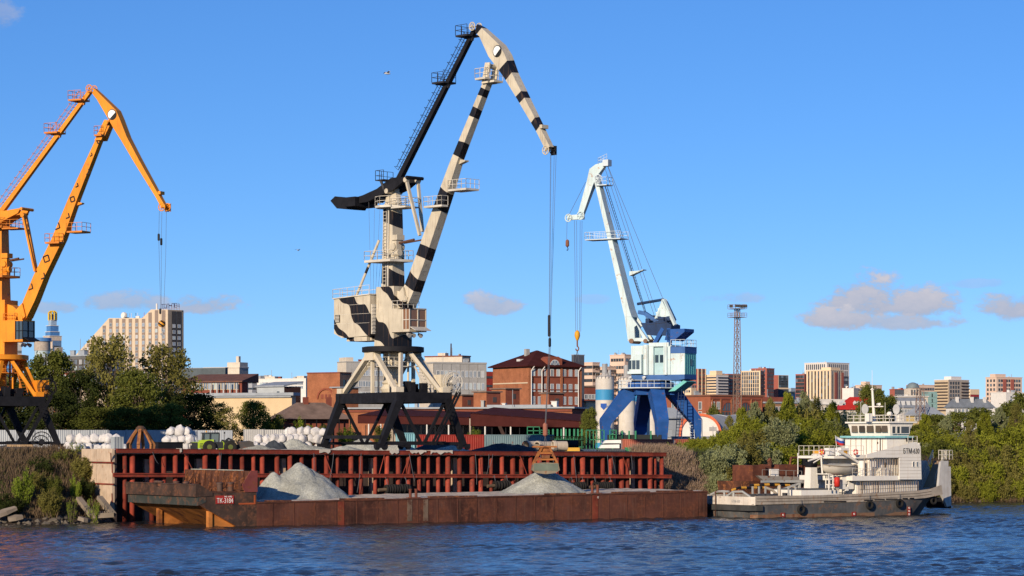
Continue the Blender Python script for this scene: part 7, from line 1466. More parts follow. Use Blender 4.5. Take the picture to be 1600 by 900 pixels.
# ---- vaulted hangar, red factory
def hangar():
    Y = 500; f = Frame(*at(1062, Y)[:2], -8); W = f.t(1126); r = T('vaulted_hangar', 'white vaulted hangar with an orange rim right of the blue crane', 'hangar', (*at(1062, Y)[:2], 0), f.a); z0 = GZ - 1; zb = hgt(683, Y); H = hgt(648, Y) - zb; n = 18; D_ = 34
    arc = [(W / 2 - W / 2 * cos(pi * k / n), zb + H * sin(pi * k / n) ** .8) for k in range(n + 1)]; arc = [(0, z0)] + arc + [(W, z0)]
    mb = MB(); mb.prism(arc, 0, .3); mb.build('front_wall', WHT, r); hl = []
    sk = .55                                               # the hall runs back to the right
    vs = [(x, .3, z) for x, z in arc] + [(x + D_ * sk, D_, z) for x, z in arc]; m = len(arc); mb = MB(); mb.add(vs, [(i, i + 1, m + i + 1, m + i) for i in range(m - 1)]); o = mb.build('vault', M('hangar_roof', (.36, .36, .35), .6, var=.12, streak=.15), r, fix=True); smooth_by_angle(o, 30)
    mb = MB()
    for (a, b_) in zip(arc[1:-2], arc[2:-1]): mb.bar((a[0], -.15, a[1]), (b_[0], -.15, b_[1]), .5, .35, up=(0, 1, 0))
    mb.build('rim', M('rim_orange', (.6, .13, .05), .6), r)
    for k in range(1, 6):
        mb = MB(); q = D_ * k / 6
        for (a, b_) in zip(arc[1:-2], arc[2:-1]): mb.bar((a[0] + q * sk, q, a[1] + .03), (b_[0] + q * sk, q, b_[1] + .03), .15, .15, up=(0, 1, 0))
        mb.build('vault_rib', ROOFG, r)
    mb = MB(); mb.box(W * .72, W * .9, -.05, 0, zb + 1.2, zb + 2.0); mb.build('window', M('grey_panel', (.35, .34, .33), .7), r)
hangar()
b = Bld('low_store', 'low grey store with a small painted sign under the hangar', 1026, 1032, 1150, 683, 470, 8, M('store_grey', (.38, .38, .37), .7), depth=6); b.flat(ROOFG, .2, .15); [link('lettering', text_mesh('lettering', '-', M('letter_grey', (.25, .3, .4), .6), .3, .28, .05), b.root, 0, (2.8 + q * .42, -.06, b.z1 - .8)) for q in range(6)]; mb = MB(); mb.lathe([(.4, -.06), (.4, .02)], 16); o = mb.build('badge', M('badge_blue', (.03, .1, .4), .5), b.root, 0, (1.8, -.02, b.z1 - .8)); o.rotation_euler.x = pi / 2
b = Bld('hip_roof_store', 'grey metal roofed store left of the vaulted hangar', 1010, 1016, 1064, 652, 520, 20, ROOFG, ROOFG, depth=12); b.hip(ROOFG, 2)
b = Bld('red_factory', 'long red brick factory with big arched windows behind the hangar', 1012, 1110, 1192, 619, 640, 30, M('factory_orange', (.36, .12, .065), .9, var=.12, fine=.2), BRICKR); b.flat(M('cap_brown', (.2, .09, .06), .8), .3, .4); b.wins('L', 4, 1, 1.5, 2.0, 627, 640, .05, .1).wins('L', 4, 1, 1.5, 1.6, 643, 652, .05, .1).strip('L', 0, 1, .62, .65, CRM2, .15, 'cornice').strip('R', 0, 1, .56, .585, CRM2, .15, 'cornice').strip('R', 0, 1, .93, .96, BRICKD, .2, 'cornice').wins('R', 2, 1, 1.0, 1.9, 627, 640, .0, .80).wins('R', 14, 1, .7, 1.6, 645, 652, .15, .02, FRD)
for px in (1137, 1164):
    t = b.fR.t(px); z = hgt(638, 640); Rr = 1.55; q = [(t + Rr * 1.0 * cos(pi * k / 14), z + Rr * sin(pi * k / 14)) for k in range(15)]; mb = MB(); mb.prism([(t - Rr, z - .6)] + q[::-1] + [(t + Rr, z - .6)], -.08, .02); mb.cm = 1
    for k in range(15 - 1): mb.bar((q[k][0], -.1, q[k][1]), (q[k + 1][0], -.1, q[k + 1][1]), .22, .22, up=(0, 1, 0))
    for d in (-.75, 0, .75): mb.bar((t + d, -.12, z - .6), (t + d, -.12, z + sqrt(Rr * Rr - d * d)), .1)
    mb.build('arched_window', [GLASS, BRICKD], b.root)
for f in (.02, .18, .38, .56, .76, .96): b.strip('R', f, f + .02, 0, .95, BRICK, .25)
b = Bld('red_factory', 'brown brick rear wing extending right of the red factory', 1180, 1196, 1268, 630, 660, 26, BRICKD, M('wing_brown', (.30, .17, .10), .9)); b.flat(ROOFG, .4, .4).wins('R', 12, 1, .8, 1.6, 634, 646, fr=FRW).bx(.0, .5, .2, .9, 1.6, BRICKD)
# ---- lattice light mast and a smaller one
def light_mast(label, px, top, Y, w0, w1, plat=True):
    c = at(px, Y); H = hgt(top, Y) - c.z; r = T('lattice_mast', label, 'mast', c, .5, 'lattice masts'); ST = M('mast_steel', (.26, .18, .14), .7, rust=.15); n = int(H / 1.5); hw = lambda z: (w0 + (w1 - w0) * z / H) / 2; mb = MB(); C4 = ((-1, -1), (1, -1), (1, 1), (-1, 1))
    for x, y in C4: mb.bar((x * hw(0), y * hw(0), 0), (x * hw(H), y * hw(H), H), .13)
    for k in range(n):
        z0, z1 = H * k / n, H * (k + 1) / n
        for i in range(4):
            a, b_ = C4[i], C4[(i + 1) % 4]; mb.bar((a[0] * hw(z0), a[1] * hw(z0), z0), (b_[0] * hw(z1), b_[1] * hw(z1), z1), .07); mb.bar((a[0] * hw(z1), a[1] * hw(z1), z1), (b_[0] * hw(z1), b_[1] * hw(z1), z1), .06)
    mb.build('lattice', ST, r)
    if plat:
        for z in (H - 1.9, H - .05): mb = MB(); mb.box(-1.5, 1.5, -1.5, 1.5, z - .08, z); mb.rail([(-1.5, -1.5, z), (1.5, -1.5, z), (1.5, 1.5, z), (-1.5, 1.5, z), (-1.5, -1.5, z)], .9, .035, 1.0); mb.build('platform', ST, r)
        for k, (x, y) in enumerate(((-1.2, -1.5), (-.4, -1.5), (.4, -1.5), (1.2, -1.5), (1.5, -.6), (1.5, .5), (-1.5, .2))):
            mb = MB(); mb.box(x - .3, x + .3, y - .2, y + .2, H + .2, H + .75); o = mb.build('floodlight', M('flood_dark', (.09, .08, .075), .6), r)
    else:
        for z in (.99, .9, .82): mb = MB(); mb.bar((-2.4, 0, H * z), (2.4, 0, H * z), .18); mb.build('cross_arm', ST, r)
light_mast('tall rusty lattice floodlight mast right of the blue crane', 1152, 482, 560, 1.5, .8); light_mast('small dark lattice mast behind the tug wheelhouse', 1438, 606, 640, 2.2, 1.2, False)
# ---- city towers
RB = M('city_red', (.36, .11, .08), .8, var=.06); CB = M('city_cream', (.74, .56, .37), .8, var=.05); PB = M('city_pale', (.70, .65, .60), .8, var=.05); DG = M('city_dark', (.06, .065, .085), .5); PK = M('city_pink', (.66, .49, .38), .8, var=.05)
tw = dict(fr=FRD)
b = Bld('apartment_tower', 'red and cream striped apartment tower just right of the blue crane house', 1066, 1090, 1103, 576, 2300, 45, RB, RB); b.wins('L', 6, 14, 2.2, 2.4, **tw).wins('R', 4, 14, 2.0, 2.4, **tw); [b.strip('R', f, f + .09, 0, 1.0, CB, .5) for f in (.0, .45, .9)]
b = Bld('apartment_block', 'cream block with small windows below the red and cream tower', 1060, 1080, 1088, 606, 2250, 45, CB); b.wins('L', 5, 6, 1.8, 2, **tw)
b = Bld('apartment_tower', 'cream tower with dark balcony bands left of the light mast', 1102, 1119, 1138, 586, 2300, 42, CB, PB); b.flat(CB, .2, .5).bx(.1, .6, .1, .7, 4, CB)
for k in range(12): b.strip('L', 0, .95, .30 + k * .058, .325 + k * .058, DG, .6, 'balcony_band'); b.strip('R', .15, 1, .30 + k * .058, .325 + k * .058, DG, .6, 'balcony_band')
b = Bld('apartment_tower', 'red brick tower directly behind the light mast', 1128, 1137, 1158, 584, 2320, 40, RB, RB); b.wins('L', 3, 13, 2.2, 2.4, **tw).wins('R', 6, 13, 2.2, 2.4, **tw)
b = Bld('apartment_tower', 'cream tower in front of the red one right of the light mast', 1157, 1188, 1194, 580, 2250, 60, CB, RB); b.flat(CB, .2, .5).wins('L', 8, 13, 1.5, 3.1, **tw).wins('R', 3, 13, 1.5, 3, **tw)
b = Bld('apartment_tower', 'taller red tower behind the cream one right of the light mast', 1174, 1198, 1210, 576, 2330, 50, RB, RB); b.flat(RB, .2, .5).wins('R', 5, 14, 1.5, 2.8, **tw).wins('L', 5, 14, 1.5, 2.8, **tw)
b = Bld('apartment_tower', 'narrow dark tower with a cream top between the city towers', 1209, 1216, 1232, 586, 2300, 35, RB, CB); b.strip('R', .0, 1, 0, .72, DG, .3, 'dark_facade').wins('R', 4, 4, 3.0, 4, 588, 604, gl=GLASS, fr=FRD)
b = Bld('apartment_block', 'small pale glass block between dark tower and red tower', 1228, 1236, 1246, 606, 2400, 45, M('pale_blue_glass', (.35, .42, .47), .4)); b.wins('L', 3, 4, 2.5, 2.2, **tw).wins('R', 4, 4, 2.5, 2.2, **tw)
b = Bld('apartment_tower', 'plain red tower left of the big cream and red tower', 1243, 1257, 1263, 585, 2280, 55, RB, RB); b.flat(RB, .1, .4).wins('L', 5, 13, 2.2, 2.8, **tw)
b = Bld('apartment_tower', 'big cream and red tower with tall window strips', 1260, 1298, 1318, 579, 2240, 48, CB, CB); b.flat(CB, .2, .6).wins('L', 7, 14, 1.5, 3.6, m0=.03, m1=.03, **tw).wins('R', 5, 14, 1.4, 3.4, **tw).strip('R', .3, .5, 0, .97, RB, .5).strip('R', .85, 1.0, 0, .97, RB, .5).bx(.2, .9, .1, .5, 3.0, CB)
b = Bld('apartment_tower', 'pale grey tower rising behind the cream and red tower', 1257, 1292, 1327, 567, 2500, 42, PB, PB); b.flat(PB, .3, .6).wins('L', 10, 9, 1.5, 5.2, **tw).wins('R', 10, 9, 1.5, 5.2, **tw)
b = Bld('apartment_tower', 'dark blue glazed flank behind the cream and red tower', 1312, 1318, 1326, 588, 2460, 40, DG, DG); b.wins('R', 4, 8, 2.6, 2.6, fr=FRD, gl=GLASS2)
for l, c, r, top, lb in ((912, 926, 937, 567, 'cream apartment block rising right of the brick mansion'), (936, 950, 966, 574, 'lower cream apartment block above the first silo'), (953, 976, 1000, 555, 'taller cream apartment block behind the silos')):
    b = Bld('apartment_block', lb, l, c, r, top, 1500, 44, PK, PK); b.flat(PK, .2, .5).wins('L', 5, 9, 1.8, 1.8, **tw).wins('R', 5, 9, 1.8, 1.8, **tw); [b.strip('R', .3, .7, z, z + .02, M('balc_brown', (.25, .17, .12), .8), .6, 'balcony') for z in (.4, .5, .6, .7, .8, .9)]
b = Bld('old_mill', 'dark brown low building between mansion and silos', 905, 913, 935, 605, 700, 30, M('umber_brick', (.26, .16, .11), .9), BRICKD); b.flat(ROOFB, .3, .4).wins('R', 4, 3, 1.4, 1.4, fr=FRW)
b = Bld('apartment_block', 'cream low block below the distant apartments left of the silo', 912, 916, 934, 628, 620, 30, CRM, CRM); b.flat(ROOFB, .3, .3).wins('R', 4, 2, 1.2, 1.2, fr=FRD)
# right-hand skyline
b = Bld('white_office', 'pale office building with a white attic right of the towers', 1266, 1270, 1352, 632, 760, 16, CRM2, M('pale_stone', (.55, .49, .41), .9)); b.flat(WHT, .4, .4).wins('R', 7, 2, 1.1, 1.7, 636, 656, fr=FRW).bx(.0, .95, .1, .9, 1.6, M('attic_white', (.6, .57, .52), .8), 'attic')
def redroof():
    b = Bld('red_roof_house', 'pale house with a bright red roof and white dormers', 1304, 1312, 1380, 640, 720, 14, WHT, CRM2, depth=12); R_ = M('roof_red', (.42, .025, .02), .55, var=.12); W, L = b.wR, b.wL; mb = MB(); z = b.z1; mb.add([(-.6, -.6, z), (W + .6, -.6, z), (W + .6, L + .6, z), (-.6, L + .6, z), (W * .28, L * .4, z + 3.6), (W * .8, L * .4, z + 3.6)], [(0, 1, 5, 4), (1, 2, 5), (2, 3, 4, 5), (3, 0, 4), (0, 3, 2, 1)]); mb.build('roof', R_, b.root)
    for f in (.1, .36, .44, .52): mb = MB(); x = W * f; mb.box(x - .5, x + .5, .2, 2.5, z + .5, z + 1.9); mb.prism([(x - .6, z + 1.9), (x + .6, z + 1.9), (x, z + 2.5)], .1, 2.5); mb.build('dormer', FRW, b.root); mb = MB(); mb.box(x - .3, x + .3, .15, .2, z + .7, z + 1.7); mb.build('pane', GLASS, b.root)
    b.wins('R', 8, 1, 1, 1.4, 643, 652)
redroof()
b = Bld('apartment_block', 'white block above the red roofed house', 1316, 1334, 1342, 607, 1600, 55, WHT, CRM2); b.flat(WHT, .1, .3); b = Bld('apartment_block', 'pale tan tower top behind the tug mast', 1336, 1352, 1378, 602, 2000, 38, PK, PK); b.flat(PK, .2, .4).wins('R', 7, 5, 2, 2, **tw).wins('L', 4, 5, 2, 2, **tw).bx(.1, .35, .1, .6, 3, PK)
b = Bld('mansard_block', 'grey mansard roofed block left of the domed building', 1376, 1382, 1452, 636, 900, 18, GREYC, M('mansard_wall', (.45, .42, .38), .9)); b.hip(M('mansard_slate', (.19, .21, .24), .6, var=.15), 3.4, .4).wins('R', 14, 1, 1.0, 1.4, 638, 646); 
for k in range(8): mb = MB(); x = b.wR * (.08 + .115 * k); mb.box(x - .6, x + .6, .0, 2.2, b.z1 + .6, b.z1 + 2.2); mb.build('dormer', FRW, b.root)
def domed():
    b = Bld('domed_building', 'cream building with a grey-green dome behind the wheelhouse', 1398, 1404, 1450, 620, 1250, 20, CRM2, CRM2); b.flat(WHT, .4, .5).wins('R', 8, 2, 1.6, 2.2, 623, 638); S = 1250 / F; cx = b.wR * .62; mb = MB(); mb.box(cx - 3.1, cx + 3.1, 1, 7.2, b.z1 + .5, b.z1 + 4.2); mb.build('tower_base', CRM2, b.root); mb = MB(); mb.lathe([(3.3 * cos(a), 3.0 * sin(a)) for a in [pi / 2 * k / 8 * .98 for k in range(9)]], 20, (cx, 4.1, b.z1 + 4.2)); o = mb.build('dome', M('dome_green', (.17, .21, .22), .5), b.root, smooth=True)
    for k in range(4): link('window', win_mesh(.8, 2.6, FRD, GLASS), b.root, 0, (cx - 2.2 + k * 1.5, 1, b.z1 + 2.2))
domed()
b = Bld('apartment_block', 'dark red and glass block left of the dome', 1390, 1398, 1420, 609, 1500, 30, RB, M('smoke_glass', (.12, .13, .14), .4)); b.flat(RB, .2, .5).wins('R', 6, 3, 2.0, 1.8, fr=FRW); b = Bld('apartment_block', 'red-brown block behind the dome', 1416, 1424, 1462, 602, 2000, 30, RB, PK); b.flat(PK, .2, .5).wins('R', 9, 6, 2, 2, **tw); b = Bld('glass_block', 'pale green glass block right of the dome', 1440, 1446, 1464, 612, 1350, 20, M('green_glass', (.22, .36, .34), .3), M('green_glass', (.22, .36, .34), .3)); b.wins('R', 5, 6, 2.4, 2.0, fr=M('mint_frame', (.3, .42, .4), .5), gl=M('green_glass', (.22, .36, .34), .3))
b = Bld('apartment_tower', 'tan apartment tower with dark balconies right of the dome', 1460, 1482, 1514, 594, 1700, 40, TANW, M('tan_side', (.42, .36, .30), .8)); b.flat(PB, .2, .5).bx(.2, .7, .1, .6, 2.6, PB)
for k in range(10): b.strip('L', .05, .95, .32 + k * .068, .345 + k * .068, M('balc_dark', (.08, .06, .055), .7), .7, 'balcony_band'); b.strip('R', .62, 1.0, .32 + k * .068, .345 + k * .068, M('balc_dark', (.08, .06, .055), .7), .7, 'balcony_band')
b.wins('R', 4, 10, 1.6, 1.8, m0=.05, m1=.45, **tw)
b = Bld('apartment_block', 'cream and crimson block right of the tan tower', 1510, 1516, 1530, 608, 1900, 35, CB, M('crimson', (.3, .03, .04), .7)); b.wins('R', 4, 6, 2, 1.8, **tw).strip('R', 0, 1, .85, 1, CB, .2, 'attic')
b = Bld('apartment_tower', 'pink-beige tower with red balcony columns at the right edge', 1540, 1557, 1597, 590, 1650, 32, PK, PK); b.flat(PK, .2, .5).bx(.0, .4, .1, .6, 2.4, PK).wins('R', 9, 10, 1.6, 1.7, **tw); [b.strip('R', f, f + .12, .2, .97, RB, .35, 'balcony_column') for f in (.25, .55)]; b.wins('L', 3, 10, 1.6, 1.7, **tw)
b = Bld('white_block', 'plain white block in front of the pink-beige tower', 1548, 1572, 1640, 614, 1300, 30, WHT, WHT); b.flat(WHT, .1, .4).wins('R', 8, 3, 1.4, 1.4, 618, 632, fr=FRW)
b = Bld('manor_house', 'white manor with grey roof and chimneys right of the tan tower', 1478, 1486, 1552, 636, 800, 20, WHT, WHT); b.hip(M('manor_slate', (.18, .20, .22), .6), 2.6, .5).wins('R', 10, 1, 1.1, 1.8, 638, 648); [b.bx(f, f + .06, .2, .4, 3.2, WHT, 'chimney') for f in (.15, .5, .8)]
b = Bld('yellow_house', 'yellow house with a dark grey roof behind the tug stern', 1416, 1426, 1472, 648, 640, 22, M('yellow_render', (.55, .42, .18), .9), M('yellow_render', (.55, .42, .18), .9)); b.hip(ROOFG, 1.9, .5).wins('R', 8, 1, .9, 1.3, 650, 658)
b = Bld('shed', 'small dark red shed above the right bank trees', 1474, 1478, 1492, 656, 560, 25, M('crimson_shed', (.25, .03, .03), .8)); b.flat(M('roof_red', (.42, .025, .02), .55), .3, .3)
b = Bld('columned_house', 'tan house corner with a glazed porch at the far right', 1560, 1565, 1590, 640, 480, 20, TANW, TANW); b.flat(ROOFG, .5, .4).wins('R', 2, 1, 1.4, 2.2, 643, 655)
# ================================================================== trees, shrubs, bank growth
def quad_mesh(name, C, U, V, mats):
    """Leaf-sized faces: centres C, half axes U and V (n x 3)."""
    n = len(C); co_ = np.stack([C - U, C + V, C + U, C - V], 1).reshape(-1, 3); me = bpy.data.meshes.new(name); me.vertices.add(4 * n); me.vertices.foreach_set('co', co_.ravel()); me.loops.add(4 * n); me.loops.foreach_set('vertex_index', np.arange(4 * n)); me.polygons.add(n); me.polygons.foreach_set('loop_start', np.arange(n) * 4); me.materials.append(mats); me.update(); return me
def rand_axes(n, r, L, W, up=.0):
    a = r.normal(size=(n, 3)); a[:, 2] += up; a /= np.linalg.norm(a, axis=1)[:, None]; b = r.normal(size=(n, 3)); b -= (b * a).sum(1)[:, None] * a; b /= np.linalg.norm(b, axis=1)[:, None]; s = r.uniform(.7, 1.3, (n, 1)); return a * L * s, b * W * s
BARK = M('bark', (.10, .075, .055), .95, var=.3, bump=.4)
def tree_meshes(seed, H, R, clumps, per, leaf, mat, crown0=.25, dense=1.0, lean=0.0):
    r = np.random.default_rng(seed); C = []; c0 = []
    for k in range(clumps):
        z = crown0 + (1 - crown0) * r.uniform(.02, 1) ** .85; prof = sin(pi * min(1, ((z - crown0) / (1 - crown0)) * .82 + .14)) ** .45; a = r.uniform(0, 2 * pi); q = R * prof * r.uniform(.15, 1) ** .55; c0.append((q * cos(a) + lean * z * H, q * sin(a), z * H))
    c0 = np.array(c0)
    for c in c0:
        n = int(per * r.uniform(.5, 1.4)); sg = R * .17 * r.uniform(.6, 1.3); p = r.normal(size=(n, 3)); p = p / np.linalg.norm(p, axis=1)[:, None] * (r.uniform(.1, 1, (n, 1)) ** .6) * sg * 1.7; p[:, 2] *= .75; C.append(c + p)
    C = np.concatenate(C); U, V = rand_axes(len(C), r, leaf, leaf * .55, .1); cm = quad_mesh('crown', C, U, V, mat)
    mb = MB(); rr = random.Random(seed); top = Vector((lean * H * .8, 0, H * .8)); pts = [Vector((0, 0, -.4)), Vector((lean * H * .3 + rr.uniform(-.2, .2), rr.uniform(-.2, .2), H * .3)), Vector((lean * H * .55, rr.uniform(-.3, .3), H * .55)), top]; tr = H * .02
    for i in range(3): mb.tube(pts[i], pts[i + 1], tr * (1 - .28 * i), tr * (1 - .28 * (i + 1)), 8)
    for k in range(0, len(c0), max(1, len(c0) // 26)):
        c = Vector(c0[k]); f = min(.95, max(.15, c.z / H * .7)); s = pts[0].lerp(pts[1], f / .35) if f < .35 else pts[1].lerp(pts[3], (f - .35) / .65); m = s.lerp(c, .5) + Vector((0, 0, .06 * H)); mb.tube(s, m, tr * .32, tr * .2, 5); mb.tube(m, c, tr * .2, tr * .07, 5)
    return mb.mesh('trunk', BARK, True), cm
def shrub_meshes(seed, H, R, stems, per, leaf, mat, spread=.9):
    r = np.random.default_rng(seed); C = []; mb = MB()
    for k in range(stems):
        a = r.uniform(0, 2 * pi); q = R * spread * r.uniform(.1, 1) ** .6; h = H * r.uniform(.55, 1) * (1 - .35 * (q / R) ** 2); b0 = np.array([q * .25 * cos(a), q * .25 * sin(a), -.2]); t = np.array([q * cos(a), q * sin(a), h]); n = int(per * r.uniform(.7, 1.3)); f = r.uniform(.03, 1.04, (n, 1)) ** .75; mid = (b0 + t) / 2 + np.array([0, 0, .14 * H]); p = (1 - f) ** 2 * b0 + 2 * f * (1 - f) * mid + f ** 2 * t; C.append(p + r.normal(size=(n, 3)) * (R * .13) * (1.15 - .6 * f)); mb.tube(b0, mid, .05, .035, 4); mb.tube(mid, t, .035, .012, 4)
    C = np.concatenate(C); U, V = rand_axes(len(C), r, leaf * 1.15, leaf * .45, 1.0); return mb.mesh('stem', BARK), quad_mesh('foliage', C, U, V, mat)
L_OL = leaf_mat('leaf_olive', (.225, .205, .055)); L_GR = leaf_mat('leaf_green', (.145, .16, .034)); L_DK = leaf_mat('leaf_dark', (.05, .064, .018)); L_BR = leaf_mat('leaf_bright', (.21, .27, .035)); L_SL = leaf_mat('leaf_silver', (.27, .29, .14), .3); L_YG = leaf_mat('leaf_yellow_green', (.235, .25, .03))
TM = {}
def tm(key, *a):
    if key not in TM: TM[key] = tree_meshes(*a) if key[0] == 't' else shrub_meshes(*a)
    return TM[key]
tm('t_olive', 1, 10, 3.4, 95, 85, .16, L_OL, .18, 1, 0); tm('t_olive2', 2, 10, 3.8, 105, 85, .16, L_OL, .15); tm('t_green', 3, 10, 3.9, 120, 90, .17, L_GR, .12); tm('t_dark', 4, 10, 4.0, 120, 90, .19, L_DK, .08); tm('t_dark2', 5, 10, 4.2, 110, 85, .19, L_DK, .1, 1, .06); tm('t_far', 6, 10, 4.2, 70, 60, .30, L_GR, .1)
tm('t_pop', 21, 10, 4.0, 80, 70, .30, L_YG, .05); tm('t_pop2', 22, 10, 4.0, 80, 70, .30, L_SL, .05)
tm('s_green', 7, 5, 2.4, 56, 190, .13, L_GR); tm('s_silver', 8, 5, 2.3, 58, 190, .13, L_SL); tm('s_bright', 9, 5, 2.2, 40, 110, .12, L_BR); tm('s_yg', 10, 5, 2.5, 60, 200, .13, L_YG); tm('s_yg2', 14, 5, 2.3, 58, 200, .13, L_YG); tm('s_dark', 11, 5, 2.5, 56, 180, .13, L_DK); tm('s_thin', 12, 3, 1.2, 14, 45, .09, L_BR); tm('s_olive', 13, 5, 2.3, 58, 190, .13, L_OL)
BASEH = {k: (10, 4.0) if k[0] == 't' else (5, 2.3) for k in TM}; BASEH['s_thin'] = (3, 1.2)
rp = random.Random(77)
def plant(kind, label, px, top, hw, Y, base=None, group=None):
    p = at(px, Y) if base is None else at(px, Y, hgt(base, Y)); H = hgt(top, Y) - p.z; R = hw * Y / F; h0, r0 = BASEH[kind]; a, b = TM[kind]; tree = kind[0] == 't'
    if not tree and H / h0 < .85 * R / r0: e = .85 * R / r0 * h0 - H; p.z -= e; H += e          # roots reach down the slope
    r = T('tree' if tree else 'shrub', label, 'tree' if tree else 'shrub', p, rp.uniform(0, 6.28), group)
    sc = (R / r0, R / r0, H / h0)
    for nm, me in ((('trunk', a), ('crown', b)) if tree else (('stem', a), ('foliage', b))): o = link(nm, me, r); o.scale = sc
    return r
# left group behind the fence
for a in (('t_olive', 'tall airy olive-green tree left of the striped hotel windows', 170, 533, 54, 385), ('t_olive2', 'tall leafy tree below the right corner of the striped hotel', 260, 546, 58, 390), ('t_green', 'green tree filling the gap between the two tall olive trees', 216, 584, 50, 378), ('t_green', 'green tree right of the orange crane cab', 76, 556, 50, 392), ('t_dark2', 'dark leaning tree between orange crane and tall olive tree', 122, 585, 38, 380), ('t_dark', 'dark shaded tree at the foot of the tall leafy tree', 300, 618, 42, 372), ('t_olive2', 'sparse brownish tree in front of the cream storage hall', 338, 632, 34, 374), ('t_green', 'round green tree behind the green loader cab', 396, 630, 30, 385), ('t_dark', 'low dark tree below the red house on the left', 88, 618, 44, 368), ('t_green', 'low leafy tree behind the bags by the fence', 150, 640, 44, 366), ('t_green', 'low green tree above the fence left of the grab', 205, 640, 46, 364), ('t_green', 'low green tree above the fence right of the grab', 255, 634, 44, 366), ('t_dark', 'dark tree behind the lower legs of the orange crane', 32, 600, 46, 380), ('t_olive', 'thin olive tree beside the orange crane mast foot', 6, 585, 34, 400), ('t_dark2', 'low dark tree at the very left edge behind the fence', -8, 632, 40, 372)): plant(*a)
for a in (('s_green', 'bright shrub left of the brown hipped shed', 428, 645, 22, 388), ('s_bright', 'green shrub in front of the brown hipped shed', 474, 648, 22, 392), ('s_bright', 'green shrub seen between the left legs of the striped crane', 542, 662, 18, 400), ('s_bright', 'small green shrub right of the striped crane above the red container', 741, 666, 15, 420), ('s_green', 'green shrub behind the right leg of the striped crane', 596, 664, 16, 405), ('s_green', 'low dark green shrub between the shed and the white bags', 505, 662, 16, 395), ('t_green', 'green tree between the canopy end and the first silo', 921, 640, 15, 430), ('s_green', 'small tree in front of the red factory windows', 1117, 630, 14, 560)): plant(*a)
# right bank: dense willow thicket, shrub by shrub
kinds = ['s_yg', 's_silver', 's_olive', 's_green', 's_yg2', 's_bright']
th = [(1046, 690, 16, 335, 's_bright'), (1064, 686, 18, 340, 's_bright'), (1086, 682, 18, 345, 's_yg'), (1108, 680, 22, 342, 's_yg'), (1126, 676, 28, 333, 's_yg2'), (1146, 664, 30, 348, 's_yg'), (1172, 650, 30, 356, 's_yg2'), (1178, 668, 34, 338, 's_olive'),
      (1196, 640, 32, 368, 's_olive'), (1216, 650, 36, 339.5, 's_silver'), (1226, 632, 34, 374, 's_yg'), (1232, 660, 34, 354, 's_green'), (1252, 630, 32, 382, 's_olive'), (1262, 650, 32, 362, 's_yg'), (1284, 634, 30, 387, 's_yg2'), (1290, 656, 36, 356, 's_green'), (1310, 650, 32, 374, 's_silver'), (1328, 638, 34, 380, 's_silver'), (1346, 658, 36, 364, 's_yg'), (1204, 664, 38, 341, 's_yg2'), (1240, 666, 38, 344, 's_yg2'), (1280, 668, 38, 348, 's_yg'), (1326, 670, 38, 352, 's_green'),
      (1116, 700, 28, 322, 's_silver'), (1138, 690, 32, 324.5, 's_silver'), (1162, 686, 34, 327, 's_olive'), (1188, 688, 36, 330, 's_silver'), (1218, 690, 38, 333, 's_yg'), (1248, 694, 38, 336, 's_green'), (1278, 696, 38, 339, 's_olive'), (1310, 698, 38, 342.5, 's_green'), (1342, 700, 38, 347, 's_yg'), (1150, 725, 26, 320.5, 's_olive'), (1122, 735, 22, 317.5, 's_silver')]
LB = {'s_yg': 'yellow-green willow shrub', 's_yg2': 'broad yellow-green willow shrub', 's_silver': 'silvery willow shrub', 's_olive': 'olive-green shrub', 's_green': 'plain green shrub', 's_bright': 'light green shrub', 's_dark': 'dark green shrub'}
seen = {}
for (px, top, hw, Y, kd) in sorted(th): seen[kd] = seen.get(kd, 0) + 1; plant(kd, f'{ORD[seen[kd] - 1]} {LB[kd]} from the left, between quay and tug', px, top, hw, Y, None, 'thicket between quay and tug')
plant('t_green', 'tall dark tree standing behind the tug mast', 1362, 606, 26, 520); plant('t_green', 'round tree right of the tug mast top', 1386, 622, 22, 530)
th = [(1432, 668, 26, 385, 's_yg'), (1452, 664, 28, 380, 's_green'), (1440, 690, 28, 365, 's_silver'), (1470, 668, 28, 378, 's_yg'), (1462, 684, 32, 362, 's_green'), (1500, 672, 34, 374, 's_yg2'), (1528, 674, 32, 384, 's_yg'), (1548, 662, 36, 390, 's_yg2'), (1575, 655, 38, 388, 's_yg'), (1602, 640, 40, 390, 's_yg2'), (1490, 686, 34, 364, 's_yg'), (1518, 680, 36, 366, 's_olive'), (1546, 672, 38, 368, 's_yg'), (1574, 666, 40, 370, 's_yg2'), (1602, 660, 42, 372, 's_yg'),
      (1500, 702, 34, 360, 's_olive'), (1530, 698, 36, 361.5, 's_yg2'), (1560, 692, 38, 362.5, 's_olive'), (1590, 690, 38, 363.5, 's_yg'), (1614, 688, 38, 364.5, 's_olive'), (1496, 726, 30, 355.8, 's_yg2'), (1522, 722, 32, 356.8, 's_olive'), (1550, 720, 32, 357.6, 's_yg2'), (1578, 718, 34, 358.4, 's_olive'), (1604, 716, 34, 359.2, 's_yg'), (1510, 748, 24, 353.8, 's_olive'), (1538, 746, 26, 354.6, 's_yg2'), (1566, 746, 26, 355.4, 's_olive'), (1594, 744, 26, 356.2, 's_yg'), (1420, 700, 28, 362, 's_yg'), (1448, 722, 28, 353, 's_green'), (1472, 735, 26, 353.5, 's_olive'), (1428, 726, 28, 350, 's_dark')]
PLACE = (' on the right bank beyond the tug stern', 'thicket on the right bank')
seen = {}
for (px, top, hw, Y, kd) in sorted(th): seen[kd] = seen.get(kd, 0) + 1; plant(kd, f'{ORD[seen[kd] - 1]} {LB[kd]} from the left, right bank beyond the tug', px, top, hw, Y, None, PLACE[1])
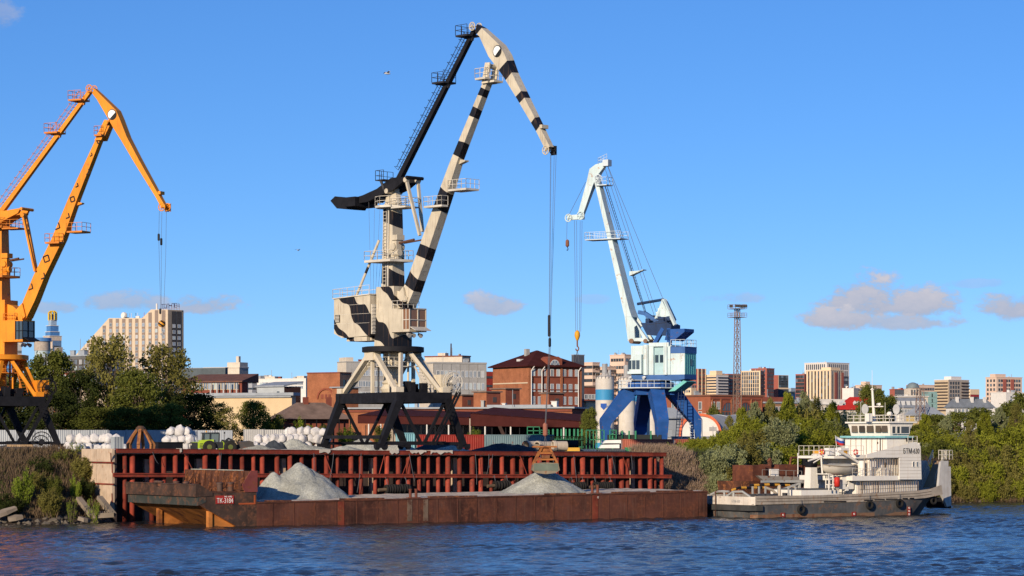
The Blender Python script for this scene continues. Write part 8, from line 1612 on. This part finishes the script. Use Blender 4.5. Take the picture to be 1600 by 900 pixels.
for px, top, hw, Y, lb in ((1398, 660, 26, 470, 'distant tree crown behind the wheelhouse, left one'), (1425, 665, 22, 460, 'distant tree crown behind the wheelhouse, right one'), (1465, 650, 26, 500, 'distant tree above the slate container'), (1500, 646, 28, 510, 'distant tree left of the glazed porch house'), (1532, 640, 26, 520, 'distant tree below the white manor'), (1580, 632, 26, 470, 'distant tree right of the glazed porch house'), (1604, 618, 30, 460, 'distant tree at the upper right edge'), (1290, 655, 26, 520, 'distant tree below the pale office building'), (1246, 640, 22, 560, 'distant tree right of the brown brick wing')): plant('t_far', lb, px, top, hw, Y)
for k, (px, top, hw, Y) in enumerate([(1140, 652, 11, 350), (1158, 640, 12, 358), (1180, 632, 13, 364), (1203, 626, 13, 372), (1232, 618, 13, 380), (1258, 616, 13, 388), (1276, 624, 12, 386), (1300, 632, 12, 378)]): plant(('t_olive', 't_pop', 't_pop2')[k % 3], f'{ORD[k]} slender upright sapling from the left, standing above the thicket by the quay end', px, top, hw, Y, None, 'saplings above the thicket')
for k, (px, top, hw, Y) in enumerate([(1446, 650, 11, 380), (1478, 652, 12, 378), (1516, 658, 12, 372), (1540, 648, 13, 376), (1562, 640, 13, 380), (1588, 634, 14, 378)]): plant(('t_pop', 't_pop2', 't_olive')[k % 3], f'{ORD[k]} slender sapling from the left, rising from the right bank thicket', px, top, hw, Y, None, 'saplings on the right bank')
# left bank shrubs
for a in (('s_bright', 'bright leafy shrub on the left bank above the water', 36, 726, 22, 267), ('s_olive', 'wide grey-green bush at the top of the left bank', 110, 698, 34, 281), ('s_olive', 'olive bush on the left bank beside the pale panels', 130, 712, 24, 277), ('s_green', 'small green bush halfway up the left bank', 84, 742, 16, 270), ('s_bright', 'light green sapling next to the tilted concrete slab', 118, 738, 12, 272), ('s_thin', 'small weeds growing inside the tilted concrete frame', 146, 770, 12, 267), ('s_olive', 'brown-green bush at the far left of the bank', -4, 712, 26, 276), ('s_dark', 'dark bush near the top of the left bank', 60, 712, 26, 275), ('s_olive', 'sprawling olive bush low on the left bank', 78, 760, 22, 266.5), ('s_dark', 'dark scrub at the left waterline', 16, 770, 24, 265.5), ('s_olive', 'dull green bush in the middle of the left bank', 58, 735, 20, 270.5), ('s_dark', 'dark scrub beside the foot of the pale panels', 134, 745, 16, 274), ('s_green', 'green bush on the crest left of the pale panels', 92, 705, 20, 279.5), ('s_thin', 'thin sapling standing by the white bags', 120, 686, 14, 300), ('s_thin', 'little green weed tuft left of the tilted slab', 112, 772, 10, 266)): plant(*a)
# dry brush on the banks: nobody could count the stalks
def brush(name, label, n, seg, hs, mat, seed, wid=.035):
    r = np.random.default_rng(seed); C = []; U = []; V = []; S = shore_pts()
    for (i0, i1, f0, f1, cnt) in seg:
        for k in range(cnt):
            q = r.uniform(i0, i1); i = int(q); f = q - i; (x0, y0), w0 = S[i]; (x1, y1), w1 = S[min(i + 1, len(S) - 1)]; w = w0 + (w1 - w0) * f; d = w * r.uniform(f0, f1); x = x0 + (x1 - x0) * f + NV.x * d; y = y0 + (y1 - y0) * f + NV.y * d; z = gz(x, y)
            m = r.integers(4, 10); h = hs * r.uniform(.4, 1.1, m); dx = r.normal(0, .35, (m, 2)); b = np.stack([x + r.normal(0, .25, m), y + r.normal(0, .25, m), np.full(m, z - .05)], 1); t = b + np.stack([dx[:, 0] * h, dx[:, 1] * h, h], 1); C.append((b + t) / 2); U.append((t - b) / 2); a = r.uniform(0, 6.28, m); V.append(np.stack([np.cos(a), np.sin(a), np.zeros(m)], 1) * wid)
    me = quad_mesh(name, np.concatenate(C), np.concatenate(U), np.concatenate(V), mat); o = link(name, me); tag(o, label, None, None, 'stuff')
DRY = leaf_mat('dry_stalks', (.17, .12, .075), .4, .2); DRYP = leaf_mat('dry_grass', (.36, .26, .185), .35, .2); GRS = leaf_mat('bank_grass', (.085, .105, .03), .4, .3)
brush('dry_brush', 'tangled brown dry brush covering the left bank', 0, [(2.5, 8.1, .12, 1.1, 3600)], 1.1, DRY, 1); brush('dry_grass', 'pale brown dry grass on the slope right of the quay', 0, [(12.05, 13.1, .12, 1.1, 2000)], 1.2, DRYP, 2, .03); brush('bank_grass', 'green grass and weeds on both banks', 0, [(2.5, 8, .2, 1.15, 900), (12.6, 17.5, .05, 1.3, 2600)], .7, GRS, 3); brush('reed_fringe', 'brownish growth along the right waterline', 0, [(14, 17.6, .0, .35, 1800)], .9, DRY, 5)
# rubble and slabs on the left bank
STN = M('rubble_stone', (.13, .11, .085), .9, var=.35, bump=.3); rs = random.Random(8); sm = []
for k in range(5):
    bm = bmesh.new(); bmesh.ops.create_icosphere(bm, subdivisions=1, radius=.5)
    for v in bm.verts: v.co *= rs.uniform(.65, 1.25)
    for v in bm.verts: v.co.z *= .6
    me = bpy.data.meshes.new('stone'); bm.to_mesh(me); bm.free(); me.materials.append(STN); sm.append(me)
S_ = shore_pts()
for k in range(150):
    q = rs.uniform(2.8, 8.0); i = int(q); f = q - i; (x0, y0), w0 = S_[i]; (x1, y1), _ = S_[i + 1]; d = rs.uniform(-.8, 2.6) if k < 120 else rs.uniform(2, 7); x = x0 + (x1 - x0) * f + NV.x * d; y = y0 + (y1 - y0) * f + NV.y * d; s = rs.uniform(.3, 1.0) * (1.3 if rs.random() < .15 else 1); o = link('stone', sm[rs.randrange(5)], GROUND, rs.uniform(0, 6), (x, y, max(-.1, gz(x, y)) + .05), (s, s * rs.uniform(.6, 1), s))
for k in range(40):
    q = rs.uniform(14.2, 17.4); i = int(q); f = q - i; (x0, y0), w0 = S_[i]; (x1, y1), _ = S_[i + 1]; d = rs.uniform(-.5, 1.2); x = x0 + (x1 - x0) * f + NV.x * d; y = y0 + (y1 - y0) * f + NV.y * d; s = rs.uniform(.2, .6); link('stone', sm[rs.randrange(5)], GROUND, rs.uniform(0, 6), (x, y, max(-.1, gz(x, y)) + .03), (s, s, s))
def tilted_frame():
    c = P(160, 795, 268); r = T('concrete_slab', 'tilted ribbed concrete frame lying on the bank at the waterline', 'concrete slab', (c.x, c.y, .5), 0); CM = M('slab_concrete', (.24, .195, .145), .9, var=.25, bump=.3); mb = MB(); up = Vector((-1.9, 2.7, 1.75))
    A = Vector((-.9, -.9, .25)); B = Vector((1.2, -.3, .35)); mb.bar(A, B, .75, .5); mb.build('cross_beam', CM, r)
    for q, nm in ((A, 'side_beam'), (B, 'side_beam')): mb = MB(); mb.bar(q, q + up, .6, .42); mb.build(nm, CM, r)
    for k in range(9): p = A.lerp(B, (k + .5) / 9); mb = MB(); mb.bar(p + Vector((.1, -.32, -.1)), p + Vector((-.1, .2, .4)), .09, .12); mb.build('groove_rib', CM, r)
tilted_frame()
for (px, py, L, rz, ry, lb) in ((8, 800, 2.4, .5, -.35, 'broken pale concrete slab at the far left waterline'), (24, 809, 1.5, .3, -.15, 'flat concrete slab lying in front of the broken one'), (132, 812, 1.0, .9, .1, 'small pale concrete lump left of the tilted frame')):
    c = P(px, py, 263); mb = MB(); mb.loft([[(-L / 2, -.5, -.18), (-L / 2, .5, -.18), (-L / 2, .45, .2), (-L / 2, -.4, .2)], [(0, -.55, -.2), (0, .5, -.2), (0, .5, .24), (0, -.5, .2)], [(L / 2, -.4, -.15), (L / 2, .42, -.2), (L / 2, .3, .15), (L / 2, -.4, .18)]]); o = mb.build('concrete_slab', M('slab_concrete', (.24, .195, .145), .9), None, rz, c); o.rotation_euler = (.2, ry, rz); tag(o, lb, 'concrete slab')
